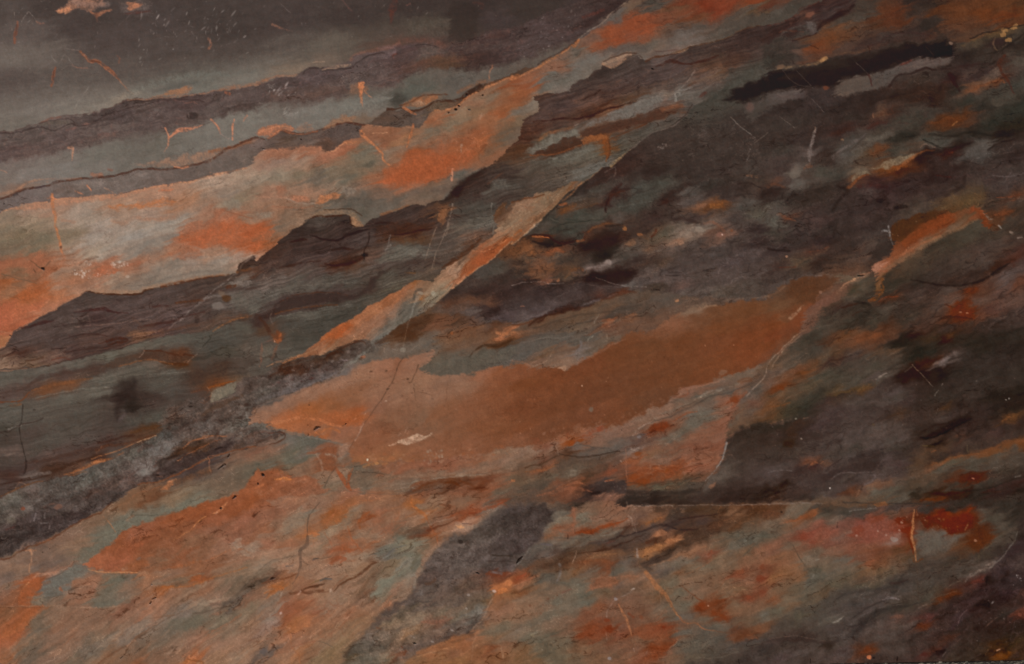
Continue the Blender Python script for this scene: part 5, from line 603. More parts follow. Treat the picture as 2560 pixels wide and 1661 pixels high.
S("A 1535,1192 1568,1282 1555,1360 1525,1420", (16, 16, 14, 4), "b06a4c", .9, 8, part=('vein', 'lower stem of the forked orange vein')); S("A 1570,1282 1650,1220 1730,1205 1830,1185 1900,1150", (14, 34, 36, 14, 4), "b46a4c", .92, 9, part=('vein', 'upper arm of the forked orange vein'))
S("A 1962,1110 2020,1170 2050,1240", (22, 18, 10), "a9684c", .9, 8, part=('vein', 'slanting orange vein beside the upright one')); S("A 2050,1240 2110,1285 2165,1290", 8, "8f7466", .8); S("A 2178,1108 2162,1200 2166,1298", (10, 20, 14), "b46c4e", .92, 8, part=('vein', 'upright orange vein in the grey band')); S("A 2295,1075 2265,1130", (20, 8), "a8674c", .85, 8)
S("A 640,1375 680,1390 670,1490", (24, 26, 8), "a47056", .85, 10); S("A 40,1350 60,1300", 14, "7d5a4c", .5)
Q("A 1250,1543 1500,1490 1800,1430 2050,1385 2300,1300 2380,1255 2380,1300 2200,1370 2070,1405 1940,1490 1700,1550", "8a6853", .85, 36, 6)
S("A 1950,1410 2150,1370 2330,1320", 30, "845033", .7, 18)
S("E 0,302 100,272 210,228 430,188 560,142 860,112 1060,92 1280,32 1520,32 1700,12 A 1950,1490 2080,1400 2200,1350 2380,1280 B 0,1277 120,1290 200,1215 300,1228 420,1250 580,1216 720,1166 870,1140 1010,1168", 22, "4f2b22", .85, 9, 4, br=.25, part=('wavy_seam', 'dark wavy seam along the top of the thin brown band'))
F("A 880,345>915,325 905,325>908,290 1450,280>1462,350 1370,440>1362,510 1340,560>1310,630 1380,270>1430,300 1265,450>1280,490 1440,480>1455,500 1300,540>1300,570 1810,260>1760,240 1800,330>1780,290 2010,110>2012,150 410,90>440,80 360,20>430,5 350,1200>360,1215 335,1300>350,1250 950,1130>990,1140 770,1310>800,1300 1290,750>1290,770 30,910>60,860 1400,120>1430,130 1520,340>1580,350 1510,5>1512,20 500,365>545,355 1440,200>1460,260 1690,420>1640,460", 8, "cfc8c2", .8)
SPOT("A 1250,100 2300,60 2300,350 1700,460 1250,480", "b8b0ac", 70, 3, 9, .5, 3, 5, 60); SPOT("A 0,0 2380,0 2380,500 1000,700 0,900", "8d8784", 130, 2, 6, .5, 4, 4, 40); SPOT("A 0,0 2380,0 2380,500 1000,700 0,900", "2c2525", 90, 2, 7, .5, 9)
# B: the mauve band runs up, grey bay, orange tongue
S("B 795,0 890,100", 14, "5d3d36", .7, 10); S("B 150,230 230,262 340,292", (26, 22, 6), "76503f", .8, 12); S("B 1290,-10 1270,90 1250,215", (50, 74, 10), "5a2f27", .8, 26, 4)
Q("B 1400,195 1780,170 1782,345 1400,330", "554e43", .5, 60, 3); Q("B 1790,60 2040,60 2040,350 1790,380", "332b28", .45, 40, 3)
S("B 1430,40 1400,50", 14, "7a4438", .6); S("B 2030,30 2110,40 2090,75", 34, "4e3028", .6, 20); S("B 230,30 320,120", 6, "6a625f", .5)
S("B 620,650 750,625 870,600", (14, 44, 20), "806955", .85, 14); S("B 530,580 640,575", 10, "8c7660", .7)
S("B 440,690 490,640 620,630", 16, "3b2f2e", .7, 10); S("B 620,662 750,648 880,625 980,560 1080,510 1200,490", 14, "392d2e", .8, 8, 4); S("B 880,560 960,500 1200,455 1330,410", 30, "7d5045", .6, 20)
S("B 1330,385 1500,375 1650,385 1750,430", 46, "66423a", .5, 30); S("B 1480,420 1600,420 1700,440", 10, "34282a", .7); S("B 1270,520 1310,500", 20, "5a2f2a", .7)
S("B 1150,450 1280,440 1300,480 1200,520", 34, "6a5055", .5, 20); S("B 1330,430 1400,440 1480,460", 30, "5f3f40", .5, 18)
LACE("B 0,780 400,700 900,600 1400,400 2380,280 C 700,80 800,150 500,350 200,480 B 2380,560 1600,600 1300,780 500,900 0,980", "382a2b", .6, 24, 3.0, 16, .09, 70)
LACE("B 0,780 400,700 900,600 1400,400 2380,280 C 700,80 800,150 500,350 200,480 B 2380,560 1600,600 1300,780 500,900 0,980", "7a4a40", .5, 22, 2.6, 16, .10, 70)
LACE("B 0,780 400,700 900,600 1400,400 2380,280 C 700,80 800,150 500,350 200,480 B 2380,560 1600,600 1300,780 500,900 0,980", "6d6063", .4, 18, 2.2, 22, .10, 70)
Q("B 1560,540 1900,520 1930,600 1600,640 1520,620", "5f4334", .5, 60, 8); Q("B 1900,500 2200,480 2250,580 2000,610", "402b27", .5, 60, 8)
Q("B 870,800 950,780 1000,800 1040,860 960,890 900,870", "7d5a46", .75, 30, 5); Q("B 950,770 1008,768 985,870 992,1000 962,930", "b4693f", .92, 10, 3, part=('vein', 'orange wedge shaped vein in the grey band')); S("B 1008,840 1050,890 1085,912", (10, 12, 4), "a86a48", .85, 8)
Q("B 740,980 1000,930 1250,860 1240,980 1000,1080 760,1060", "70726d", .4, 60, 8); Q("B 1280,890 1400,880 1380,930 1270,925", "3c4140", .5, 30, 3); Q("B 1290,850 1500,780 1700,800 1650,860 1400,880", "515a57", .5, 50, 6)
Q("B 0,1240 60,1190 130,1155 330,1165 350,1225 230,1220 130,1280", "9f6145", .9, 16, 5, part=('orange_patch', 'salmon lens on the dark wavy seam')); S("B 30,1230 200,1175 330,1190", 14, "b87650", .5, 8)
Q("B 360,1215 420,1150 520,1160 560,1210 430,1240", "87624c", .6, 30, 6); Q("B 630,1205 720,1105 800,1075 880,1090 900,1125 760,1160", "8c6549", .8, 26, 5)
S("B 130,1285 200,1217 300,1230 420,1255 580,1218", 12, "b36e4a", .5, 8, 4)
Q("B 1335,985 1440,920 1500,900 1690,895 1650,940 1540,985 1400,995", "8f5a38", .85, 16, 4); Q("B 1440,960 1520,935 1570,960 1500,990", "96775c", .8, 20, 4)
S("B 1335,985 1450,945 1560,890 1780,880", 14, "5a3424", .7, 8); S("B 1220,1018 1330,1010 1450,1035 1530,1020 1600,985 1700,940 1900,930 1960,882 2080,800", (26, 12, 22, 20, 20, 22, 26, 50, 30), "46281a", .88, 8, 4, part=('wavy_seam', 'dark brown seam above the tan bed'))
S("B 1370,1005 1480,1062", (30, 18), "a4603c", .85, 8); S("B 1880,860 2000,800 2100,760 2200,780", 40, "85502f", .5, 24); S("B 2195,615 2170,700 2165,760", (20, 10, 16), "9f6648", .85, 8); S("B 1960,890 2060,800 2090,795", 30, "3c2a1f", .7, 14)
S("B 1030,1160 1280,1182 1450,1190", 8, "b98360", .5); S("B 975,1225 985,1250 1060,1320 1170,1420 1180,1480 1240,1540", (34, 40, 26, 14, 20, 16), "ad673f", .9, 9, part=('vein', 'orange vein edging the brown rhomb')); S("B 1465,1155 1440,1260 1400,1370", (18, 26, 10), "aa6038", .9, 9); S("B 1080,1240 1220,1235", 12, "a87a58", .6)
S("B 600,1385 710,1410 820,1330 860,1350 900,1330", 12, "c08258", .85, 7); S("B 100,1400 350,1390 450,1360 600,1385", 40, "946048", .55, 22); S("B 820,1330 960,1320", 26, "a0633f", .7, 14)
S("B 1660,1030 1830,1010 1970,905 2100,835 2380,712 C 0,745 250,622 420,522 620,380", 18, "a4673f", .8, 10, 3); S("B 1830,1012 1700,1110 1600,1180 1480,1200", 7, "6f5a45", .7)
LACE("B 1650,1220 2100,1180 2150,1400 1900,1450 1600,1450", "9c4d2c", .8, 16, 1.4, 30, .16, 60); LACE("B 1650,1220 2100,1180 2150,1400 1900,1450 1600,1450", "b87a58", .5, 12, 1.3, 30, .10, 60)
Q("B 1290,1540 1400,1430 1480,1395 1640,1400 1750,1450 1950,1430 2040,1400 2000,1500 F 1820,60 1700,120 1500,170 1350,190 1250,150 1190,90", "a04d2a", .72, 46, 8, br=.25, ang=40, part=('orange_patch', 'bright orange patch in the middle of the tan bed'))
Q("B 850,1430 980,1320 1080,1380 1120,1460 1060,1560 820,1560", "66634f", .4, 60, 8); B("B 1060,1530", 60, 30, 20, "4d4a3e", .5)
S("B 2380,1130 2200,1250 2090,1400 1960,1543", 60, "96512f", .4, 50); Q("B 2150,1290 2300,1180 2380,1150 2380,1300 2200,1440 2080,1500", "5c5444", .55, 60, 8)
B("B 1855,1025", 13, 18, 90, "241c18", .95, .1, .4, pit=1, part=('pit', 'small black pit')); B("B 1885,990", 9, 14, 70, "2c211b", .9, .1, .4, pit=1); B("B 1985,1025", 9, 14, 80, "4c463d", .9, .1, .4, pit=.6); B("B 1793,1050 1960,885 2108,888 420,1302", 9, 9, 0, "33261f", .85, .2, .5, pit=.8); B("B 72,1392", 9, 18, 80, "4a4547", .85, .2, .5, pit=.6)
S("B 2105,1065 2080,1110", (30, 10), "989a90", .8, 8); S("B 1915,1350 1905,1420", (26, 8), "8f8a7c", .7, 8); S("B 2040,1300 1900,1450 1850,1530", 6, "b09a80", .6, br=.4)
F("B 570,70>600,60 650,360>640,375 690,20>705,45 590,690>605,685 570,780>585,770 555,880>568,850 635,590>640,575 1150,85>1220,35 970,190>985,180 680,320>685,305 1940,150>1946,156 425,205>430,250 1720,470>1742,468 1950,480>1975,455 1650,470>1670,450 180,390>182,380 2000,700>2015,712", 10, "d2cbc4", .85)
SPOT("B 100,780 300,760 380,880 200,930 80,900", "aaa3a0", 40, 3, 9, .6, 14, 5, 50); SPOT("B 250,1010 400,1030 380,1100 260,1080", "a8a29c", 26, 3, 8, .5, 15, 5, 50); SPOT("B 0,0 2300,0 2300,500 0,600", "8d8784", 60, 2, 6, .5, 16, 3, 40)
# C
S("C 1080,10 980,80 900,140 860,200 700,300 620,370", 9, "97836c", .85, 6, 2); S("C 625,370 575,425", (14, 50), "95592f", .8, 14); S("C 250,622 330,560 420,522", 26, "9a6036", .7, 14); S("C 0,735 60,700", 30, "9a5a32", .8, 12)
S("C 600,380 480,470 340,540 240,600", 14, "3d2620", .6, 10); S("C 1000,20 850,110 700,220", 60, "382624", .5, 50)
S("C 660,160 750,130 850,90", 30, "5f2f2a", .6, 18); Q("C 900,150 970,130 1040,190 1000,215 910,190", "55504c", .6, 20, 4)
Q("C 830,280 950,240 1030,310 1000,400 900,450 740,460 760,420 850,380", "8a4227", .6, 40, 8, br=.35); Q("C 1060,150 1250,160 1350,300 1250,400 1130,380 1100,260", "8a4228", .5, 60, 8, br=.35); S("C 1160,205 1220,205", 10, "5a2a1c", .7)
S("C 850,595 940,560 1060,500 1100,500", 34, "866c56", .8, 10, 3); S("C 840,600 930,632 990,600 1060,545", 18, "8a684f", .7, 10); S("C 850,575 940,535 1050,495 1160,500 1210,540", 13, "4c362b", .85, 7, 3); S("C 930,520 1050,450 1140,420", 10, "5d463c", .6)
S("C 1240,572 1340,530 1440,520 1560,480 1640,450", (18, 20, 14, 20, 6), "50301f", .85, 8, 3); S("C 1340,482 1540,465", 14, "57403a", .7); Q("C 1480,500 1560,470 1640,452 1600,490", "80664f", .8, 10, 3); S("C 1500,490 1680,432 1830,402 2000,352 2100,292 2300,237", 10, "5d4028", .6, 8, 3)
S("C 1340,620 1440,575 1520,570 1620,600 1800,560 1920,520", (10, 26, 30, 14, 26, 10), "42201a", .8, 12, 4); S("C 640,930 740,890 820,845", (10, 20, 20), "38211a", .8, 8)
S("C 200,1130 330,1120 480,1105 600,1105 720,1080 850,1030 1000,985 1150,950", (14, 10, 24, 14, 26, 20, 14, 6), "3b1c13", .85, 9, 3); S("C 1000,960 1150,900 1280,870", 26, "573d2c", .7, 16)
Q("C 700,1155 900,1055 1050,1000 1200,940 1360,895 1365,985 1200,1050 1000,1110 850,1130 730,1175", "625f5a", .75, 26, 6, br=.2)
Q("C 380,1250 500,1220 600,1215 625,1285 480,1300 400,1340 280,1375 130,1400 220,1345", "646156", .85, 18, 5); S("C 250,1300 330,1250 420,1220 560,1190", 30, "7a4e30", .7, 18)
Q("C 620,1235 700,1200 900,1150 1100,1095 1300,1035 1430,1030 1440,1085 1300,1130 1100,1180 930,1235 700,1285", "4e3328", .85, 14, 5, br=.15, ang=20, part=('brown_streak', 'brown streak in the dark band'))
Q("C 170,1440 330,1380 470,1290 560,1270 650,1300 665,1345 500,1400 330,1445", "4a3024", .88, 14, 5, part=('brown_streak', 'dark brown lens in a grey strip')); S("C 170,1445 350,1440 520,1395 640,1350", 16, "7a4526", .7, 9)
Q("C 650,1300 700,1270 880,1258 870,1300 760,1320 680,1345", "824e2a", .85, 14, 4); Q("C 838,1310 900,1288 912,1400 890,1495 862,1430 830,1370", "7a4520", .88, 14, 4, part=('vein', 'orange drip shaped vein')); S("C 905,1300 910,1400 895,1480", 12, "4d2d1c", .7)
S("C 930,1290 1100,1215 1250,1150", 12, "5a3018", .7); S("C 1400,1020 1500,990 1580,985", 34, "70462f", .7, 18); S("C 1440,1045 1520,1042", 9, "3d2016", .8)
Q("C 700,1340 820,1330 830,1420 780,1470 500,1520 300,1530 500,1430", "5b5a50", .55, 40, 6); S("C 380,1480 560,1430 700,1390", 14, "6a6a62", .5)
S("C 920,1543 1000,1472 1100,1395", (30, 24, 6), "85704c", .75, 12); S("C 1100,1395 1290,1243 1480,1183 1560,1122 1680,985", 10, "6a5a50", .6, 8)
S("C 1515,880 1525,940", (16, 24), "97938c", .85, 8); S("C 1700,660 1640,745 1550,840 1480,880", (14, 8, 8, 4), "a99d92", .75, 6, 2, br=.4); S("C 1200,770 1260,830", 12, "6d5a50", .6)
S("C 1750,660 1900,640 1950,610", 24, "6a4a38", .6, 16); S("C 1650,770 1800,740 1950,690", 30, "66503f", .5, 20); S("C 1640,800 1700,770", 26, "5a3f30", .7)
S("C 1480,1170 1600,1080 1680,975", 10, "2c2422", .8); S("C 1850,900 2000,830 2150,720 2380,560", 60, "3f4644", .5, 50); S("C 1700,1000 1850,930 2000,840", 24, "363b3a", .5, 20); B("C 2215,1000", 40, 46, 0, "65473d", .6); B("C 1780,880", 50, 16, 30, "553028", .6)
LACE("C 600,800 900,650 1250,600 1700,500 2380,300 D 300,150 0,380 C 1700,680 1400,850 900,950 300,1100 250,980", "37231d", .6, 22, 3.4, 20, .10, 60); LACE("C 600,800 900,650 1250,600 1700,500 2380,300 D 300,150 0,380 C 1700,680 1400,850 900,950 300,1100 250,980", "70503f", .5, 20, 3, 20, .09, 60)
LACE("C 80,1200 250,1050 700,1000 1200,900 1100,1000 700,1120 300,1200 100,1400 0,1440", "6f4a36", .5, 16, 2.5, 25, .1, 50)
B("C 1308,645", 7, 14, 80, "1d1614", .95, .1, .4, pit=1); S("C 2030,1090 2190,1230 2260,1280", 5, "85786d", .7); S("C 2250,1340 2380,1230", 5, "85786d", .5); S("C 2215,1390 2190,1440", 9, "7a6e68", .6); S("C 2210,1440 2180,1500", 8, "6f6560", .5)
F("C 620,75>640,65 575,170>590,120 280,215>285,205 470,260>500,240 300,360>330,350 1890,500>1875,510 2060,340>2110,325 1910,450>1930,430 1940,750>1945,757 1520,700>1540,690 260,490>360,450 370,1000>372,1015 1090,1415>1120,1400 1850,190>1855,205 1070,710>1085,716 1150,1080>1155,1085 550,915>556,918 90,780>100,775 1340,290>1344,294", 11, "cbc3bc", .85)
SPOT("C 1300,1300 2300,1300 2300,1500 1300,1500", "6f5a50", 60, 3, 9, .5, 31, 3, 30); SPOT("C 60,200 600,60 600,300 100,560", "a59c98", 26, 3, 9, .5, 32, 3, 40); SPOT("C 1330,1340 1450,1330 1450,1400 1340,1390", "8f8078", 16, 3, 9, .6, 33, 2, 40)
# D
S("D 60,655 150,625 260,622 330,605 430,600 500,560 560,548", (8, 30, 24, 14, 22, 40, 10), "7a5f3e", .6, 14, 5, br=.5); B("D 530,550 505,562", 30, 18, 20, "8f6f42", .7, .5); B("D 110,622", 40, 22, 0, "684f3c", .7, .5); S("D 620,512 700,495 850,485 950,462", 14, "5d4632", .6, 10, 5, br=.5)
S("D 0,245 130,205 200,180 260,140 300,85 400,50 480,15", 12, "532d26", .7, 8); S("D 0,400 100,315 200,330 300,270 440,308", 26, "3a2421", .6, 18); S("D 230,382 350,345 440,315 470,260 560,190 680,130 800,50", (10, 16, 20, 20, 50, 60, 30), "301b19", .75, 18)
Q("D 350,205 450,222 445,300 400,330 370,270", "524c4d", .7, 18, 4); B("D 390,140", 60, 22, 20, "71473a", .7, .4); S("D 440,180 530,165 620,90 700,60", 20, "4a4345", .7, 12); Q("D 400,190 470,130 560,100 640,30 700,0 760,10 650,110 560,150 480,200", "3b2321", .6, 26, 5, br=.2)
S("D 120,320 300,240 360,290", 20, "4b4645", .5, 14); S("D 100,300 180,290 330,300", 14, "5d382a", .5, 10); B("D 540,820", 36, 24, 0, "6b3a28", .7, .5); S("D 395,425 430,435 470,455", 9, "3a2018", .8, 5)
Q("D 370,470 330,490 400,440 460,330 620,280 800,290 700,380 560,440 450,490", "6d3d22", .35, 70, 10, br=.3); S("D 950,430 1050,390 1150,320 1400,310 1560,360", 18, "3f2724", .5, 14, 5); S("D 640,520 900,470 960,440", 20, "4a352c", .5, 14); S("D 1250,300 1400,260 1500,300 1580,360", 20, "3a2825", .5, 14)
Q("D 1240,-40 1340,-40 1500,0 1490,60 1380,60 1280,30", "302825", .6, 50, 6); Q("D 1420,180 1520,200 1600,290 1700,360 1740,400 1640,380 1520,290 1430,260", "302a27", .5, 30, 5); S("D 1520,60 1530,200", 40, "3a2a22", .4, 30)
S("D 930,430 950,480", 14, "3a2018", .6); S("D 930,690 950,740 965,800", (20, 16, 10), "482422", .85, 8, part=('crack', 'red crack across the pale grey streak')); S("D 1000,720 1120,735", 8, "333033", .5); S("D 1330,560 1240,605", 20, "5a2a24", .7, 12)
S("D 1130,800 1200,705 1300,690 1380,660 1470,635 1560,650 1700,640", (26, 14, 10, 20, 26, 18, 10), "33201c", .8, 9, 4); S("D 1690,690 1730,760 1780,850", (50, 40, 16), "371d19", .8, 14); S("D 1720,440 1730,520 1700,600", 16, "3a3032", .6, 10); B("D 1700,405", 22, 14, 0, "6d5648", .8, .4)
S("D 2200,520 2150,580 2140,600 2190,690 2240,770 2290,880", (26, 34, 30, 24, 20, 10), "4f2a1f", .8, 12); S("D 1880,850 2000,790 2140,742 2200,770", (14, 30, 36, 20), "6d432b", .8, 14); Q("D 2060,700 2120,620 2160,700 2080,760 1980,790", "5d4c41", .6, 20, 4); B("D 1950,700", 100, 26, 24, "3b2c29", .6, .6)
S("D 1800,430 1900,380 2000,330 2100,300 2180,280", (10, 30, 24, 40, 30), "66522f", .5, 16, 5, br=.5); B("D 2200,280 2290,262 2300,240 2190,320 2240,370", 30, 22, 20, "8a6b3c", .75, .8, .4, 8); S("D 1880,365 1980,320 2080,292 2160,292 2220,262 2380,235", 13, "2b221e", .8, 8, 4); B("D 2130,400", 70, 40, 10, "3a2a29", .7, .6); S("D 2110,360 2090,420 2150,470 2220,410", 16, "6a553a", .5, 10, 4, br=.4)
S("D 1780,620 1900,605 2060,590", 14, "3a2220", .6, 10); S("D 1960,520 2100,490 2200,450 2290,380 2380,320", (8, 16, 18, 24, 14), "282523", .7, 12)
Q("D 368,1440 385,1330 410,1280 440,1190 456,1205 425,1320 402,1420 398,1505 376,1500", "635652", .85, 12, 3, part=('vein', 'pale upright vein in the dark bed')); S("D 440,1180 435,1220", 6, "8a6a52", .7); S("D 350,1543 390,1520", 20, "6a5040", .6)
Q("D 960,1570 1080,1510 1240,1455 1370,1432 1355,1480 1220,1530 1100,1575", "736850", .8, 18, 4); S("D 1200,1570 1280,1510 1370,1450 1450,1410 1560,1395", (30, 34, 28, 16, 6), "7d4a29", .85, 10); S("D 1420,1370 1460,1345 1560,1375", 14, "6d5546", .7); S("D 1000,1480 1150,1450 1300,1440", 12, "3f4443", .6)
S("D 600,1470 700,1385 850,1290 910,1245", (30, 26, 22, 8), "5c5250", .7, 14); S("D 760,1420 830,1340 900,1270", 7, "43302a", .7); Q("D 650,1543 720,1450 900,1330 1050,1240 1180,1220 1000,1330 850,1460 760,1543", "5a544a", .4, 50, 8, br=.3, ang=38); B("D 690,1300", 12, 22, 60, "7a6044", .7)
Q("D 900,1420 980,1380 1070,1390 1060,1430 960,1440", "683f27", .5, 40, 5); Q("D 1560,1120 1700,1060 1860,1040 1800,1150 1600,1220 1540,1180", "5d381f", .45, 40, 8, br=.3); S("D 1720,1160 1760,1130", 8, "a8743c", .8); S("D 1560,1130 1680,1070 1820,1050", 9, "38251c", .6)
Q("D 990,1070 1050,960 1100,980 1110,1080 1050,1120 980,1090", "5a4434", .5, 26, 8, br=.3); S("D 980,1060 985,1095", 9, "7a5540", .6); S("D 930,1200 1000,1150 1100,1140", 30, "4a2622", .5, 18)
LACE("D 1400,1250 2380,1200 2380,1543 1500,1543 1600,1300", "22201f", .7, 26, 3.5, 12, .1, 80); LACE("D 1000,1000 1500,1000 1400,1200 900,1240", "553025", .6, 22, 2, 20, .1, 80)
S("D 1440,1300 1550,1350 1640,1380 1750,1360", 14, "222422", .7, 10); S("D 1500,1250 1700,1270 1900,1230 2100,1260 2380,1190", 20, "232322", .6, 16); Q("D 1880,1290 2050,1290 2060,1350 1960,1420 1860,1470 1840,1420 1950,1350", "4d4b4a", .5, 40, 8, br=.3); S("D 2040,1400 2150,1330 2300,1300", 16, "241d1b", .7, 12)
Q("D 2150,1180 2380,1110 2380,1200 2200,1230", "322c21", .6, 40, 6); S("D 1690,1420 1720,1418", 26, "552a20", .8, 10); S("D 1380,1470 1500,1410 1700,1400 1900,1310", 40, "2e1d1a", .5, 26)
F("D 210,50>225,55 450,200>462,204 410,815>416,822 180,1098>188,1102 205,1290>215,1292 285,1370>292,1372 1610,1375>1616,1380 235,265>242,268 1870,75>1875,80", 10, "cfc6bc", .9); S("D 130,650 250,780 400,810", 5, "6d6460", .4); S("D 270,660 400,800", 5, "6d6460", .5); S("D 400,920 520,1040", 6, "645a58", .5); S("D 820,580 930,690", 6, "645a56", .5); S("D 110,1080 240,1190", 6, "75695f", .6); S("D 1470,430 1540,520", 5, "5a524e", .4)
# E
S("E 130,270 160,265", 26, "3a3036", .7, 10); S("E 340,208 410,190", 22, "443644", .6, 10); S("E 150,232 210,185 330,130 480,120", (14, 26, 20, 8), "9c6f54", .6, 14); S("E 0,265 130,240 200,210", 30, "90674e", .5, 18); S("E 850,75 890,90 940,80", 34, "96614a", .75, 16); S("E 1010,30 1040,40", 26, "80503f", .6, 14); S("E 1620,8 1690,20 1750,5", 16, "b87250", .8, 8); S("E 0,45 100,72", 12, "966a54", .6, 8); S("E 430,150 560,120 750,120", 20, "8a6450", .5, 14)
B("E 38,355", 10, 12, 0, "3a3036", .8, .2, pit=.6); S("E 60,310 140,320", 12, "514448", .5); B("E 640,240", 30, 20, 0, "5a4a40", .5)
S("E 0,436 100,394 180,370 250,352 470,332 520,312 800,287 1100,262 1400,202 1640,162 1800,142 1960,92 2290,22", 15, "bd774f", .85, 9, 4, br=.2)
Q("E 90,400 250,358 470,338 520,318 800,293 1100,268 1560,170 1570,205 1400,225 1100,298 800,335 500,385 200,415", "a86f52", .6, 22, 5); S("E 1480,230 1600,220", 20, "b06040", .7, 10); S("E 1760,160 1960,110 2120,70", 16, "c4825c", .5, 8); S("E 1960,90 1955,60 2000,75 2130,65", 10, "b87a58", .7)
S("E 490,262 485,340 500,420 515,470 510,540 535,620 560,720 575,800", (26, 40, 34, 26, 20, 22, 26, 22), "b5693c", .85, 10, 4, br=.3, part=('vein', 'upright orange vein crossing the tan bed at the left')); S("E 445,300 480,290 520,310", 14, "b86e48", .7); S("E 575,800 590,880 555,960", 34, "9c6246", .45, 20, 5, br=.4); B("E 568,755", 12, 14, 0, "5a4038", .7, .3)
Q("E 1000,390 1090,355 1200,370 1280,345 1370,345 1450,320 1590,305 1610,350 1500,375 1350,395 1200,405 1060,405", "b06637", .75, 24, 7, br=.55, ang=12, sh=6, lg=20); S("E 580,510 690,520", 26, "a56c50", .5, 14, br=.3); S("E 1050,520 1150,540 1250,480 1400,500 1620,480", 30, "96684f", .5, 20, 6, br=.4)
S("E 805,180 850,222", (14, 16), "b86c48", .85, 7); S("E 700,235 770,268", 14, "b06a4a", .8, 7); S("E 970,205 1075,262", 9, "b47a5c", .7)
Q("E 1720,560 1850,510 1900,550 1750,640 1650,670", "9c5a3f", .6, 30, 6, br=.3); Q("E 1600,700 1700,640 1850,610 2000,540 2150,530 2380,530 F 60,560 155,620 130,690 60,760 0,795 E 2250,800 2150,760 2000,740 1900,760 1750,720", "a8522e", .7, 40, 7, br=.3, ang=25, part=('orange_patch', 'bright orange patch touching the dark brown band')); Q("E 1550,800 1750,760 1860,800 1820,860 1600,870", "97573d", .55, 30, 7, br=.4)
Q("E 2070,340 2160,300 2240,360 2200,400 2090,390", "7d7565", .6, 30, 6); S("E 2060,410 2200,450 2350,490", 12, "8a4f38", .6, 8); S("E 1500,480 1650,440 1800,360 2000,300", 40, "8f6850", .4, 26, 6, br=.3)
Q("E 870,1030 900,950 1050,920 1100,980 1020,1015 900,1035", "a85a3c", .75, 20, 5, br=.25); S("E 1180,930 1290,900", (20, 40), "96553f", .6, 20); S("E 560,1100 700,1070 850,1030", 50, "9c6247", .5, 30, 6, br=.3); S("E 660,930 800,890 1000,930", 20, "a06a50", .5, 14)
SPOT("E 690,970 850,970 850,1045 690,1045", "b5aca4", 34, 5, 13, .8, 51); SPOT("E 1030,890 1190,890 1190,955 1030,945", "b8aea4", 26, 5, 14, .8, 52); SPOT("E 780,880 860,880 860,940 780,930", "b0a69c", 14, 5, 12, .7, 53); B("E 1185,1025", 24, 16, 10, "ab9c8c", .8, .4); SPOT("E 880,1000 1020,1000 1020,1030 880,1030", "b5aaa0", 14, 4, 10, .8, 54)
Q("E 0,880 200,840 480,880 480,1000 300,1080 0,1040", "94583e", .35, 60, 10, br=.5); S("E 10,1005 130,1040 250,1068 340,1095", 12, "62533f", .75, 7); S("E 290,880 360,940 400,960 470,885", 10, "5a4836", .75, 7); B("E 400,962", 11, 18, 70, "2f241c", .9, .2, .4, pit=.9); S("E 0,1200 80,1205 190,1240", 10, "6f5038", .6); Q("E 70,970 200,960 280,1010 240,1050 120,1010", "6d5f47", .6, 26, 6, br=.3); S("E 310,960 330,990", 10, "4a3a2c", .7); S("E 120,1100 220,1130 320,1110", 10, "7a5840", .5)
Q("E 160,1180 280,1140 480,1160 500,1230 350,1250 200,1240", "a5562c", .5, 40, 8, br=.3); Q("E 0,1310 300,1290 400,1310 150,1450 0,1540", "aa573a", .5, 50, 8, br=.25)
S("E 820,1140 960,1060 1100,1000", 14, "8f8070", .6, 10); S("E 1180,1120 1400,1100 1560,1040", 14, "6a6054", .6, 10); S("E 1400,1060 1470,1000 1500,920", 24, "716557", .5, 16); S("E 1560,1050 1750,1000 1950,980 2150,990", 22, "6d6256", .55, 16); S("E 1600,930 1850,920 2000,930", 16, "726657", .5, 12); S("E 1900,860 2080,840 2200,880", 14, "8f8274", .6, 10); S("E 1180,800 1400,720 1640,655", 50, "7b7064", .4, 40)
S("E 880,1165 1000,1172 1280,1172 1340,1145 1500,1105", 34, "8f6c52", .6, 18); S("E 800,1165 880,1182 960,1192 1280,1194 1340,1162 1420,1140", (6, 16, 14, 20, 24, 14), "4a2a18", .9, 7, 3); S("E 1500,1122 1640,1090 1760,1070 1900,1040 2130,1007", (26, 34, 16, 20, 12), "5c3522", .85, 9, 3); S("E 1500,1105 1700,1065 1900,1025 2080,1010", 20, "8a644a", .6, 12)
S("E 0,1540 130,1543 390,1388 660,1248 800,1162", 14, "97684e", .6, 10, 2)
S("E 1570,1520 1620,1470 1690,1425 1780,1330 1890,1250 1990,1150 2080,1095 2190,1002", (10, 12, 20, 10, 26, 10, 14, 16), "938882", .6, 9, 4, br=.5, part=('crack', 'white hairline crack slanting through the dark brown band')); S("E 1650,1440 1690,1425", (10, 24), "cfc6c0", .8, 6); S("E 2200,1000 2290,880 2380,840", 18, "7d6558", .6, 12); S("E 2200,985 2330,960", 24, "6a4022", .7, 12)
F("E 555,1435>602,1385 775,1410>798,1365 690,1315>700,1300 1415,1222>1428,1220 1640,1210>1670,1190 720,1440>715,1445", 11, "b8aca6", .85)
S("E 200,1510 300,1490 400,1458 500,1440", (14, 26, 30, 8), "431f20", .7, 12); S("E 700,1365 850,1345 960,1330 1060,1362 1190,1370", (8, 26, 34, 16, 8), "421d1e", .75, 11); S("E 1290,1500 1500,1462 1640,1445 1700,1405 1900,1360", (20, 26, 20, 14, 10), "43231e", .65, 12); S("E 1640,1275 1750,1262 1880,1250", 22, "573420", .7, 12); S("E 1420,1310 1560,1300", 20, "45231f", .6, 12)
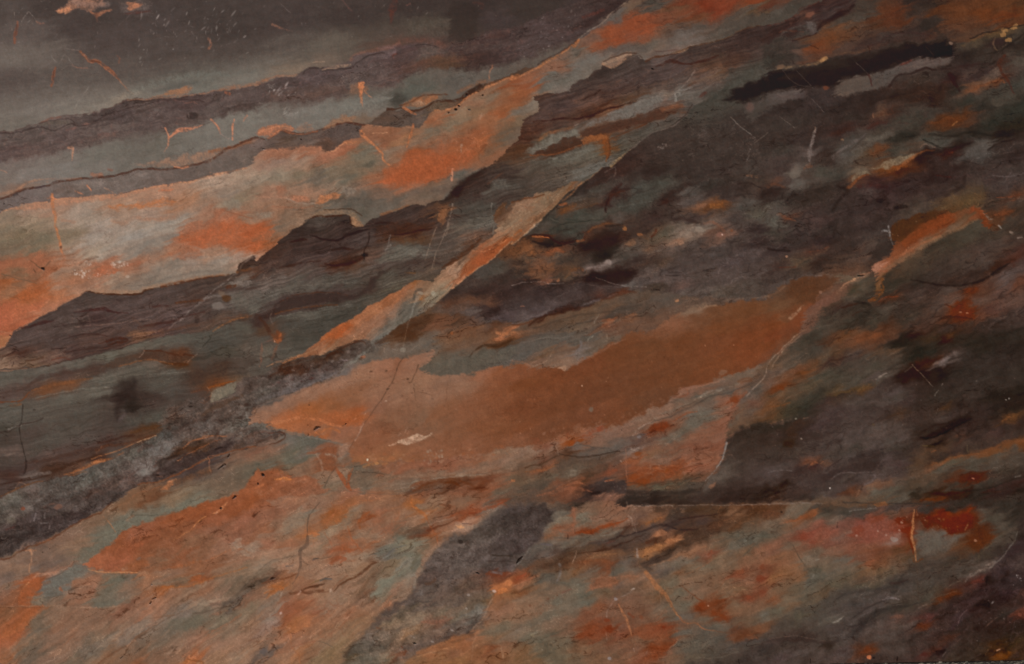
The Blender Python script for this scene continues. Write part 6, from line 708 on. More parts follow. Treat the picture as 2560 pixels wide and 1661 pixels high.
S("E 700,1500 900,1480 1100,1462 1400,1425", 12, "73594f", .6, 10); S("E 500,1500 700,1470 1000,1440", 16, "3d2c2a", .6, 12); S("E 1500,1543 1700,1500 1950,1450 2200,1400 2380,1390", 26, "5c3f30", .6, 18, 5, br=.3); S("E 1980,1540 2130,1450 2180,1430 2300,1400", 16, "865833", .7, 10); S("E 1240,1420 1330,1500", 30, "5d4338", .5, 20)
B("E 2030,1300", 34, 66, 80, "6e655f", .75, .4); B("E 2105,1230", 34, 50, 80, "583a20", .75, .5); B("E 2060,1180", 26, 40, 60, "6d5a48", .6, .5); S("E 2110,1130 2180,1115", 34, "54301f", .8, 12); Q("E 2130,1090 2220,1060 2350,1080 2300,1120 2180,1110", "72665d", .7, 20, 5); Q("E 2140,1190 2380,1160 2380,1300 2160,1320", "5e5a53", .5, 40, 6); S("E 1950,1330 1970,1450", 30, "4a3a35", .5, 20); S("E 2050,1160 2150,1150 2380,1140", 20, "4d3630", .6, 14)
LACE("E 700,1250 1300,1200 2100,1050 2200,1020 1900,1300 1400,1480 700,1500 300,1500", "35211f", .6, 22, 4, 12, .09, 60); LACE("E 700,1250 1300,1200 2100,1050 2200,1020 1900,1300 1400,1480 700,1500 300,1500", "6f564c", .5, 18, 4, 12, .08, 60)
# F
S("F 540,452 620,428 750,432 870,440 920,470 950,540", (20, 44, 40, 50, 60, 60), "7f674c", .65, 18, 4); S("F 640,412 760,402 870,402 940,430 985,462", 12, "4a3424", .8, 7, 3); S("F 500,492 590,457 650,476 740,467 830,458", 18, "47281a", .85, 8, 3); Q("F 878,482 930,482 990,530 990,562 930,560 892,520", "8a6647", .75, 14, 4); S("F 870,480 885,540 940,570", 16, "3f2418", .7, 8)
S("F 1160,455 1290,415 1420,362", (26, 22, 10), "7d5538", .75, 10); S("F 200,700 320,610 430,545 500,490", 10, "8a6a50", .4, 8); Q("F 800,200 900,200 920,250 860,280 800,240", "7d7264", .6, 26, 5)
Q("F 320,290 450,272 510,310 420,340 350,325", "a3664a", .75, 18, 5); Q("F 550,345 600,285 740,248 790,275 680,320 580,362", "ac683f", .8, 18, 5); S("F 560,320 610,285", 8, "c08a68", .7); S("F 280,300 330,320 420,350 560,350", 14, "93867a", .6, 9); S("F 0,285 200,290 320,295", 20, "a07058", .5, 14); Q("F 200,200 260,180 280,250 240,280 200,260", "93563f", .5, 26, 7, br=.4); Q("F 0,430 120,430 160,460 60,480 0,470", "807868", .6, 24, 5); S("F 160,380 350,390 530,380", 16, "96583f", .5, 10, br=.3)
LACE("F 0,350 300,350 600,300 500,420 200,500 0,500", "85543f", .6, 14, 1.8, 20, .12, 60); SPOT("F 40,400 400,400 300,480 60,440", "5f5648", 30, 3, 8, .6, 61); S("F 740,330 820,280", 30, "4f4436", .5, 18)
S("F 320,715 430,690 470,690", (10, 30, 14), "35190f", .8, 10); S("F 500,640 560,660 640,690 760,690 850,645 950,612 1050,590", (8, 16, 20, 24, 26, 26, 10), "2d1713", .8, 11); S("F 700,780 800,765 900,775", 20, "371c14", .7, 12); S("F 640,910 720,925 800,920 900,900 990,855", (8, 20, 26, 30, 20), "38190f", .85, 11); S("F 220,945 330,925 420,900 600,890", (16, 20, 14, 8), "3c2018", .7, 11); S("F 1110,540 1200,525 1280,540", 20, "331915", .6, 12)
S("F 1290,640 1400,632 1500,605 1600,592 1640,580", (10, 22, 20, 20, 8), "33180f", .85, 10); Q("F 1090,560 1300,530 1650,540 1650,590 1300,645 1100,640", "4a2b1e", .5, 40, 8, br=.3); Q("F 1280,680 1500,660 1640,660 1620,720 1350,740 1260,720", "5a3c22", .55, 40, 8, br=.3); Q("F 860,900 1000,870 1000,960 800,990 660,960", "4f2f1e", .4, 40, 8, br=.3)
S("F 1830,250 1900,170 2000,110 2120,30", (60, 80, 60, 40), "311b14", .6, 40, 8, br=.3); Q("F 1820,200 1890,180 1910,260 1850,290 1810,270", "33190f", .6, 30, 8); S("F 1740,310 1840,200 1950,110 2080,30", 24, "55564f", .5, 18); Q("F 2170,140 2300,120 2330,200 2200,230", "575651", .5, 40, 6); Q("F 2080,330 2200,300 2200,400 2000,440 1850,440 1900,380", "474642", .5, 40, 8)
S("F 1050,610 1050,690 1010,780 1005,880", (20, 14, 14, 24), "2f1d17", .7, 10); B("F 1010,830", 20, 40, 90, "241612", .6, .5); S("F 1250,640 1240,700 1220,760", 12, "69605c", .6, 8); S("F 1200,780 1250,740", 16, "8f8680", .6, 8)
S("F 1180,850 1230,800 1350,778 1500,790 1640,825", (20, 40, 40, 40, 20), "605f56", .5, 30); S("F 1250,850 1400,820 1600,830", 8, "716f64", .6, 6); S("F 1220,880 1400,850 1640,860", 8, "42403b", .6, 6); S("F 1230,960 1350,910 1500,885 1640,890 1720,920", (14, 30, 40, 30, 10), "46342d", .6, 22); S("F 1390,990 1480,1000", 14, "6a4a26", .6, 8)
Q("F 230,1280 350,1212 500,1186 700,1182 850,1203 935,1203 975,1170 1050,1090 1055,1045 1120,1015 1220,950 1262,958 1180,1010 1100,1095 1085,1160 1000,1195 930,1225 800,1245 600,1270 400,1305 260,1345 180,1380 130,1420 90,1400 150,1330", "3f2f2b", .82, 22, 5, part=('brown_streak', 'dark brown arched lens in grey rock'))
S("F 230,1265 350,1205 500,1182 700,1178 850,1200", 12, "4f2f20", .7, 8); S("F 180,1372 350,1335 550,1307 660,1297 760,1290", 14, "5f3b22", .75, 8); S("F 200,1405 400,1365 640,1320 900,1290", 9, "605f58", .6, 6); S("F 250,1430 500,1390 760,1345", 8, "585852", .6, 6); S("F 500,1480 700,1420 850,1380", 10, "353633", .6, 8); S("F 480,1110 700,1090 980,1090", 9, "626059", .5, 6); S("F 560,1130 800,1130 960,1110", 8, "3d3c38", .5, 6); S("F 1100,1130 1250,1100 1400,1070", 9, "3d362d", .6, 6); S("F 1180,1120 1300,1080", 8, "77705f", .6, 6); S("F 1120,1180 1250,1130", 9, "37322b", .6)
LACE("F 400,1050 1000,1050 900,1160 300,1180", "605f5a", .6, 8, 8, 3, .2, 60); LACE("F 200,1390 900,1290 800,1450 300,1543", "5a5a54", .6, 9, 8, 14, .2, 60); LACE("F 200,1390 900,1290 800,1450 300,1543", "333431", .6, 10, 8, 14, .16, 60)
S("F 0,1405 70,1405 140,1385 180,1300 240,1260", (44, 40, 40, 26, 20), "402c27", .75, 16); S("F 40,1420 90,1480 130,1560", (30, 34, 40), "4a2d22", .75, 14); S("F 150,1350 130,1410 160,1470", 10, "6d5a50", .5)
S("F 1832,355 1812,440 1790,530 1755,620 1725,700 1680,790 1650,900 1630,1000", (12, 14, 10, 8, 10, 8, 8, 4), "95806c", .75, 7, 2, br=.35); S("F 1680,570 1630,690 1595,790 1575,880", 10, "7d6856", .65, 7, 2, br=.3); S("F 1720,720 1670,820 1660,920", 9, "75604f", .5); S("F 1800,540 1760,650", 7, "85705c", .5); S("F 1830,30 1820,130", (20, 26), "b07054", .8, 10)
Q("F 1682,480 1715,402 1768,405 1780,480 1745,545 1695,515", "7a5336", .8, 22, 4); S("F 1690,430 1675,500", 14, "3f3a34", .6); S("F 2150,170 2200,130 2300,60", 14, "5f3a28", .5); Q("F 2220,430 2280,360 2330,330 2300,430 2230,490", "5a3d26", .7, 20, 5, br=.3); S("F 2240,420 2310,370", 8, "7d5f40", .6); S("F 2190,350 2190,430", 9, "767068", .5); S("F 2190,500 2215,560 2200,640", 12, "6f6a5c", .6)
S("F 1730,950 1830,885 1900,840 1990,770 2050,720 2090,680", (14, 46, 40, 40, 24, 14), "4e2c1a", .8, 12, 5, br=.3); Q("F 2010,900 2050,830 2200,790 2330,690 2380,660 2380,705 2300,762 2190,872 2060,950", "9c4a26", .6, 22, 5, br=.3, ang=38); S("F 2010,790 2150,790 2330,690", 9, "b8764a", .6); Q("F 1960,1000 2040,950 2020,990 1960,1025", "a04e26", .8, 12, 3)
S("F 1650,1292 1720,1232 1900,1082 2050,962 2190,872 2300,762 2380,704 G 0,735 90,662 200,562 280,492", 11, "a58a64", .8, 7, 2, br=.2); S("G 280,492 420,342 520,242 700,132 830,22", 12, "7d6142", .7, 8, 2)
S("F 1500,1230 1470,1300 1440,1390 1410,1490 1395,1540", (30, 20, 22, 14, 6), "aaa296", .75, 9, 3, br=.3); B("F 1650,1190", 24, 28, 60, "a2a691", .75, .4); B("F 1530,1180", 20, 30, 60, "8f9080", .6, .5); S("F 1465,1240 1490,1160 1540,1150", 26, "4c473f", .7, 14); S("F 1530,1240 1560,1210", 24, "9a6430", .7, 12); S("F 1330,1390 1380,1340", 12, "3f3a34", .6); S("F 980,1350 1000,1330", 10, "3a3832", .7); LACE("F 1600,1250 1750,1000 2000,800 2330,560 2330,720 2000,960 1700,1240", "5f4630", .6, 12, 2, 40, .12, 40); LACE("F 850,1440 1200,1240 1450,1100 1500,1200 1250,1420 1000,1520", "b07a55", .5, 12, 2, 35, .12, 40)
Q("F 690,1543 800,1470 860,1450 900,1470 850,1520 J 800,20 700,70 650,40", "a04e26", .75, 16, 5, br=.2)
F("F 165,1125>172,1110 680,1230>688,1228 985,825>995,815 1095,640>1100,632 665,835>715,735 480,940>500,905 1085,915>1092,910 70,1010>60,1015 5,1285>12,1283 1970,1110>1960,1140 2240,1395>2246,1400 2170,1240>2200,1180 2275,1210>2290,1170 1690,385>1696,380 1270,460>1300,435", 9, "c0b4ac", .8)
# G
Q("G 0,350 180,290 400,245 360,300 200,420 60,560 0,640", "80684f", .4, 24, 5, br=.4, ang=35); S("G 0,340 100,310 220,290 300,270", 16, "5a3018", .7, 10); S("G 0,380 120,350", 10, "b08060", .5); S("G 20,640 60,610 90,600", 24, "8a4a22", .7, 12); S("G 230,560 200,550 240,540 110,650", 10, "9a9688", .6)
LACE("G 0,400 250,300 500,230 300,450 100,620 0,700", "9a5a36", .6, 12, 2, 38, .14, 40); LACE("G 0,400 250,300 500,230 300,450 100,620 0,700", "b49a78", .5, 12, 2, 38, .10, 40)
Q("G 560,60 680,20 800,10 760,60 640,100 560,110", "5d5e59", .55, 30, 6); S("G 650,150 560,250 470,330", 14, "94623a", .6, 9); S("G 440,360 500,350", (14, 26), "94502c", .85, 9); Q("G 430,440 480,380 600,360 540,420 460,470", "6d4526", .6, 24, 6, br=.4); S("G 600,400 700,380 800,350", 16, "5a3f28", .6, 12)
S("G 700,150 560,280 430,360 300,490", 18, "2a2624", .55, 14); S("G 860,60 960,10", 10, "7a6a62", .4)
S("G 960,20 965,50 945,100", (6, 12, 6), "b0a49a", .7, 6); F("G 950,125>990,130 2020,50>2030,30 2040,95>2055,100 1720,190>1735,195 1490,450>1510,448 1555,455>1575,460 2150,448>2175,445 2220,715>2245,710 1175,965>1320,995 1360,1060>1372,1040 1295,1112>1302,1114 640,1105>840,1120 850,1115>1020,1130 1940,645>1955,640 2035,582>2040,584 2160,800>2166,806 1830,110>1815,150", 9, "b8aca4", .75)
S("G 1010,170 960,220 910,300 880,370 870,420", (30, 50, 40, 26, 20), "41211b", .75, 18); S("G 1090,210 1000,230", 26, "3c221c", .6, 16); S("G 900,300 870,400 880,430", 10, "2a1815", .6)
S("G 1360,330 1450,270 1560,200 1680,170 1740,150", (50, 60, 50, 30, 10), "38251f", .7, 26, 6, br=.2); S("G 1370,350 1440,330", 40, "3f211a", .7, 20)
Q("G 920,320 1080,220 1300,150 1550,140 1560,190 1380,300 1300,370 1100,420 930,420", "434946", .5, 50, 8); S("G 1000,320 1200,280 1400,230", 10, "353a38", .5); S("G 980,390 1150,350 1300,330", 10, "50534e", .5)
S("G 500,500 700,510 850,490 900,440", 12, "2f3836", .6, 9); S("G 450,545 600,520 720,510", 12, "2a3331", .7, 9); S("G 400,500 440,560 420,620", 34, "323735", .6, 20); S("G 550,580 650,640", 20, "303937", .6, 14); S("G 330,480 440,520", 10, "55574f", .5)
S("G 150,650 250,640 340,660 400,700 480,720 600,690", (10, 26, 26, 20, 30, 16), "3a1c13", .8, 12); S("G 190,660 250,655 340,672", (16, 18, 8), "a0582e", .85, 8); S("G 190,700 300,730 380,745 460,740", (14, 30, 34, 16), "2a1f1c", .8, 12); S("G 600,700 660,690", 20, "7d4a2a", .8, 10); S("G 670,690 680,640 720,610", 12, "5a2a1c", .7)
S("G 680,640 760,580 850,540 960,540 1050,560", (12, 26, 24, 16, 10), "6a4226", .6, 14); B("G 1050,585", 26, 22, 40, "855830", .8, .7, .4, 8); S("G 870,560 1020,545", 20, "2a1f1a", .7, 12); Q("G 760,640 860,600 1000,640 980,740 860,790 700,790 640,760", "301c16", .5, 50, 8); B("G 1190,640", 14, 26, 80, "7d5233", .8, .5); S("G 1200,660 1260,680", 16, "5a4430", .6); S("G 1300,660 1335,620 1340,590", 20, "51261a", .7, 12)
Q("G 1080,690 1120,680 1150,720 1110,750 1060,730", "74553d", .7, 18, 4); Q("G 760,820 880,790 920,850 840,910 740,890", "2a2421", .6, 40, 8); S("G 700,960 790,955 850,920 900,890", (30, 46, 26, 44), "6f5d57", .7, 22); B("G 895,890", 26, 34, 80, "7a6a63", .6, .4); Q("G 660,1020 800,970 1000,950 1150,960 1120,1050 1000,1090 700,1090", "311e1a", .6, 40, 8)
Q("G 1480,640 1560,560 1700,560 1790,560 1770,600 1700,640 1760,680 1650,700 1520,680", "746557", .5, 40, 8, br=.3); B("G 1740,590", 44, 30, 10, "8a7d6d", .6, .5); B("G 1640,640", 40, 34, 0, "857262", .6, .6); Q("G 1510,690 1560,670 1610,710 1570,740", "8f6a52", .75, 14, 4); S("G 1790,540 1860,525 1930,560 1970,600", 24, "7d4f3c", .6, 16); B("G 1940,640", 40, 26, 10, "7a5348", .7, .5); B("G 1955,640", 8, 10, 0, "c8b4a4", .8); S("G 1500,500 1600,490 1700,520 1780,550", 26, "3c2a25", .6, 16); B("G 2040,600", 16, 14, 0, "74472f", .7)
Q("G 1840,355 1960,345 1950,380 1880,405 1845,385", "7d5028", .8, 12, 4); Q("G 1690,365 1810,345 1810,380 1720,390", "7a543d", .65, 20, 5); S("G 2190,90 2280,100", 26, "674a36", .7, 12); S("G 2100,170 2200,160 2320,210", 12, "2a2020", .6); S("G 2080,280 2140,270 2160,300", 20, "2f2625", .5); S("G 2060,360 2200,350 2260,330", 22, "4f4d4c", .5)
Q("G 0,740 160,690 130,800 0,860", "744a2c", .6, 30, 8, br=.5); Q("G 140,770 220,760 210,850 150,830", "82502c", .6, 24, 8, br=.4); S("G 320,800 420,785 490,800", (20, 34, 12), "82482c", .75, 12); Q("G 150,960 240,890 380,900 380,990 280,1050 180,1010", "70492f", .5, 30, 10, br=.5); S("G 560,970 650,960", (30, 40), "64412a", .7, 16); S("G 490,1040 540,1000", 24, "64482f", .6); S("G 330,1090 360,1065", 26, "7d4e3a", .7); S("G 420,1070 430,1065", 20, "8a5638", .7); B("G 60,940", 50, 26, 20, "5f4636", .5, .6)
S("G 0,1110 130,1085 280,1078 330,1100 480,1090", 6, "8a7a74", .6, 5, br=.3); S("G 80,1310 110,1305", 10, "8a5a44", .7); LACE("G 0,780 600,780 650,1100 0,1100", "2a211d", .7, 20, 1.8, 15, .12, 60); LACE("G 0,780 600,780 650,1100 0,1100", "7a5034", .6, 16, 1.6, 15, .12, 60)
S("G 0,1465 60,1460 130,1430 180,1400 240,1395 340,1350 350,1310", (14, 12, 12, 14, 20, 26, 10), "5f5355", .6, 10, 4); S("G 640,1310 700,1280 760,1255 820,1245", 20, "5c5153", .6, 12); S("G 640,1320 660,1310", 10, "9a9094", .7); S("G 890,1220 970,1190", 14, "5a5054", .6, 10); S("G 830,1250 950,1210 1050,1170 1150,1180", (16, 34, 40, 12), "593224", .7, 16); S("G 340,1370 450,1340 600,1330 760,1290", (26, 40, 30, 14), "432720", .7, 16); S("G 160,1480 240,1420 350,1385 500,1360", 20, "40251b", .75, 12); S("G 0,1480 100,1475 180,1440", 14, "5a3020", .7)
S("G 200,1510 400,1450 600,1390 800,1370 1000,1340 1200,1290", 16, "473a30", .6, 12); S("G 600,1470 800,1430 1000,1390", 14, "43382f", .6, 12); S("G 850,1440 900,1430 870,1460 930,1440", 30, "8a4f34", .7, 14); S("G 1060,1400 1150,1380", 26, "7a5038", .6, 14); S("G 540,1540 760,1480 860,1460 1000,1430", 20, "6d5a48", .5, 14); S("G 810,1375 780,1430 765,1465", (6, 9, 5), "958d7c", .7, 6); B("G 1530,1258", 22, 14, 30, "966948", .9, .3); S("G 1320,1150 1370,1155", 12, "1c1513", .8, 6); S("G 1500,1240 1650,1230", 20, "6a5040", .4)
S("G 1440,1370 1600,1320 1750,1290 2000,1250 2380,1215", 16, "77604c", .4, 14); Q("G 1720,1290 1850,1285 1900,1305 1780,1330 1760,1345", "80674f", .55, 18, 4); S("G 780,1040 1000,1110 1250,1130", 6, "857a72", .4); S("G 1480,1110 1460,1170", 12, "3c302e", .5)
LACE("G 1300,700 2380,300 2380,1180 1400,1180 1200,1000", "2e2423", .7, 24, 2.6, 14, .11, 80); LACE("G 1300,700 2380,300 2380,1180 1400,1180 1200,1000", "6d5c55", .5, 20, 2.4, 18, .09, 80); LACE("G 900,50 2300,0 2300,400 1500,500 900,300", "2a2120", .6, 26, 2, 20, .10, 80)
B("G 1745,770", 8, 8, 0, "1c1513", .8, .2, .5); S("G 1780,970 1900,955", 10, "271d1c", .6); S("G 1430,1020 1590,1022", 10, "28201f", .6, br=.4)
# H
S("H 780,140 830,90 900,60 950,70", (20, 50, 30, 8), "6f664f", .75, 16); S("H 740,200 800,160 850,110 940,80", (30, 26, 24, 10), "774526", .75, 12); S("H 850,190 950,180 1100,200", 40, "431f20", .5, 26); S("H 1120,50 1180,20 1290,0", (30, 40, 20), "7a431f", .8, 14); B("H 250,70", 60, 44, 20, "665d52", .6, .6); B("H 270,170", 70, 60, 20, "57534f", .5, .5); S("H 340,30 400,0", 30, "6a4432", .6, 18); F("H 365,195>385,180 845,665>852,662 1120,690>1124,698", 12, "cfc6bc", .9); S("H 0,200 60,170 150,200", 24, "5c3a2a", .6, 16)
S("H 90,455 160,475 250,515", (30, 36, 10), "6d412e", .7, 14); S("H 0,380 120,330 150,370", 40, "4f4c47", .5, 26); Q("H 0,460 90,470 180,560 0,580", "54554f", .6, 40, 6)
B("H 175,842", 15, 13, 0, "a97a5a", .9, .2, .4); B("H 490,1175", 18, 16, 0, "a08070", .85, .2, .4); B("H 1375,520", 10, 10, 0, "8a6a50", .8); B("H 1160,635 1210,650", 8, 8, 0, "8a6450", .7); S("H 260,930 310,885 420,840 520,790 580,750", (40, 30, 14, 14, 8), "5f4a38", .55, 14, 5, br=.4); S("H 0,775 200,790", 20, "231a1b", .6, 14); S("H 380,800 500,780 560,750", 12, "5f3a2c", .7); S("H 90,945 250,940", 14, "552e24", .7, 9)
Q("H 1130,590 1180,530 1300,490 1480,430 1620,430 1560,480 1400,560 1300,660 1240,720 1160,700", "4d331e", .7, 18, 5, part=('brown_patch', 'dark brown pebble shaped patch on the rust streak')); S("H 1120,560 1130,620 1150,700 1165,740", (14, 18, 10, 4), "6f7076", .7, 8); S("H 1060,605 1110,605", 18, "75787e", .75, 8); B("H 1060,800", 90, 70, 30, "3c332f", .5, .5)
Q("H 1230,720 1330,640 1420,560 1560,470 1640,450 1720,480 1745,520 1620,580 1500,640 1400,690 1290,760", "7a3a1d", .6, 18, 5, br=.15, ang=30, part=('orange_patch', 'rust orange core of the streak')); S("H 1620,560 1720,510", 14, "5a2c1a", .6); S("H 1290,780 1310,760", 14, "b0805e", .7, 7); S("H 1190,850 1260,820 1400,740 1600,650", 20, "8f5638", .6, 14); Q("H 970,960 1040,910 1130,890 1150,930 1060,970 1000,1000", "96654f", .6, 20, 5, br=.2); S("H 1050,980 1100,975", 20, "8a3f2c", .7, 10); S("H 1080,940 1200,860", 30, "8a492c", .5, 18)
S("H 1000,1010 1100,960 1250,880 1400,790 1600,670 1800,575 1950,500", (20, 30, 34, 30, 30, 30, 16), "73593f", .55, 16, 4); S("H 1100,1020 1250,920 1450,800 1650,690 1850,600", 40, "403a2e", .4, 30)
S("H 835,1025 885,1022", (8, 14), "0e0b0a", .95, 6, 1, pit=1); S("H 670,1140 720,1100 800,1060 840,1040", (6, 14, 26, 10), "c08a60", .85, 8, 3, br=.3); S("H 640,1180 760,1090 940,1010", 30, "7d5a45", .5, 20); B("H 800,1050", 18, 12, 20, "d09a68", .7); S("H 860,1010 960,990", 20, "8a5a44", .6, 12)
S("H 205,1415 260,1370 330,1290", (34, 30, 12), "8a6a50", .85, 12); S("H 0,1220 60,1190 160,1120", 18, "6d523f", .5, 12); Q("H 250,1060 600,1020 600,1120 480,1200 430,1280 250,1260 180,1160", "573925", .45, 40, 6); S("H 440,1290 480,1190 600,1120", 14, "7a5240", .5); Q("H 440,1290 540,1210 700,1160 720,1220 600,1280 480,1320", "6f4a3d", .5, 30, 5, br=.2); S("H 440,1020 500,1018", 10, "8a7f7c", .5, br=.5); LACE("H 340,1300 500,1280 480,1420 360,1520 330,1420", "86513e", .7, 14, 1.5, 35, .14, 40)
B("H 1900,250", 160, 80, 10, "54452f", .45, .7); LACE("H 1450,330 1950,200 2000,400 1700,480", "75603a", .6, 14, 1.4, 20, .12, 80); S("H 1980,240 1960,330 1950,400", 12, "6f5a3a", .6); S("H 1990,435 2060,490 2090,500", (8, 20, 6), "9a9c9c", .8, 7); S("H 2140,550 2165,580", 16, "8f9090", .75, 7); S("H 2250,615 2275,625", 18, "9a8474", .75, 8); S("H 2320,670 2360,660", 16, "95857c", .7, 8); S("H 1900,400 1960,420 2020,500 2055,575", (30, 30, 34, 12), "743a20", .75, 12); S("H 2110,455 2200,440 2290,415", (20, 36, 14), "6d3c26", .75, 12); S("H 2120,290 2250,290 2350,265", (8, 14, 10), "6d3a28", .7, 9); S("H 2050,330 2200,300 2380,310", 8, "5f4a3d", .6)
S("H 2090,90 2230,100 2380,70", 12, "5a4f50", .6); S("H 2190,160 2260,60", 8, "5a4f50", .5); S("H 1560,90 1700,105", 14, "4a1f1a", .6); S("H 1660,280 1800,190 1830,100", 34, "2a1f1d", .5, 24); S("H 600,420 640,350 740,230 640,190", (30, 26, 40, 20), "241d1c", .55, 20); S("H 1180,390 1280,380", 34, "1f1a1a", .6, 18)
LACE("H 0,250 1000,150 1500,100 1500,350 1100,560 900,700 0,780", "231b1b", .7, 28, 1.8, 20, .11, 80); LACE("H 0,250 1000,150 1500,100 1500,350 1100,560 900,700 0,780", "553f3a", .55, 24, 1.8, 20, .09, 80); LACE("H 1000,100 1900,50 2300,50 2300,250 1500,300", "5a3a34", .5, 20, 2.4, 15, .10, 80)
S("H 1330,1060 1500,1090 1600,1110 1800,1110 2000,1060 2150,960 2250,900", (10, 20, 20, 16, 24, 24, 10), "261d19", .7, 14); S("H 2100,950 2200,900 2300,870", 30, "40241b", .5, 18); S("H 1060,1050 1070,1150 1010,1230 970,1240", (20, 26, 30, 14), "6d4420", .75, 12); S("H 1030,1260 1100,1220 1210,1215", (10, 16, 10), "6b2f1c", .75, 9); Q("H 1810,1140 1960,1130 1920,1170 1830,1180", "662f1a", .7, 18, 5, br=.2)
Q("H 1650,1290 1780,1290 1900,1250 1860,1320 1950,1400 1880,1430 1700,1400 1720,1340", "682c15", .75, 24, 8, br=.25, ang=10); B("H 1850,1370 1790,1360", 14, 10, 0, "8a5a44", .7); S("H 1500,1410 1700,1400 1900,1420", 14, "35231c", .6, 10); S("H 690,1320 800,1290 900,1270", 14, "3c1f17", .65, 10); S("H 780,1390 880,1340", 12, "3f241a", .6, 8); S("H 800,1260 900,1280 950,1300", 20, "23211f", .6, 14); S("H 700,1230 900,1200", 30, "5a4f3e", .4, 22)
LACE("H 900,1200 2380,700 2380,1543 700,1543", "241c18", .7, 20, 4, 20, .11, 80); LACE("H 900,1200 2380,700 2380,1543 700,1543", "6b5044", .5, 20, 4.5, 20, .10, 80); LACE("H 1300,1100 1900,750 2380,650 2380,1000 1700,1150", "564740", .5, 18, 4.5, 24, .1, 60)
F("H 2195,1265>2205,1268 2235,1480>2260,1475 525,1475>532,1478", 10, "b8aca4", .7)
# I
S("I 0,155 60,112 E 110,1543", 20, "a3714f", .5, 12, 2); B("I 92,35", 7, 12, 70, "3a2a24", .8, .2, pit=.5)
S("I 0,365 90,360 140,345 250,342", 12, "8a5a40", .6, 8); Q("I 0,310 60,300 160,310 170,330 90,345 0,340", "806753", .7, 14, 4); S("I 110,315 130,285", 8, "33211c", .8); S("I 180,290 220,300 240,290", 8, "3a2822", .7); Q("I 260,280 430,220 600,210 700,200 600,240 450,260 300,300", "70584a", .55, 20, 6, br=.4); S("I 240,270 330,260 400,235", 14, "4a2c22", .7, 8); S("I 480,265 560,240 650,255", 16, "5d3028", .6, 10); S("I 480,160 620,150", 10, "341f1b", .7, br=.3); S("I 0,230 150,200 250,180", 30, "4c2c22", .5, 18, br=.3)
S("I 920,110 1000,85 1080,65 1180,70 1130,95 1000,120", (6, 24, 34, 20, 26, 8), "472218", .75, 11); S("I 600,190 800,160 1000,140 1150,120", 14, "3f2822", .6, 10); S("I 650,40 850,20 1000,40", 16, "432723", .6, 12); S("I 1250,30 1400,0 1500,-20", 30, "8a6046", .5, 20); S("I 540,290 700,240 900,180 1100,120", 16, "5a3a33", .5, 12); S("I 0,350 400,325 540,288 900,210 1200,130 1450,55", 10, "3f2f2b", .6, 8)
S("I 0,570 120,555 250,520 320,460 420,410 600,390 800,350 920,340", (10, 14, 26, 34, 40, 40, 34, 10), "4c3630", .65, 16); S("I 300,545 450,500 600,480 750,450 860,430", (14, 30, 34, 26, 8), "754b2e", .75, 12); S("I 0,650 100,650 190,640 280,560", (14, 14, 14, 8), "6f3c20", .8, 8); S("I 100,690 190,670", 24, "6d4a30", .7, 12)
Q("I 940,320 1080,250 1250,210 1340,170 1500,185 1650,210 1790,215 1770,290 1720,300 1600,290 1450,260 1300,260 1150,300 1040,340", "513a2e", .7, 20, 5, br=.15, ang=8); S("I 1500,285 1620,300 1730,300 1740,310", (14, 24, 30, 14), "4e2f14", .75, 9); S("I 1100,320 1200,295 1350,262 1450,265 1600,300", 14, "7d4f30", .7, 8); S("I 1340,175 1500,180 1640,215 1800,215", 14, "4e2818", .7, 9); S("I 1350,140 1330,190 1290,240", (6, 7, 5), "8a7464", .7, 6); S("I 1350,145 1340,165", 8, "2f2b26", .7); LACE("I 1550,200 1790,200 1740,300 1560,280", "8a5f42", .7, 10, 2, 10, .14, 40); S("I 1830,205 1790,240 1740,290", (14, 8, 14), "b59a84", .75, 7, br=.3); S("I 1945,40 1950,70 1880,140", (10, 14, 8), "2f2f2c", .65, 8); S("I 1800,260 1900,240 2000,200", 30, "363937", .5, 20)
Q("I 1750,330 1900,300 2100,280 2100,420 1900,520 1760,520", "4b372c", .5, 50, 8); S("I 1780,560 1950,540 1960,600 1900,660", 26, "5d3a2a", .6, 16, br=.3); Q("I 1960,560 2040,520 2200,460 2170,550 2050,620 1950,665", "706856", .85, 12, 3, part=('pale_patch', 'pale grey chip in the speckled band')); S("I 1940,520 2050,490 2190,450", (20, 24, 10), "83481f", .85, 9, 3); S("I 1930,520 1950,560", 14, "a08068", .6, br=.5); LACE("I 1830,560 1960,540 1960,680 1860,700", "8a4a2c", .7, 12, 1.6, 40, .14, 40)
S("I 870,470 1040,430 1250,400 1500,390 1720,380", 8, "66645b", .5, 6); S("I 300,620 700,540 1050,510", 9, "6d6a60", .55, 6); S("I 800,540 1000,515", 7, "77705f", .5); S("I 820,460 1000,410", 12, "66645a", .5, 9); LACE("I 800,480 1300,350 1750,350 1700,480 1100,500", "66645c", .6, 9, 8, 8, .2, 60); LACE("I 800,480 1300,350 1750,350 1700,480 1100,500", "413f3b", .6, 10, 8, 8, .16, 60); LACE("I 220,680 900,540 900,760 250,850", "5f5c55", .5, 10, 8, 12, .18, 60)
S("I 1250,470 1170,560 1110,650 1090,760 1100,820", (40, 80, 70, 50, 20), "2c2324", .6, 60); S("I 1230,520 1250,640 1180,740", (40, 70, 30), "2a2627", .5, 50); S("I 1140,720 1150,770 1110,830", (20, 40, 20), "564c52", .6, 26); S("I 1240,560 1400,600 1550,620", (80, 90, 30), "3d302c", .5, 60); S("I 960,750 1000,620 1050,560", 20, "3f3a36", .5, 18); Q("I 1160,790 1400,770 1540,700 1550,800 1400,850 1180,860", "4c4f4b", .5, 40, 6)
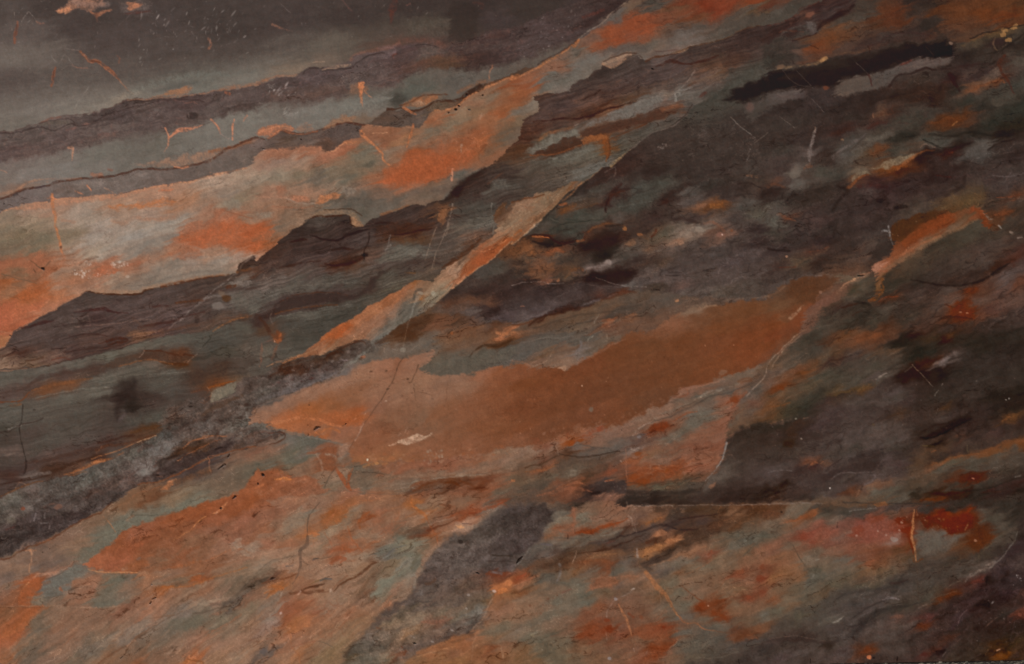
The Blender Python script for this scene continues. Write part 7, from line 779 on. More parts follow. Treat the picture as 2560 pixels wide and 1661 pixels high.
S("I 210,680 205,760 200,840 180,880 190,970 215,1080 240,1200", (12, 12, 12, 16, 8, 10, 10), "2f2928", .8, 7, 2, part=('crack', 'dark upright crack in the blue grey bed')); S("I 240,1200 245,1260 220,1320", 20, "2f2320", .7, 10); S("I 80,910 140,888 200,870", (24, 16, 8), "c0b4ac", .7, 7, br=.3); S("I 0,940 100,915 200,860 310,840 400,800", 14, "3c2c28", .6, 9); S("I 740,880 840,810 920,770", 12, "3a3835", .5, 10); S("I 560,930 700,880", 12, "393a38", .5); B("I 315,725", 16, 10, 0, "3a3330", .6)
S("I 230,1220 450,1190 700,1120 900,1080 1050,1030", (12, 30, 40, 30, 12), "4b3229", .65, 16); S("I 200,1380 350,1350 550,1280 700,1215 850,1170 950,1140", (26, 40, 34, 30, 20, 8), "402a20", .75, 12); S("I 300,1350 380,1320 470,1310", 30, "665953", .7, 14); S("I 600,1330 750,1280 900,1210 1060,1170 1150,1120", (10, 30, 40, 16, 6), "8c5632", .8, 11); S("I 860,1215 960,1195", 26, "a3653a", .7, 10); S("I 640,1340 800,1300", 16, "7a4f2c", .7, 9); S("I 850,1180 1050,1120 1250,1040 1450,960", (8, 10, 10, 6), "96643f", .75, 7); S("I 910,1030 1000,1020 1120,980 1250,960", 20, "40261e", .7, 12); S("I 900,1100 1000,1060 1200,1040 1300,1000 1440,960", 26, "5a3524", .6, 14); S("I 1220,940 1320,910 1430,890 1500,870", (16, 34, 40, 16), "553820", .65, 14, br=.2); S("I 1270,1030 1380,990 1460,960", 9, "9a8060", .7); S("I 900,1130 950,1060", 12, "6d4a3a", .6)
S("I 0,1420 150,1390 230,1380", 16, "3f2922", .7, 10); S("I 0,1530 120,1480 250,1420 400,1385", (10, 14, 20, 10), "6a4428", .7, 9); S("I 150,1450 180,1400 240,1420", 14, "80624e", .6, 8, br=.4); S("I 0,1300 100,1290 220,1300", 24, "48302b", .6, 16)
S("I 1500,930 1650,900 1800,840 1950,780 2150,700", 30, "3c2c26", .5, 20, 6, br=.5); S("I 1880,780 1950,730 2100,650 2250,590", (20, 40, 44, 20), "4b3424", .6, 18, 6, br=.3); S("I 1880,985 1900,970 2000,965 2100,970", 10, "9c5c36", .7, 7); S("I 1700,1080 1780,1020 1900,985 1990,970", (10, 14, 12, 6), "9a5c38", .75, 8); S("I 1560,1180 1700,1110 1850,1080", (40, 60, 30), "4a301e", .6, 26); S("I 1660,1195 1740,1140 1900,1060 2050,1000", 9, "8a5236", .65, 7); S("I 1650,1195 1680,1190", 12, "b87a50", .7)
S("I 1290,1110 1340,1060 1420,1070", 30, "5a4038", .6, 16); Q("I 1350,1090 1430,1060 1480,1010 1560,960 1640,1000 1700,990 1600,1090 1480,1130 1440,1180 1380,1140", "636367", .5, 26, 7, br=.3); Q("I 1220,1200 1380,1210 1430,1280 1380,1340 1290,1340 1230,1280", "6f6764", .55, 26, 7, br=.2); B("I 1350,1300", 50, 36, 0, "767a77", .5, .6); S("I 1440,1260 1460,1190 1500,1170", 20, "6d5045", .7, 10); S("I 1480,1280 1460,1340 1500,1350", 24, "6f4f40", .7, 12); B("I 1465,1335", 10, 18, 80, "33231c", .8, .3); S("I 1520,880 1600,860", 20, "404342", .5); Q("I 1470,950 1540,880 1600,920 1560,1000 1490,990", "4a5054", .55, 30, 6)
S("I 1480,1290 1500,1200 1560,1180 1640,1150", 26, "2f2523", .6, 16); Q("I 1500,1290 1540,1210 1700,1210 1900,1130 2150,1020 2160,1060 1950,1170 1760,1260", "3c3030", .5, 30, 6, br=.2); S("I 2000,1095 2050,1075 2100,1075", 16, "1c1616", .7, 8); S("I 1280,1420 1400,1400 1500,1390 1700,1295 1900,1195 2100,1122 2380,1062", (8, 12, 12, 14, 12, 10, 10), "7a4022", .7, 9, 4); S("I 1950,1205 1930,1160 2000,1145", 8, "b06a48", .5)
LACE("I 900,1260 1500,900 2000,700 2380,560 2380,1000 1700,1040 1400,1300 700,1543 200,1543", "3a2823", .7, 14, 1.4, 25, .13, 60); LACE("I 900,1260 1500,900 2000,700 2380,560 2380,1000 1700,1040 1400,1300 700,1543 200,1543", "7d6255", .6, 12, 1.4, 25, .12, 60); LACE("I 900,1260 1500,900 2000,700 2380,560 2380,1000 1700,1040 1400,1300 700,1543 200,1543", "6d6e6c", .5, 16, 1.6, 25, .12, 60); SPOT("I 1700,900 2380,600 2380,980 2000,960", "3f2a22", 60, 6, 20, .7, 91, 2, 30); SPOT("I 1000,1300 1500,1200 1500,1450 1100,1500", "40302c", 40, 6, 18, .6, 92, 2, 30)
S("I 2030,1280 2090,1235", (5, 22), "241a17", .92, 7, 2, pit=1, part=('pit', 'small black pit')); S("I 2120,1165 2132,1145", 16, "241a17", .9, 7, pit=1); Q("I 1500,1470 1560,1400 1610,1400 1560,1470", "a2643d", .75, 16, 4); S("I 1560,1400 1640,1370", 10, "a8704a", .7)
S("I 1940,1210 1960,1310", 14, "9a6448", .6, 10); S("I 1640,1400 1800,1340 1940,1290", 60, "6d4a30", .5, 40); S("I 1200,1543 1350,1480 1500,1440", 12, "86553a", .5); S("I 1540,1350 1900,1240 2200,1120", 8, "5a3a2a", .6)
F("I 460,98>500,65 425,180>432,182 1195,50>1208,35 1550,20>1565,12 920,365>955,325 890,778>905,776 1415,652>1430,645 300,825>315,820 355,800>362,802 2230,90>2270,65 1045,1015>1052,1015 1250,1020>1260,1022 1130,1070>1138,1070 680,1182>686,1180 670,1255>690,1240 1770,1163>1780,1163 1835,1140>1860,1090 2095,1040>2100,1044 1555,925>1560,928 1090,280>1098,278 720,560>712,566 2175,248>2190,246 440,150>436,160", 9, "cfc2ba", .85)
# J
S("J 60,100 50,250 30,330", 14, "8a4f38", .5, 10, br=.3); S("J 40,250 50,120 100,90 150,80", 12, "7a5040", .5, 9); S("J 150,20 200,60 230,60 200,0", 34, "6d3a22", .6, 18); S("J 170,80 215,90 230,20", (30, 34, 20), "98502a", .75, 14); S("J 205,110 170,200 150,260 200,280", (20, 34, 26, 10), "714733", .6, 16, 5, br=.3); Q("J 60,130 150,110 150,220 80,300 40,260", "66604f", .4, 30, 5); B("J 172,90", 7, 7, 0, "d09a80", .8)
S("J 100,320 200,280 350,230 500,190 620,110", 12, "8f6a4a", .6, 8); S("J 250,290 330,260", 12, "a36c40", .7, 8)
Q("J 180,360 260,310 400,300 480,330 420,400 300,390", "472a1c", .65, 26, 7, br=.3); S("J 640,250 700,210 790,180", (12, 30, 26), "45291a", .8, 10); S("J 700,200 850,130 950,85 1020,110", (8, 14, 22, 10), "4c2d1f", .75, 9); Q("J 800,170 940,120 1050,90 1000,150 860,200", "564840", .5, 30, 7, br=.3); S("J 250,330 400,290 560,240 640,230", 12, "4f4a44", .5, 9)
SPOT("J 0,420 300,330 700,230 1000,110 900,260 500,450 0,620", "3a2722", 80, 5, 16, .7, 101, 2, 25); SPOT("J 0,420 300,330 700,230 1000,110 900,260 500,450 0,620", "7a6a64", 80, 5, 14, .6, 102, 2, 25); SPOT("J 100,500 500,380 700,330 500,460", "5a2b28", 24, 6, 18, .6, 103, 2, 10); LACE("J 0,420 300,330 700,230 1000,110 900,260 500,450 0,620", "3a2a26", .6, 14, 1.6, 20, .12, 50)
S("J 0,640 250,560 420,520 620,430 780,370", (30, 40, 30, 34, 14), "5c575c", .6, 18); S("J 780,380 880,290 960,240 1060,150", (14, 26, 30, 14), "6a6a62", .6, 14); S("J 1080,110 1200,20 1260,-20", 30, "636660", .6, 18); S("J 980,240 1010,235", 22, "a55a3c", .8, 10); S("J 800,262 850,265", 10, "8a7078", .7); S("J 0,692 300,582 500,502 750,402 870,300", 10, "7a5f52", .5, 8)
Q("J 900,330 1000,240 1180,200 1300,150 1500,90 1700,70 1750,140 1500,200 1350,240 1200,240 1000,290", "665a4c", .45, 40, 8, br=.2); Q("J 1300,70 1280,0 1480,0 1550,40 1450,90", "50341f", .7, 40, 6); Q("J 1680,50 2000,0 2380,0 2200,70 1900,120 1700,190 1700,120", "6f4f38", .35, 40, 8, br=.3); S("J 1980,230 2040,170 2120,130 2250,120 2380,80", (8, 14, 26, 30, 20), "432e1e", .75, 12); S("J 2240,10 2300,20 2400,10", 30, "a3643c", .7, 14); B("J 1820,12", 16, 14, 0, "8a5230", .8); S("J 1560,130 1650,95", 14, "55504a", .6); S("J 1250,150 1400,190 1500,120", 6, "8d8072", .5); S("J 1395,10 1380,90 1370,180", (7, 6, 8), "97846c", .7, 6, br=.3); B("J 1370,170", 26, 20, 0, "7d7565", .6, .6)
Q("J 1540,340 1600,290 1700,290 1900,270 2100,200 2380,150 K 60,120 0,250 J 2200,320 2100,350 2050,390 1700,400 1570,380", "5d574a", .55, 24, 6, br=.15); S("J 1650,180 1600,280 1520,330", 20, "8a634d", .5, 14); S("J 1600,230 1700,170", 14, "6a6052", .4)
S("J 1370,240 1310,340 1280,440 1225,525 1170,630", (10, 12, 8, 10, 8), "4f3a2c", .75, 7, 2, br=.2); S("J 1170,630 1100,720 1020,840 960,950 905,1020 870,1090", (8, 8, 7, 7, 6, 4), "5a4032", .8, 6, 2, part=('crack', 'dark hairline crack in the clay lens')); S("J 1000,860 980,900 960,940 920,1010", (12, 18, 14, 16), "c8b8ac", .75, 7, 2, br=.3); S("J 1160,670 1210,640", (6, 16), "d8c8b8", .8, 6); S("J 900,822 925,808", (8, 16), "e0d0c0", .9, 6); S("J 1005,770 1020,758", 10, "d8c0ac", .8); S("J 1510,310 1450,450 1420,470", (12, 7, 10), "55402f", .75, 7); S("J 1465,480 1480,600 1490,640", 8, "5d4434", .6, 6); S("J 1510,560 1640,590", 7, "5d4434", .6, 6); S("J 1800,420 1780,500 1760,700", 7, "6d4a38", .5); S("J 1400,600 1500,700 1480,800", 6, "6a4c3a", .4)
SPOT("J 800,350 1700,450 1700,700 900,600", "5a4030", 40, 4, 10, .6, 104, 2, 20, .2); B("J 1225,530 1410,440 1070,370 1210,365", 16, 9, 20, "4f3a2c", .6, .6)
Q("J 300,720 450,680 560,710 700,750 900,740 1010,770 1000,850 850,880 700,870 560,810 420,820 260,910 140,860 330,810", "a05a30", .45, 30, 7, br=.4, ang=-8, sh=7); S("J 420,800 560,810 700,860 800,880", (20, 26, 30, 10), "b5683c", .6, 12, br=.2); S("J 150,850 280,830 420,790", 30, "b07048", .5, 16); Q("J 700,840 960,800 1000,860 860,880", "a04f28", .5, 24, 6, br=.3); S("J 560,940 700,900 780,930", 24, "a85f30", .6, 14); S("J 250,920 420,960", 26, "a86a48", .5, 14)
S("J 545,912 565,892 595,890", (14, 26, 12), "221814", .95, 6, 1, pit=1, part=('pit', 'small black pit')); B("J 832,855", 11, 8, 30, "231713", .95, .2, .4, pit=1); S("J 490,950 488,968", 9, "2c1e18", .9, 5, pit=1); B("J 480,866", 9, 6, 0, "40291d", .8, pit=.6); S("J 800,872 830,860", 7, "3d2419", .8); B("J 495,685", 8, 8, 0, "5a4030", .8); B("J 65,1330", 14, 18, 60, "241a16", .95, .2, .4, pit=1, part=('pit', 'small black pit')); B("J 15,1412", 9, 10, 0, "2c201a", .9, .2, pit=.8)
Q("J 1235,1055 1290,1030 1320,1000 1390,990 1500,955 1590,965 1640,935 1640,950 1560,1000 1480,1030 1400,1050 1300,1030", "ab8f75", .8, 14, 5, br=.3, ang=10, sh=5, lg=14, part=('pale_patch', 'pale ragged cream patch in the clay lens')); S("J 1235,1058 1290,1040", (8, 26), "bfa48c", .7, 8); S("J 1385,940 1395,905 1410,888", (10, 6, 10), "b8a08a", .75, 6); S("J 1400,970 1410,940", 7, "b59a84", .7); S("J 1325,970 1345,945", 7, "a8907c", .6); S("J 2000,560 2030,548", 9, "b09a8a", .7); SPOT("J 1560,1100 1780,1100 1700,1230 1550,1230", "8a8474", 30, 6, 18, .7, 105); SPOT("J 900,700 2380,350 2380,1000 1000,1150", "a88a72", 46, 2, 6, .6, 106); B("J 1035,1187", 9, 9, 0, "f0e0d0", .9, .1)
SPOT("J 900,1150 2380,1050 2380,1200 1000,1260", "a05530", 60, 5, 18, .5, 107, 2, 10); SPOT("J 900,1150 2380,1050 2380,1200 1000,1260", "a08468", 60, 5, 16, .45, 108, 2, 30); B("J 1120,1225", 26, 14, 0, "c08a48", .8, .6); S("J 1000,1250 1100,1225 1220,1225", 20, "9a6a3a", .6, 12, br=.3)
Q("J 620,1200 600,1100 740,1060 760,1150 740,1240 690,1310 650,1260", "834c32", .55, 22, 6); S("J 650,1135 700,1140 740,1165", 22, "857462", .7, 12); S("J 560,1140 600,1200 620,1280", 20, "8a705c", .6, 12); S("J 735,1270 680,1350 640,1450", (10, 7, 6), "4a4036", .8, 6, 2); S("J 745,1280 800,1350 840,1420 880,1470", (20, 40, 50, 26), "93482a", .9, 10, part=('vein', 'left arm of the orange V shaped vein')); S("J 905,1270 870,1320 855,1400", (10, 36, 20), "8f4627", .9, 10, part=('vein', 'right arm of the orange V shaped vein')); Q("J 780,1060 850,1050 820,1150 780,1160", "8a6854", .6, 18, 4); S("J 760,1260 900,1262 1100,1300 1250,1330", 12, "5f5344", .6, 9); S("J 980,1300 1100,1310 1200,1330", 8, "3f362c", .7); S("J 640,1475 850,1480 1000,1500 1200,1510 1380,1510", 9, "6a5444", .7, 6); S("J 880,1280 1000,1280 1150,1300", 30, "6a604f", .5, 18)
S("J 1280,1475 1400,1440 1500,1460", 10, "80705f", .6); S("J 1460,1480 1560,1420 1650,1390 1750,1370 1880,1375 1980,1420 2080,1450", (14, 26, 26, 20, 16, 20, 16), "683820", .75, 12, 5); S("J 1720,1400 1830,1400 1900,1430", (20, 34, 10), "5f3119", .7, 12); S("J 1990,1380 2080,1370 2200,1390", 26, "6d3c28", .7, 14); S("J 1380,1520 1480,1480 1560,1450 1680,1430", 16, "5f3f2c", .7, 10); S("J 2050,1450 2120,1445", 18, "54281a", .7, 9); S("J 2100,1490 2250,1440 2380,1390", 26, "86523a", .6, 16); S("J 1200,1340 1500,1340 1800,1320 2100,1330 2380,1270", 30, "826953", .5, 22); S("J 1250,1430 1450,1400 1600,1370 1900,1340 2100,1330", 12, "83735f", .6, 9, br=.3); S("J 2050,1330 2100,1320 2380,1250", 14, "5f5344", .5, 10, br=.3)
S("J 130,1050 250,1000 270,960 210,930 120,950", (12, 16, 14, 14, 10), "513024", .75, 8); S("J 0,1040 60,1010 150,970", 12, "4f3328", .7, 8); S("J 60,930 150,940", 20, "6d4a40", .5); S("J 190,1110 220,1080", 14, "b09a88", .6); S("J 120,1250 180,1240", 14, "a39a88", .6, 9); S("J 60,850 250,920 480,970 620,1010 800,1050", 22, "5c5e56", .6, 14); Q("J 380,1150 440,1040 560,1000 640,1030 500,1120 430,1220 300,1220", "5b5e55", .5, 30, 6); S("J 480,970 680,1025 860,1060", 7, "a08068", .4)
S("J 170,1370 260,1365 340,1375", (10, 34, 14), "b56c34", .85, 10); S("J 200,1300 260,1310 300,1330", 24, "9a5530", .6, 14); S("J 0,1450 60,1420", 24, "a85f38", .6, 14); LACE("J 0,1380 300,1300 600,1380 600,1543 0,1543", "9c7a62", .5, 16, 1.5, 30, .1, 50)
# K
S("K 0,90 200,40 400,20", 14, "4a4540", .5, 10); S("K 100,100 300,60 500,50 700,20", 10, "6a6258", .5, 8); S("K 700,90 715,60 760,40", 9, "857a68", .7, 6); S("K 880,20 885,90 840,90", 8, "7d6a58", .6); S("K 600,190 640,140 640,90", 26, "6a6468", .5, 16); S("K 200,320 260,300 350,250 370,180 410,120", (16, 9, 8, 8, 6), "8a6f58", .65, 7); Q("K 410,345 470,315 500,310 500,355 450,350", "97795f", .75, 14, 4); S("K 480,330 560,310 700,240 850,170 950,110 1050,70", (26, 26, 30, 26, 16, 10), "835c47", .6, 16, 5, br=.3); S("K 300,180 420,120 500,90", 20, "6d4a36", .5, 14); S("K 0,270 100,280 180,330", 24, "85604a", .5, 16); S("K 20,300 150,270 300,220 400,180", 30, "70503a", .4, 20)
SPOT("K 0,350 1000,150 2300,0 2300,250 1300,650 300,950 0,1000", "a3765c", 40, 2, 7, .7, 111, 2, 80); SPOT("K 0,350 1000,150 2300,0 2300,250 1300,650 300,950 0,1000", "583322", 60, 3, 10, .5, 112, 1.5, 20); B("K 735,720", 26, 22, 30, "6a5f50", .75, .5); B("K 650,505", 8, 8, 0, "b09078", .8)
SPOT("K 200,950 800,820 1300,650 1500,560 1500,640 1200,830 900,930 400,1000", "8a634f", 120, 6, 20, .5, 113, 1.6, 60); SPOT("K 200,930 800,800 1300,640 1400,640 1200,760 900,880 400,960", "6d4029", 90, 8, 22, .5, 114, 1.6, 80); SPOT("K 300,1000 800,880 1000,900 600,1020", "88402a", 40, 6, 18, .55, 115, 1.6, 60)
Q("K 1100,830 1150,770 1230,760 1260,700 1330,730 1280,800 1160,850", "806a58", .5, 20, 8, br=.3); Q("K 880,900 940,850 960,890 1000,900 900,940", "7d6452", .5, 16, 6); Q("K 770,890 830,870 860,900 800,930", "8a3a28", .6, 16, 5); B("K 548,1030", 34, 26, 30, "8a431c", .85, .5); B("K 640,1010", 30, 18, 10, "84451f", .8, .5); Q("K 190,970 260,990 280,1050 230,1100 190,1040", "7a4530", .6, 18, 5); B("K 1018,915", 6, 7, 0, "2a1d18", .9, pit=.6)
S("K 1590,520 1640,560 1590,600 1500,610", (12, 14, 26, 12), "7a4430", .6, 10); S("K 1500,620 1620,560 1800,490 1980,440", 20, "87604c", .6, 14, 5, br=.3); S("K 1400,760 1600,680 1750,610 1900,560 2100,480 2250,410", 16, "746655", .6, 10, 4); S("K 1330,830 1500,770 1700,680 1850,600 2000,570 2250,470", (12, 14, 18, 16, 14, 10), "51443a", .7, 9, 4); S("K 1750,600 1850,550 1950,540", 20, "7d7464", .5, 12); S("K 1580,700 1700,650", 12, "4f4036", .6); B("K 1755,608", 9, 8, 0, "c0a080", .8); S("K 2100,460 2200,430 2220,450 2130,470", 24, "6a4632", .7, 12); B("K 1960,380", 40, 24, 20, "7a5f4c", .6, .5); S("K 1640,540 1750,500", 8, "96604a", .5)
S("K 2180,600 2250,520 2350,420 L 0,300 120,170 250,40", 9, "8a7462", .7, 6); S("K 2050,700 2110,620 2180,560", 30, "80452f", .6, 18); B("K 2070,630", 28, 46, 70, "7a3a20", .7, .5); S("K 2050,860 2070,780 2150,720", 12, "6a4232", .6)
Q("K 1280,920 1300,870 1400,840 1460,850 1450,900 1350,930", "76351f", .85, 14, 4, part=('red_patch', 'dark red lens below the clay lens')); S("K 1210,900 1280,850 1360,820 1500,770 1640,720", 12, "5c4a40", .6, 8); S("K 1500,830 1620,760 1720,740", (10, 18, 12), "86462e", .65, 10); Q("K 1700,760 1820,720 1850,790 1750,860 1620,900 1650,820", "66604f", .4, 40, 6); S("K 1120,960 1180,900 1280,850", 14, "8a7465", .6, 9); S("K 1090,1080 1130,1090 1190,1080", (20, 40, 14), "9a887a", .75, 10, br=.3); B("K 1185,980", 14, 22, 70, "7d7a80", .75, .4); S("K 1160,950 1170,930", 9, "b0a090", .7); S("K 1100,1000 1160,1020 1240,960", 30, "5a4038", .5, 18); S("K 1030,1130 1090,1090", 26, "4d4038", .6, 16)
S("K 430,1130 600,1165 700,1162 830,1140 1000,1110", (8, 14, 18, 12, 14), "3e2c22", .75, 9, 3); S("K 120,1260 200,1240 270,1230 350,1190 440,1150", (14, 9, 20, 9, 10), "4c3526", .7, 9, 3); S("K 520,1080 650,1050 780,1080 900,1080", 12, "504740", .6, 9); S("K 430,1150 420,1050 440,1000", 10, "8a7766", .4); S("K 120,1300 250,1290 400,1250", (14, 30, 14), "85502f", .6, 14, br=.2); Q("K 420,1190 560,1180 800,1180 760,1280 600,1330 430,1360", "574638", .45, 40, 8, br=.2); Q("K 500,1320 580,1280 650,1290 620,1330 520,1350", "706655", .6, 20, 5); S("K 380,1480 480,1430 600,1400 680,1420", (10, 20, 26, 10), "8a5138", .7, 11); S("K 230,1520 400,1490 540,1455 680,1470 740,1490", (16, 26, 34, 24, 10), "86503a", .65, 14); S("K 480,1430 580,1380 720,1380", 12, "5a3a26", .6, 9); S("K 0,1300 60,1280", 14, "4f4438", .5); S("K 0,1385 20,1385", 20, "a5643a", .7)
Q("K 760,1490 800,1420 900,1390 1040,1380 1070,1430 1060,1500 960,1490 880,1450 830,1500", "3b3335", .65, 22, 5); S("K 740,1510 800,1490", 30, "2b2020", .7, 14); S("K 870,1390 940,1380", 16, "8a4f34", .8, 8); SPOT("K 850,1380 1060,1380 1060,1480 900,1440", "6a6062", 16, 4, 10, .6, 117); S("K 900,1310 970,1290", (10, 26), "84402a", .65, 12); S("K 880,1310 900,1290", 20, "7d3c2a", .6); S("K 1010,1200 1015,1210", 14, "9a8878", .6)
Q("K 1100,1260 1200,1220 1350,1240 1500,1200 1700,1230 1560,1320 1350,1390 1150,1400 1080,1330", "854529", .35, 40, 8, br=.4, ang=15); S("K 1060,1100 1060,1300 1080,1400", 10, "9a6048", .4, 8); S("K 1200,1260 1330,1270 1450,1250 1600,1240 1700,1180", 12, "a05a38", .5, 9, br=.4); B("K 1220,1390", 60, 34, 10, "7a3a1c", .7, .6); B("K 1130,1350", 40, 30, 10, "823f20", .6, .6); B("K 1430,1290 1170,1140", 34, 20, 15, "80421f", .65, .6); S("K 1690,1080 1700,1120", 12, "803f2c", .6)
S("K 1760,1090 1800,1090 1860,1070", 8, "4f342a", .7, 6, br=.3); S("K 1500,1200 1560,1170", (6, 14), "4f3f3c", .7, 7); S("K 1560,1250 1680,1160 1800,1110 1920,1080", 9, "6a4030", .6, 6); S("K 1560,1280 1700,1240", 9, "5f3828", .6, 6); S("K 1720,1140 1790,1130 1860,1180", 7, "5d3a2e", .6, 6); LACE("K 1300,1050 1950,1000 1900,1280 1300,1380 1100,1250", "6a3f2e", .6, 18, 2.6, 22, .1, 60); LACE("K 1300,1050 1950,1000 1900,1280 1300,1380 1100,1250", "94705c", .5, 18, 2.6, 22, .1, 60)
S("K 1995,1030 1975,1110 1955,1180 1920,1240 1870,1310 1800,1380", (18, 16, 10, 9, 9, 6), "7d7d7a", .7, 8, 2, br=.2); S("K 1960,1180 1900,1260", 8, "a89a88", .5); S("K 1790,1400 1740,1480", 10, "35302e", .6); Q("K 1830,1430 1890,1405 1880,1440 1850,1460", "7a5540", .7, 12, 3); S("K 2010,1140 2050,1150", 10, "6d5344", .6); S("K 2040,870 2100,780", 50, "5c5649", .4, 40)
S("K 1080,1400 1250,1420 1400,1400 1600,1370 1750,1330", 14, "4d3a2c", .6, 10); S("K 1100,1440 1300,1440 1500,1420 1700,1390", 30, "52503f", .4, 24); S("K 1080,1490 1300,1495 1600,1490 1750,1470", 40, "332c2a", .6, 22)
# L
LACE("L 0,300 400,150 900,150 1300,250 900,500 400,600 0,800", "353027", .6, 16, 4.5, 28, .11, 60); LACE("L 0,300 400,150 900,150 1300,250 900,500 400,600 0,800", "75604d", .5, 18, 4.5, 28, .1, 60); S("L 120,190 180,120 260,40 350,-20", 14, "7d604a", .6, 10); S("L 30,340 130,180 300,40", 8, "8a745e", .5, 6); S("L 580,270 680,250 780,220", (10, 20, 10), "3a2620", .6, 10); B("L 330,380", 30, 18, 0, "6f4426", .6, .5); B("L 130,525", 20, 34, 70, "6d371c", .7, .5); S("L 180,500 310,480", 7, "443022", .7); S("L 0,690 100,690 200,660", 14, "6d4628", .6, 10)
S("L 250,760 350,690 450,630 520,560", 34, "33362f", .5, 26); S("L 600,600 680,560 750,560", 24, "5f4e2c", .6, 14, 5, br=.4); S("L 840,550 900,510 960,480", (20, 30, 10), "6a5232", .6, 14, 5, br=.4); S("L 1000,440 1050,412 1110,385", (12, 16, 8), "7a6a5d", .7, 9); S("L 1050,370 1150,345 1250,340", 14, "333129", .5); S("L 1020,450 1010,480", 10, "4a5554", .6)
S("L 1600,300 1640,275 1690,240", (20, 34, 10), "7a6e70", .8, 14); S("L 1540,300 1600,295", 20, "6a5248", .7, 12); S("L 1260,470 1330,390 1420,300 1500,260", (40, 60, 40, 20), "351d13", .6, 30); S("L 1340,310 1400,370 1480,450 1530,510", 7, "6a5a4c", .7, 5); S("L 1340,320 1270,370", 7, "5f5850", .5); S("L 1560,340 1700,250 1720,240", 40, "26201d", .5, 30)
S("L 1610,495 1625,485", 10, "d0c8c0", .9, 5); S("L 1550,590 1580,545", (12, 6), "8a8a84", .7, 6, br=.3); B("L 2215,632 2240,620", 9, 8, 30, "9a9896", .7); S("L 1560,760 1580,720", 8, "5f5850", .5)
S("L 1420,980 1520,985 1620,945 1700,905 1780,860 1890,810", (14, 16, 14, 12, 10, 5), "1d1513", .85, 9, 3); S("L 1400,960 1480,900 1560,870 1720,840", 20, "2e2320", .6, 14); S("L 1500,1060 1560,1040 1620,1015", (20, 26, 10), "221915", .75, 10, 4, br=.3); S("L 1440,1060 1540,1060", 14, "5a4e2c", .5, br=.4); S("L 1750,970 1820,960", 24, "5a3828", .6, 14, br=.3); S("L 2180,830 2230,800 2290,780", (26, 24, 8), "6d4a2a", .75, 12); S("L 1850,1060 1860,1120", 12, "5a5238", .5); S("L 1520,1120 1560,1100", 16, "744a30", .6, br=.3)
Q("L 560,1360 700,1250 1020,1200 1000,1290 850,1310 720,1330", "3c302e", .5, 26, 6); S("L 580,1380 640,1330 720,1310 860,1310 990,1300", 12, "605453", .5, 9); S("L 760,1200 850,1160 1000,1140 1240,1120", 26, "383032", .5, 18); S("L 1010,1270 1060,1200 1100,1180", 10, "5a4a4a", .5); S("L 400,1235 430,1210 460,1220", (14, 26, 10), "7a4a34", .75, 10); S("L 490,1230 510,1205", 10, "7d523c", .7); S("L 380,1280 460,1240", 24, "432828", .6, 14); S("L 0,1310 100,1290 220,1290", 8, "6d6464", .5)
S("L 40,1500 120,1440 180,1390", (40, 34, 20), "332317", .65, 20, 5, br=.2); S("L 0,1530 100,1490", 26, "2a1c13", .6, 14); B("L 985,865", 14, 16, 0, "54462a", .6, .5); B("L 200,1040", 50, 34, 10, "3b2a15", .6, .5); B("L 310,995", 10, 8, 0, "9a8a78", .8); B("L 260,805", 14, 8, 10, "7a7464", .7); S("L 330,805 370,795", 12, "6d5040", .6); B("L 575,1455", 7, 7, 0, "c8bab0", .9); SPOT("L 0,700 2300,200 2300,900 800,1500 0,1500", "7a6c66", 90, 2, 6, .5, 121, 2, 40)
S("L 1600,1240 1680,1180 1780,1160 1900,1135 2050,1105 2150,1050 2250,1020 2380,1010", (20, 26, 16, 20, 26, 24, 34, 30), "75492b", .6, 14, 5); S("L 1480,1290 1560,1260 1610,1225", 26, "704c38", .6, 16); Q("L 1780,1390 1800,1340 1900,1320 2020,1320 2050,1350 1950,1400", "542517", .65, 22, 6, br=.25); B("L 1910,1365", 14, 8, 0, "8a5444", .8); S("L 1640,1390 1720,1375", 24, "5c3022", .6, 14); S("L 1600,1490 1720,1500 1830,1490", (20, 34, 10), "40200f", .7, 14); S("L 1520,1510 1600,1495", 20, "3c2212", .6)
S("L 1700,1470 1900,1480 2100,1440 2250,1380 2380,1350", 12, "282523", .6, 10); S("L 2050,1480 2200,1420 2380,1380", 20, "472a26", .5, 16); S("L 2300,1350 2350,1335", 12, "5f5c58", .5); S("L 900,1450 1000,1410 1150,1390", (14, 26, 16), "75543f", .6, 14, 5, br=.2); Q("L 740,1450 800,1480 870,1470 830,1530 760,1520", "5f3d2c", .6, 16, 5); S("L 870,1470 880,1440", 10, "2e2422", .7); S("L 820,1530 850,1480", 9, "85634c", .6); S("L 900,1430 960,1390 1000,1340 960,1330", 20, "5e5154", .6, 14)
LACE("L 100,1000 900,600 1400,500 1300,1000 900,1350 0,1500", "2f2524", .6, 28, 2.6, 16, .11, 90); LACE("L 100,1000 900,600 1400,500 1300,1000 900,1350 0,1500", "5c4f4d", .5, 24, 2.6, 16, .1, 90); LACE("L 1500,600 2380,500 2380,950 1600,1050", "242020", .7, 24, 2.2, 18, .12, 90); LACE("L 1300,0 2380,0 2380,400 1700,450 1300,300", "2a2624", .5, 30, 2, 20, .1, 90)
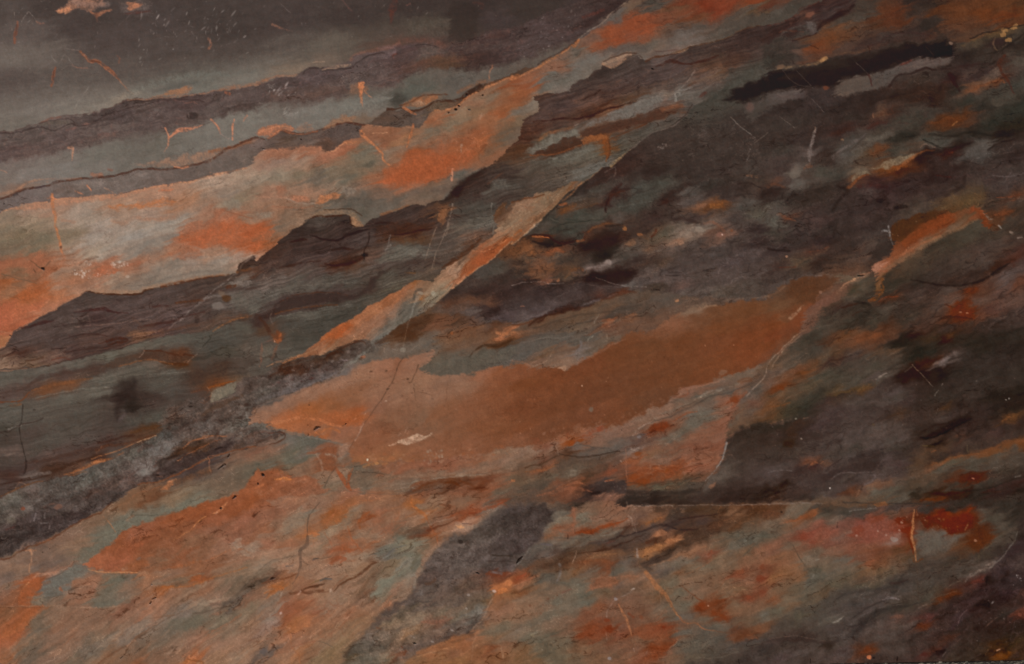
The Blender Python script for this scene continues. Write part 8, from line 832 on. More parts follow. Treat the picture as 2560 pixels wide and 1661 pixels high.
# M
LACE("M 0,0 1100,0 600,290 0,560", "2f2729", .7, 16, 1.8, 22, .12, 50); LACE("M 0,0 1100,0 600,290 0,560", "6d6262", .5, 14, 1.8, 22, .12, 50); S("M 410,90 460,60 550,60", 20, "6a4a3d", .6, 12); B("M 540,90", 50, 24, 10, "7a5444", .6, .6); B("M 215,103", 22, 14, 20, "7a4030", .8, .4); S("M 320,210 330,150", 14, "8a8088", .7, 8); S("M 415,185 415,140", 12, "8f868a", .7, 8); S("M 380,235 460,235 455,290", 10, "6d6466", .6); S("M 60,300 130,270", 20, "5a302a", .6, 12); S("M 420,90 700,150 900,60", 14, "33292b", .5, 12); Q("M 50,200 120,180 170,220 90,250", "6a6452", .5, 20, 6)
S("M 0,576 90,560 200,490 330,440 480,380 620,290 780,200 930,140 1050,40", (12, 18, 16, 22, 20, 18, 14, 16, 10), "5d3424", .75, 10, 5); S("M 340,420 420,400 470,380", 26, "8a5a40", .6, 14, br=.3); S("M 290,490 290,560 270,690", (30, 14, 18), "b07c56", .8, 9, 3, br=.2); S("M 240,490 330,490", 14, "a8704c", .6, 10); S("M 470,420 560,370", 20, "7a5a48", .5)
S("M 960,170 1020,240 1070,310 1090,320", (6, 10, 14, 6), "a06844", .7, 8); S("M 1240,165 1180,210 1200,215", 20, "86604a", .5, 12); S("M 1250,160 1400,165 1540,155", (6, 8, 5), "4a4a3f", .75, 6, 2); S("M 870,440 950,360 1060,330", 7, "565646", .6, 6); Q("M 1080,310 1250,190 1500,150 1700,60 1900,10 1900,40 1700,110 1500,180 1300,240 1160,290", "6c6c5b", .45, 26, 6); Q("M 700,560 860,470 1000,360 1080,340 1050,400 940,480 840,560 760,620", "6d6a58", .5, 26, 6, br=.2)
S("M 200,770 320,745 350,715 470,705 520,700 590,670 650,640 680,590", (10, 20, 30, 26, 30, 18, 22, 14), "a57a62", .8, 11, 4, br=.15); S("M 380,760 480,745 580,690 660,630 690,590", 10, "5a4034", .65, 7); S("M 640,650 700,665 780,670", 14, "66706a", .6, 9)
Q("M 210,770 330,748 382,760 365,850 320,890 280,990 180,1000 190,880 240,820", "9c512e", .6, 14, 4, br=.15); S("M 215,840 270,785", (6, 10), "b8965f", .8, 6); Q("M 385,770 480,750 620,680 720,680 680,740 660,840 580,880 540,915 420,915 390,850", "62655f", .6, 18, 4); Q("M 545,850 560,820 585,860 570,880", "96573c", .75, 10, 3); S("M 400,930 480,925 580,900", 8, "4c4b42", .6); Q("M 880,880 920,780 960,710 1120,720 1160,780 1100,880 1080,990 880,1000", "666453", .5, 26, 4); Q("M 280,990 340,890 400,910 380,1000", "756956", .5, 14, 3)
S("M 0,1008 250,1005 500,1005 800,1020 1000,1015 1120,1005", 8, "a3846a", .6, 6, 2, br=.3); S("M 0,1018 200,1015 360,1022", 9, "6a4a38", .6, 7, 2); Q("M 240,1030 370,1022 340,1080 290,1150 240,1180 180,1330 60,1340 0,1370 0,1260 80,1200 180,1130", "9e5733", .45, 16, 4, br=.15)
Q("M 180,1330 290,1140 400,1060 420,1150 340,1300 250,1440 150,1500 120,1420", "6a6050", .35, 50, 6)
S("M 820,670 950,690 1080,695 1160,690 1280,695", (8, 12, 14, 14, 8), "b07a4c", .75, 8, 3, br=.2); S("M 1140,665 1180,655", 26, "8f7058", .6, 12); S("M 1620,385 1700,345 1760,310 1850,215 1920,170", (8, 8, 8, 12, 8), "b4743e", .75, 8, 3, br=.4); S("M 1980,150 2050,115 2110,45", (10, 26, 14), "b8764a", .7, 10, 3, br=.3); S("M 2020,130 2000,160", 12, "a8a09a", .6, br=.4); B("M 2055,100", 12, 10, 0, "1f1512", .95, .2, .4, pit=1, part=('pit', 'small black pit')); S("M 2165,10 2190,-10", (10, 20), "1f1512", .95, 6, pit=1, part=('pit', 'small black pit')); S("M 1280,570 1300,560", 20, "6d6058", .6)
S("M 1300,740 1320,728", 10, "4a342a", .8); S("M 1330,860 1400,810", 7, "4f3d2e", .7); B("M 1412,805", 9, 6, 0, "33251c", .9, pit=.7); S("M 1415,945 1445,932", (5, 12), "1f1714", .95, 5, 1, pit=1); S("M 1395,985 1405,968", 12, "1f1714", .95, 5, 1, pit=1); S("M 1125,1495 1145,1475", 10, "2f231d", .85, pit=.7); S("M 1120,1040 1160,1030 1200,1045", (10, 26, 10), "6f4c3a", .7, 12); S("M 2310,830 2360,815", (14, 24), "33291f", .8, 9); B("M 465,470 395,508", 8, 5, 20, "4a3a32", .8)
S("M 1500,830 1620,825", (14, 26), "96552a", .75, 10); Q("M 1750,780 1820,720 1900,715 1900,750 1820,780", "95522f", .75, 14, 4); S("M 1530,840 1700,825 1850,790 2000,730 2150,690 2300,650", (12, 16, 16, 14, 14, 10), "9a6034", .65, 10, 4); S("M 1450,800 1600,780 1800,720 1900,700", 16, "746652", .6, 10); S("M 1600,640 1800,600 2000,560 2150,470 2250,480 2330,510", 16, "a05c38", .55, 12, 5, br=.3); Q("M 2150,460 2200,380 2250,380 2240,450 2170,490", "8d7a66", .6, 14, 4); Q("M 2230,500 2340,460 2375,500 2340,550 2260,530", "8d7864", .6, 14, 4); SPOT("M 1450,540 1900,500 1900,620 1450,650", "7a6450", 40, 6, 18, .5, 131, 2, 20); LACE("M 1300,450 2300,200 2300,640 1500,720", "9a7058", .5, 18, 2, 25, .1, 60)
S("M 1260,1330 1330,1270 1420,1220 1500,1150 1600,1100 1700,1060", 12, "66503f", .6, 9, 4); S("M 920,1540 1050,1440 1200,1370 1260,1310 1350,1240 1460,1180", (14, 18, 16, 16, 12, 6), "6d4c38", .75, 10, 4); S("M 1180,1380 1240,1330 1260,1330", 14, "a07a60", .6, 9); S("M 1300,1260 1330,1190 1420,1160 1500,1130", 12, "8f7c68", .6, 9, br=.3); S("M 1350,1130 1500,1105 1620,1090", 10, "75533d", .6, 8); S("M 1800,960 1880,990 1960,960 2100,930", 24, "94806a", .5, 16, 5, br=.4); S("M 1960,990 2080,980 2200,970", 30, "57493f", .55, 16, 5, br=.3); S("M 1800,1080 1900,1060 2050,1020 2110,1010", 14, "5a4a3e", .6, 10); S("M 1960,1100 2080,1060 2110,1045", 24, "855540", .5, 16, 5, br=.3); S("M 2260,920 2340,880", 24, "7a5040", .5, 16)
Q("M 1500,1180 1650,1130 1800,1100 1980,1120 1900,1210 1700,1240 1560,1230", "66624f", .4, 40, 8, br=.3); S("M 1520,1310 1550,1280", 9, "b5a694", .6, 6); S("M 1700,1480 1850,1370 1950,1260 2100,1180 2250,1080", 20, "96593f", .45, 16, 6, br=.3); S("M 1750,1505 1850,1520 1900,1535", 12, "55402f", .6, 8); S("M 1720,1530 1800,1510 1880,1530", 30, "a0602f", .5, 16, br=.3); S("M 2140,1530 2240,1430 2380,1340", 10, "7a5f48", .6); S("M 2310,1330 2370,1310", 12, "6d4a38", .6); S("M 800,1160 700,1280 560,1440", 16, "7a6656", .35, 14); S("M 900,1400 1000,1320 1150,1230", 20, "8a7664", .4, 16)
F("M 1200,1435>1210,1432 1350,1410>1385,1375 1475,1410>1490,1398 990,1165>1000,1165 1190,608>1205,602 1645,570>1660,562 680,215>695,195 35,480>40,476 1005,1248>1010,1248", 12, "dccfc4", .85)
LACE("M 500,1050 1200,1020 1500,1100 900,1500 400,1500", "8d5a44", .35, 26, 4, 35, .12, 90)
# N
S("N 590,40 520,130 490,180 475,280 480,360", (8, 9, 12, 9, 8), "4f4036", .75, 7, 2); S("N 480,360 470,440 410,490 415,600 400,690 390,720 345,800", (26, 40, 30, 26, 18, 14, 9), "5d4a3e", .7, 10, 3, br=.15, part=('crack', 'grey brown crack running down through the tan bed')); S("N 470,300 490,120 440,110", 8, "6a5a4a", .5); LACE("N 400,450 500,600 500,730 400,700", "4f4238", .7, 9, 1, 60, .14, 30); S("N 530,40 440,20 350,50", 40, "8a6650", .4, 26)
S("N 480,340 540,335 590,345", (10, 36, 14), "a8653a", .8, 11); Q("N 620,280 680,190 780,130 830,170 740,240 680,280", "975a30", .7, 24, 6, br=.2, ang=35); S("N 740,110 850,80 960,40 1150,10", (26, 30, 20, 14), "9a5c38", .6, 14, 5, br=.3); S("N 970,290 960,220 1000,170 1050,130", (10, 26, 34, 16), "8f4a28", .75, 12); S("N 850,270 880,350 920,430 990,500", (12, 20, 16, 8), "9a5230", .7, 10); S("N 700,50 740,110 700,180 640,260", 12, "9a5a3c", .6, 9); S("N 640,330 700,430 720,480 670,550", 14, "9a5a40", .55, 10); S("N 740,560 780,560 830,570 780,600", (20, 40, 30, 14), "904a30", .75, 12); S("N 700,600 780,570", 16, "8a4a34", .6, 10); S("N 790,480 850,460 870,500", 34, "93502f", .55, 18); S("N 930,430 990,500", 8, "a0583c", .6); S("N 1340,240 1400,230 1250,330", 10, "87503c", .5); LACE("N 500,250 1300,100 1400,300 1000,500 500,500", "9c5636", .6, 18, 1.6, 40, .11, 70)
S("N 1440,0 1450,60 1500,110 1560,150 1590,200", (26, 20, 26, 30, 14), "a5602e", .8, 11); S("N 1590,200 1640,300 1680,360 1690,430", (10, 20, 30, 10), "8f5030", .7, 12); S("N 1600,300 1650,280 1780,240 1880,190", (26, 14, 12, 8), "5f3424", .75, 9); S("N 1420,380 1500,350 1600,330", 26, "6a4030", .5, 16); S("N 1380,350 1500,290 1600,240", 30, "574637", .5, 20); S("N 1650,190 1780,160 1850,140 1870,90", 12, "5a3d2e", .65, 8); S("N 1600,250 1850,180", 12, "8f7462", .5, 9); Q("N 1880,190 1960,120 2040,90 2100,110 2040,150 1950,190", "88452c", .6, 18, 6, br=.25); S("N 2080,130 2180,90 2290,45", (14, 26, 20), "84402a", .75, 11, 4, br=.2); S("N 1980,150 2050,140", 14, "7a2f1c", .6)
Q("N 1830,300 1850,255 1920,230 2010,260 1990,300 1900,320", "94755f", .6, 16, 5, br=.2); Q("N 1850,265 1900,255 1930,280 1880,290", "c08a55", .75, 12, 4); S("N 1820,310 1900,285 1960,300", 10, "dcc0a0", .6, 6, br=.4); S("N 1920,240 2000,240", 9, "463a38", .7)
S("N 1440,660 1500,540 1600,440", 24, "5f5a45", .5, 18); S("N 1490,740 1520,660 1580,560 1680,450 1740,400", (20, 34, 40, 40, 20), "8f6f58", .6, 14, 4, br=.2); S("N 1210,540 1300,470 1390,440", (10, 16, 8), "545860", .65, 9); S("N 1180,560 1250,530", 14, "8f9088", .5, 8); Q("N 1080,830 1180,760 1290,770 1240,850 1170,920 1110,890", "747561", .5, 40, 6); S("N 1000,820 1020,900 1080,960", 30, "6a4c38", .5, 22); S("N 1400,730 1480,720 1470,830", 20, "807768", .5, 12)
S("N 720,870 800,800 900,740 980,700 1040,650 1100,610 1140,600", (10, 18, 20, 26, 24, 20, 8), "5c3a28", .8, 9, 4); S("N 700,860 760,800 850,720", 14, "7d4f38", .6, 9); S("N 420,860 500,830 570,820 640,800", (14, 20, 24, 8), "4c2c1e", .8, 9); S("N 490,810 580,770 650,760", (8, 18, 9), "6d5a38", .7, 8); S("N 600,770 650,752 700,755", 14, "4d5054", .75, 8); S("N 320,890 420,870 500,880 620,860", 24, "5a3424", .65, 13, 4, br=.2); S("N 480,890 540,885 680,870", 9, "6a4433", .6); S("N 525,580 550,570 580,565", (10, 24, 6), "3d3d42", .8, 7); S("N 540,570 700,550", 8, "5a4636", .6); S("N 0,700 120,600 250,560 370,535", 8, "5f5344", .65, 6); S("N 280,640 340,635", 10, "54504f", .7, 6); S("N 130,760 155,748 180,745", (8, 26, 8), "2b1f1a", .9, 7, pit=.6); S("N 50,795 150,770 300,740 390,700", (8, 9, 20, 14), "6d4028", .7, 9, 4); S("N 0,775 120,740", 10, "4c4034", .6); S("N 150,820 220,830 250,850 160,860 80,890", (26, 34, 20, 16, 8), "a05c2c", .7, 12)
S("N 232,905 240,880", 16, "c8c0c0", .8, 7); S("N 390,905 410,868", (10, 18), "d8ccc0", .85, 7); S("N 690,870 698,855", 18, "f0e4d4", .9, 7); B("N 232,1072", 16, 12, 30, "b8b4b8", .75, .3); S("N 640,930 570,970", 9, "c0ac98", .6, br=.4); S("N 830,1130 860,1105", (4, 9), "d0b49c", .8); B("N 2220,868", 13, 22, 80, "a8aab0", .85, .3); Q("N 2245,890 2260,850 2310,840 2335,860 2300,890", "ad6736", .85, 10, 3); Q("N 2300,800 2330,770 2380,760 2380,810 2330,820", "ad6a3c", .75, 12, 4); B("N 1975,905 1960,1030 1822,1232 1640,1340", 10, 16, 60, "a89c98", .6, .5)
Q("N 260,1020 320,980 380,960 350,1080 290,1140 240,1060", "8a5038", .5, 26, 8, br=.3); S("N 300,1150 380,1080 450,1010 540,950", (20, 34, 30, 14), "8a523a", .6, 16, 5, br=.2); S("N 440,1050 500,990 550,940", 9, "6a4c3e", .6); Q("N 280,1200 340,1180 420,1190 520,1120 500,1190 380,1230 310,1220", "a5683f", .6, 18, 6, br=.3); S("N 280,1200 310,1215", 14, "c89a78", .7); S("N 320,1240 320,1300 340,1400 400,1460 410,1540", (20, 16, 9, 14, 12), "99603c", .6, 9, 4, br=.2); S("N 320,1400 450,1350 600,1330", 10, "86503c", .6, 8); S("N 560,1330 640,1350 715,1385", (5, 7, 5), "5a5648", .7, 6); S("N 240,1440 350,1430 380,1460", 9, "8a5a44", .5); B("N 70,1430", 34, 26, 10, "5a5458", .6, .7); S("N 120,1170 200,1160", 50, "8f7a70", .4, 30); S("N 0,1340 200,1300 330,1340", 10, "8f5f49", .5); LACE("N 200,950 700,900 900,1200 600,1330 200,1330", "8a523a", .6, 20, 2, 35, .11, 70); LACE("N 0,1150 200,1100 300,1500 0,1500", "9a6a52", .5, 20, 2, 30, .1, 60)
S("N 1080,1195 1150,1110 1200,1070 1300,1040 1350,985 1440,920 1500,850", (40, 34, 40, 34, 30, 34, 20), "54463f", .6, 16, 5, br=.2); S("N 1120,1200 1160,1220", 16, "6d4a38", .7); S("N 1240,1095 1260,1090", 9, "a09088", .6); S("N 790,1540 850,1420 870,1370 960,1270 1080,1190", (30, 26, 14, 10, 6), "6d5844", .55, 14); S("N 820,1390 860,1360 960,1270", 14, "b08a66", .55, 9, br=.3); S("N 820,1480 870,1420", (20, 30), "4b3e31", .65, 12)
SPOT("N 1600,800 1700,500 2000,400 2380,200 O 300,200 200,450 N 2300,680 2000,750", "7d7370", 110, 3, 10, .5, 141); SPOT("N 1600,800 1700,500 2000,400 2380,200 O 300,200 200,450 N 2300,680 2000,750", "352b2a", 110, 4, 14, .5, 142, 2, 20); LACE("N 1500,900 1700,500 2380,200 O 300,200 N 2300,680 1900,900 1400,1200 1000,1400", "3c302c", .5, 20, 2.4, 20, .11, 60); S("N 2200,530 2380,545", 14, "33291f", .65, 9); S("N 2150,590 2380,590", 10, "3a3130", .6); B("N 1900,410", 20, 28, 70, "332c2a", .75, .5); Q("N 2140,700 2170,670 2220,700 2300,700 2350,690 2300,740 2200,740", "703928", .75, 14, 4); S("N 2190,690 2280,710", 22, "6a6265", .65, 12); B("N 2060,700", 8, 16, 70, "1d1512", .95, .2, .4, pit=1, part=('pit', 'small black pit')); S("N 1570,800 1640,790 1660,760", 24, "5a4030", .6, 14, br=.3); B("N 1470,1350", 14, 10, 0, "1f1714", .95, .2, .4, pit=1); S("N 1440,1285 1470,1300", 16, "8a807c", .6, br=.3); S("N 1350,1380 1390,1420 1370,1460", 14, "6a3a28", .7); S("N 1480,970 1560,970 1640,960", 14, "4c3f38", .6); Q("N 1150,1180 1300,1140 1500,1080 1700,1050 1600,1130 1400,1200 1250,1230", "7d6c58", .45, 30, 8, br=.3); S("N 1550,1150 1700,1160 1760,1110", 24, "80503f", .5, 16, 5, br=.3)
S("N 1500,1440 1650,1390 1750,1350 1850,1310 1980,1280", (20, 30, 34, 40, 30), "9c643c", .6, 16, 5, br=.15); S("N 1450,1490 1600,1440 1700,1440", 20, "7d6248", .5, 14); S("N 1500,1480 1700,1420 1850,1380", 9, "a87a50", .5); S("N 2010,1240 2030,1200 2100,1140 2160,1010 2200,940", 12, "9a7a60", .5, 9); S("N 2000,1540 2030,1320 2080,1240", 9, "8f7058", .4); S("N 2110,1180 2250,1160 2380,1120", 12, "967858", .4, 10); Q("N 2060,1200 2200,1180 2330,1150 2380,1180 2300,1290 2150,1290", "6d6450", .4, 40, 6); S("N 2280,1390 2300,1490", 14, "9a7a5c", .55, 10)
# O
S("O 340,290 420,285 470,320 580,320", (10, 16, 14, 10), "88503a", .65, 9); S("O 570,100 580,200 560,300", (34, 30, 16), "8a5640", .65, 16); S("O 590,320 700,320 760,300 850,270 950,240 1080,195", (14, 26, 34, 30, 24, 6), "833a1e", .8, 10, 4, part=('vein', 'red streak below the straight seam')); S("O 680,350 850,350 950,330 1050,290", 20, "6d6656", .5, 14); S("O 580,290 600,340 740,350 900,330", 9, "553a2e", .6); S("O 360,360 300,370 350,350 450,350", 14, "80583c", .5, 10); Q("O 380,140 470,110 540,130 530,260 420,260 330,330 300,300 370,220", "706a58", .45, 24, 5); Q("O 600,150 700,140 720,260 620,280", "6d6856", .45, 40, 5); S("O 400,370 600,380 750,390 950,400", 12, "565045", .6, 9, br=.2); S("O 260,430 330,435 380,440", (10, 26, 10), "4d4a58", .6, 10); S("O 900,400 1000,360 1070,280 1110,250", (16, 20, 24, 10), "4c3228", .7, 11); S("O 1110,180 1120,250 1140,310", 8, "8a7262", .5); S("O 1080,170 1110,190", 16, "9a8474", .6)
S("O 45,610 70,580 95,550", (12, 34, 14), "15100e", .95, 7, 2, pit=1, part=('pit', 'small black pit')); S("O 515,380 520,350", 9, "241c1a", .85); S("O 0,680 100,550 170,470", 16, "6a6058", .5, 12); S("O 150,480 250,460 450,470 700,430", 12, "5a5048", .5, 9)
S("O 870,400 960,370 1100,340 1250,300 1340,260 1420,250 1500,280 1600,300 1700,290", (10, 14, 18, 20, 22, 24, 16, 12, 6), "392a29", .8, 10, 4); S("O 780,500 880,480 1000,430 1100,400 1240,330", (14, 24, 16, 14, 8), "3f2a22", .7, 10, 4); S("O 1140,240 1160,320", 14, "6d5a50", .5); S("O 600,520 750,500 900,480", 12, "4a3022", .6, 9); S("O 700,560 850,530 980,520", (14, 24, 10), "85603f", .6, 12, br=.2); S("O 880,420 950,400", 14, "5a302c", .6); S("O 1250,420 1340,380 1330,420", 26, "4f2c1f", .6, 14)
Q("O 1310,350 1370,300 1440,315 1430,345 1350,365", "906042", .85, 14, 4, part=('orange_patch', 'topmost of the three ochre flakes')); Q("O 1410,410 1450,370 1510,380 1590,385 1530,405 1440,430", "905e3c", .85, 14, 4, part=('orange_patch', 'middle one of the three ochre flakes')); Q("O 1205,560 1225,500 1260,460 1360,430 1440,440 1350,485 1260,520 1230,550", "8f623a", .85, 16, 4, part=('orange_patch', 'lowest of the three ochre flakes')); S("O 1250,240 1330,210 1390,180", (20, 26, 8), "86562f", .7, 12); S("O 1500,400 1600,385", 8, "a07850", .6)
S("O 1160,480 1165,550", (14, 22), "8a8890", .7, 10); S("O 1170,570 1190,640 1250,690", (10, 26, 30), "6f5440", .6, 16); S("O 1250,700 1290,750 1350,830 1420,900 1480,990 1520,1070 1560,1120", (40, 40, 44, 40, 26, 18, 12), "96623c", .8, 11, 4, part=('vein', 'long tan vein slanting down to the right near the bottom')); S("O 1430,900 1500,1020 1560,1110", 8, "6a4a34", .5); S("O 1560,1110 1590,1150 1640,1165 1720,1170 1790,1225 1900,1235", (12, 14, 12, 12, 12, 8), "8a5638", .75, 8, 3); S("O 1900,1240 2100,1270 2250,1290 2330,1340", 9, "6d4632", .55, 7)
S("O 990,985 1020,1050 1060,1120 1090,1200 1110,1280", (10, 20, 24, 20, 8), "97623f", .85, 9, 2, part=('vein', 'short straight tan vein near the bottom edge')); S("O 1110,1280 1160,1370", 7, "7d4a34", .6); S("O 1130,1400 1137,1430", (12, 8), "c8bcb0", .8, 6); S("O 1245,1445 1260,1400", (12, 5), "b8aca4", .7, 6); S("O 880,1105 885,1060 930,980 960,950 1080,890 1140,845", (14, 10, 7, 12, 6, 12), "b8aca8", .7, 7, 2, br=.3); B("O 960,945", 18, 20, 60, "86828e", .7, .4); S("O 1115,855 1140,842", 14, "dcd4cc", .8, 6); S("O 1170,830 1240,890", 8, "a89484", .5, br=.3); S("O 875,1250 880,1320", 9, "a89c98", .55, br=.4); B("O 905,1495", 20, 18, 20, "8a8698", .7, .4)
S("O 1580,820 1680,900 1780,970 1830,1000 1950,1100 2010,1150", (8, 10, 14, 10, 12, 6), "733e28", .75, 8, 3); B("O 1765,995", 34, 22, 20, "7d3920", .8, .6, .4, 10); B("O 1880,1072 1960,1105", 34, 20, -30, "763a22", .75, .6, .4, 10); B("O 1820,1000", 7, 8, 0, "b89a80", .8); S("O 1870,900 1930,840 1990,740", (8, 7, 5), "75442f", .6, 7); S("O 1955,815 1975,800", (4, 9), "d0c0b0", .8, 5)
B("O 2120,690", 44, 26, 10, "7d4630", .75, .6, .4, 12); B("O 2330,640", 26, 26, 50, "763e2b", .75, .6, .4, 10); B("O 2310,750", 40, 32, 20, "793a2a", .75, .6, .4, 12); B("O 2200,920", 26, 24, 0, "7d3c2b", .75, .4, .4, 10); B("O 2330,875", 34, 18, 10, "783f2e", .75, .6, .4, 10); S("O 1820,530 1850,495", (14, 30), "803f2f", .7, 12, br=.2); S("O 1370,880 1390,1010", 6, "8a7460", .3); S("O 2150,550 2230,460 2330,390", 14, "4c4a3e", .55, 10); S("O 1590,820 1600,770 1670,750 1700,790", 9, "84654c", .5)
Q("O 620,1250 680,1170 760,1130 880,1130 900,1200 820,1300 700,1300", "7d3e28", .4, 40, 10, br=.5); Q("O 1180,1200 1300,1180 1430,1210 1440,1290 1300,1310 1200,1280", "80472f", .4, 40, 10, br=.5); Q("O 1280,1370 1420,1360 1430,1440 1330,1500 1270,1480", "7a3a22", .55, 30, 10, br=.3); B("O 910,1215", 34, 40, 30, "762f1c", .65, .8, .4, 10); B("O 1410,1205", 24, 16, 0, "752c1c", .7, .5); B("O 880,1135", 30, 14, 10, "7a3523", .7, .6); S("O 1080,1080 1130,1110", 20, "743826", .7, 12); B("O 1200,1110", 20, 20, 0, "7a4530", .6, .6); S("O 1240,1190 1350,1190 1430,1230 1450,1300 1500,1310", 10, "7d3c28", .5, 8)
SPOT("O 400,900 450,900 300,1080 160,1080 160,1000", "6a3024", 14, 5, 12, .8, 151); LACE("O 100,1250 400,1200 500,1400 200,1450", "7d664a", .5, 26, 1, 0, .1, 60); LACE("O 600,1000 1500,1000 1500,1500 600,1500", "87513a", .4, 24, 1.2, 30, .1, 90); B("O 190,1275", 16, 22, 80, "86805f", .6, .4)
S("O 50,750 130,700", (34, 12), "903f2b", .75, 14); S("O 0,830 150,760 250,720", 16, "96664a", .5, 12); S("O 0,890 120,850 200,820", 16, "5a3d28", .6, 12); S("O 470,880 550,850", 14, "6a403c", .6, 9); S("O 740,780 750,840 960,790 950,740", 20, "8f5a40", .55, 12, br=.2); S("O 780,770 860,745 900,680 900,610 940,600", (12, 20, 40, 40, 20), "784630", .65, 16); S("O 700,590 800,580 870,590", 34, "77452c", .6, 18); S("O 740,750 950,740 1180,720", 16, "8f6048", .5, 12)
F("O 415,555>425,580 435,620>445,590 630,425>640,470 555,610>605,500 635,620>640,570 555,640>565,665 1790,305>1810,285 1995,360>2020,372 375,455>380,495 725,650>728,665 2060,210>2080,230", 12, "c0b4ac", .8); S("O 440,620 450,690 420,790", 24, "6f6a6a", .5, 16, br=.3); S("O 600,500 560,610", 9, "a88870", .6)
S("O 1070,30 1075,80", 9, "8a6a54", .5); SPOT("O 1100,70 1600,70 1600,160 1100,120", "8f6f58", 50, 4, 12, .6, 152, 2, 30); LACE("O 1900,60 2380,60 2380,250 1900,260", "8a6040", .7, 14, 1.4, 30, .12, 60); LACE("O 1400,100 2380,100 2380,350 1400,350", "3a2a22", .6, 20, 3, 14, .11, 70); S("O 1550,200 1700,180 1900,150", 14, "3a2523", .7, 9); S("O 1600,310 1720,290", 16, "3d2624", .6)
Q("O 1300,620 1500,570 1680,550 1620,620 1450,680 1300,680", "706052", .4, 30, 8, br=.3); S("O 1280,640 1400,600 1500,560 1650,500 1800,450", 16, "866043", .5, 14, 5, br=.2); S("O 1300,700 1400,680 1500,660", 20, "5a4d47", .5, 14); S("O 1600,720 1750,650 1850,580", 12, "84583e", .5, 9); S("O 1270,680 1350,740", 26, "5a4c42", .5, 16)
LACE("O 1600,1150 2380,1000 2380,1543 1500,1543", "4a453f", .5, 26, 4, 16, .11, 90); S("O 2000,1420 2150,1350 2380,1320", 30, "454447", .5, 24); S("O 1700,1480 1900,1490 2100,1430", 10, "6a604f", .4); S("O 2110,1500 2112,1543", 7, "1d1716", .85); S("O 1415,1520 1422,1543", 9, "3a2a24", .7)
# P
S("O 1080,75 1400,72 1700,68 2000,68 2380,60 P 0,55 300,48 500,50", (8, 8, 8, 10, 10, 10, 12, 8), "8a807a", .6, 6, 2, br=.3, part=('pale_seam', 'straight pale seam above the salmon bed')); S("P 0,62 250,58", 9, "a09890", .5); S("P 700,40 900,50 1100,60 1300,50 1500,60 1650,20", 12, "34302f", .6, 9); Q("P 980,60 1050,40 1110,50 1100,75 1020,80", "80502f", .7, 12, 4); S("P 760,125 900,105 1000,95", 9, "6d6a66", .6); S("P 480,100 600,130 750,145 900,120", 26, "3f3d38", .5, 18); S("P 1420,20 1550,15 1650,0", (20, 30, 14), "5f3218", .7, 12); S("P 1500,60 1800,40 2100,60", 40, "323130", .5, 30)
S("P 150,235 250,205 340,180 420,160 450,130", (10, 20, 34, 30, 14), "80472b", .7, 12, 4, br=.2); S("P 120,240 200,215", 20, "855640", .5, 12); S("P 650,230 640,275", (5, 10), "2c2420", .85, 6); B("P 125,130", 12, 10, 0, "332620", .7)
Q("P 310,350 370,320 480,280 620,270 640,330 560,380 420,420 330,420", "804438", .45, 40, 10, br=.45); Q("P 790,300 850,240 950,190 1080,180 1200,190 1240,290 1200,400 1050,430 900,380 800,350", "80453c", .4, 50, 10, br=.35); B("P 330,365", 34, 34, 0, "7d3a2e", .5, .9, .4, 8); B("P 420,410", 34, 18, 0, "7a3d30", .6, .8, .4, 8); B("P 840,300", 60, 40, 0, "783529", .5, .9, .4, 9); B("P 1000,210", 60, 26, 10, "75382a", .5, .9, .4, 9)
B("P 1225,220", 34, 44, 80, "6f2819", .8, .7, .4, 10); B("P 1300,300", 34, 60, 80, "742417", .7, .6, .4, 12); S("P 1310,300 1320,400 1350,500", (50, 40, 14), "702a1a", .65, 18, 5, br=.2); Q("P 1430,200 1480,165 1560,170 1600,110 1650,150 1690,230 1720,190 1760,180 1790,150 1880,165 1890,200 1910,240 1940,260 1860,290 1800,330 1720,335 1650,300 1600,260 1500,270 1440,250", "5f2210", .75, 20, 8, br=.15, ang=-20, part=('red_patch', 'deep red stain right of the ochre vein')); B("P 1640,180 1810,190 1660,250 1760,270", 44, 34, -30, "6c280f", .6, .9, .4, 8); Q("P 1900,260 1980,280 2060,330 2080,390 1990,480 1930,500 1900,440 1880,380 1930,340", "59301c", .7, 26, 8, br=.25); B("P 1930,400", 12, 16, 60, "a87a60", .75, .5); S("P 1830,300 1870,230", (14, 6), "8a6a4c", .6, 8); SPOT("P 1180,170 1480,150 1950,300 1850,380 1400,280 1200,330", "8a6a58", 34, 5, 12, .7, 161); SPOT("P 300,280 1200,200 1200,420 400,430", "93604f", 60, 3, 9, .6, 162)
S("P 1358,110 1350,200 1352,260 1330,330 1345,400 1365,480 1375,590", (12, 20, 26, 36, 28, 22, 9), "96643c", .88, 9, 2, part=('vein', 'upright ochre vein beside the red stain')); S("P 1320,280 1320,380 1350,520", 16, "6d2412", .7, 10); S("P 1375,590 1385,690 1390,780 1400,950", (9, 8, 7, 5), "4f3a2a", .6, 7); S("P 1350,560 1360,600 1440,570", 14, "60381c", .65, 9); S("P 1380,110 1385,170", 10, "6d3a22", .6)
B("P 1172,385", 24, 34, 80, "857c74", .85, .4, .4); B("P 1022,308 820,352 1245,232 1220,305 1100,345", 12, 11, 0, "9a8a7c", .75, .3); S("P 405,750 430,722", (6, 16), "c8c4bc", .85, 7); B("P 460,575", 24, 12, 10, "8a7e6e", .6, .4)
S("P 230,440 290,550 350,640", (6, 9, 6), "4a4235", .75, 6, 2); Q("P 340,650 480,660 520,720 440,790 380,750", "5a584c", .4, 30, 6); S("P 0,300 100,330 230,450", 7, "544a3c", .5); SPOT("P 430,470 680,460 700,600 500,600", "5f3a2e", 30, 3, 9, .6, 163)
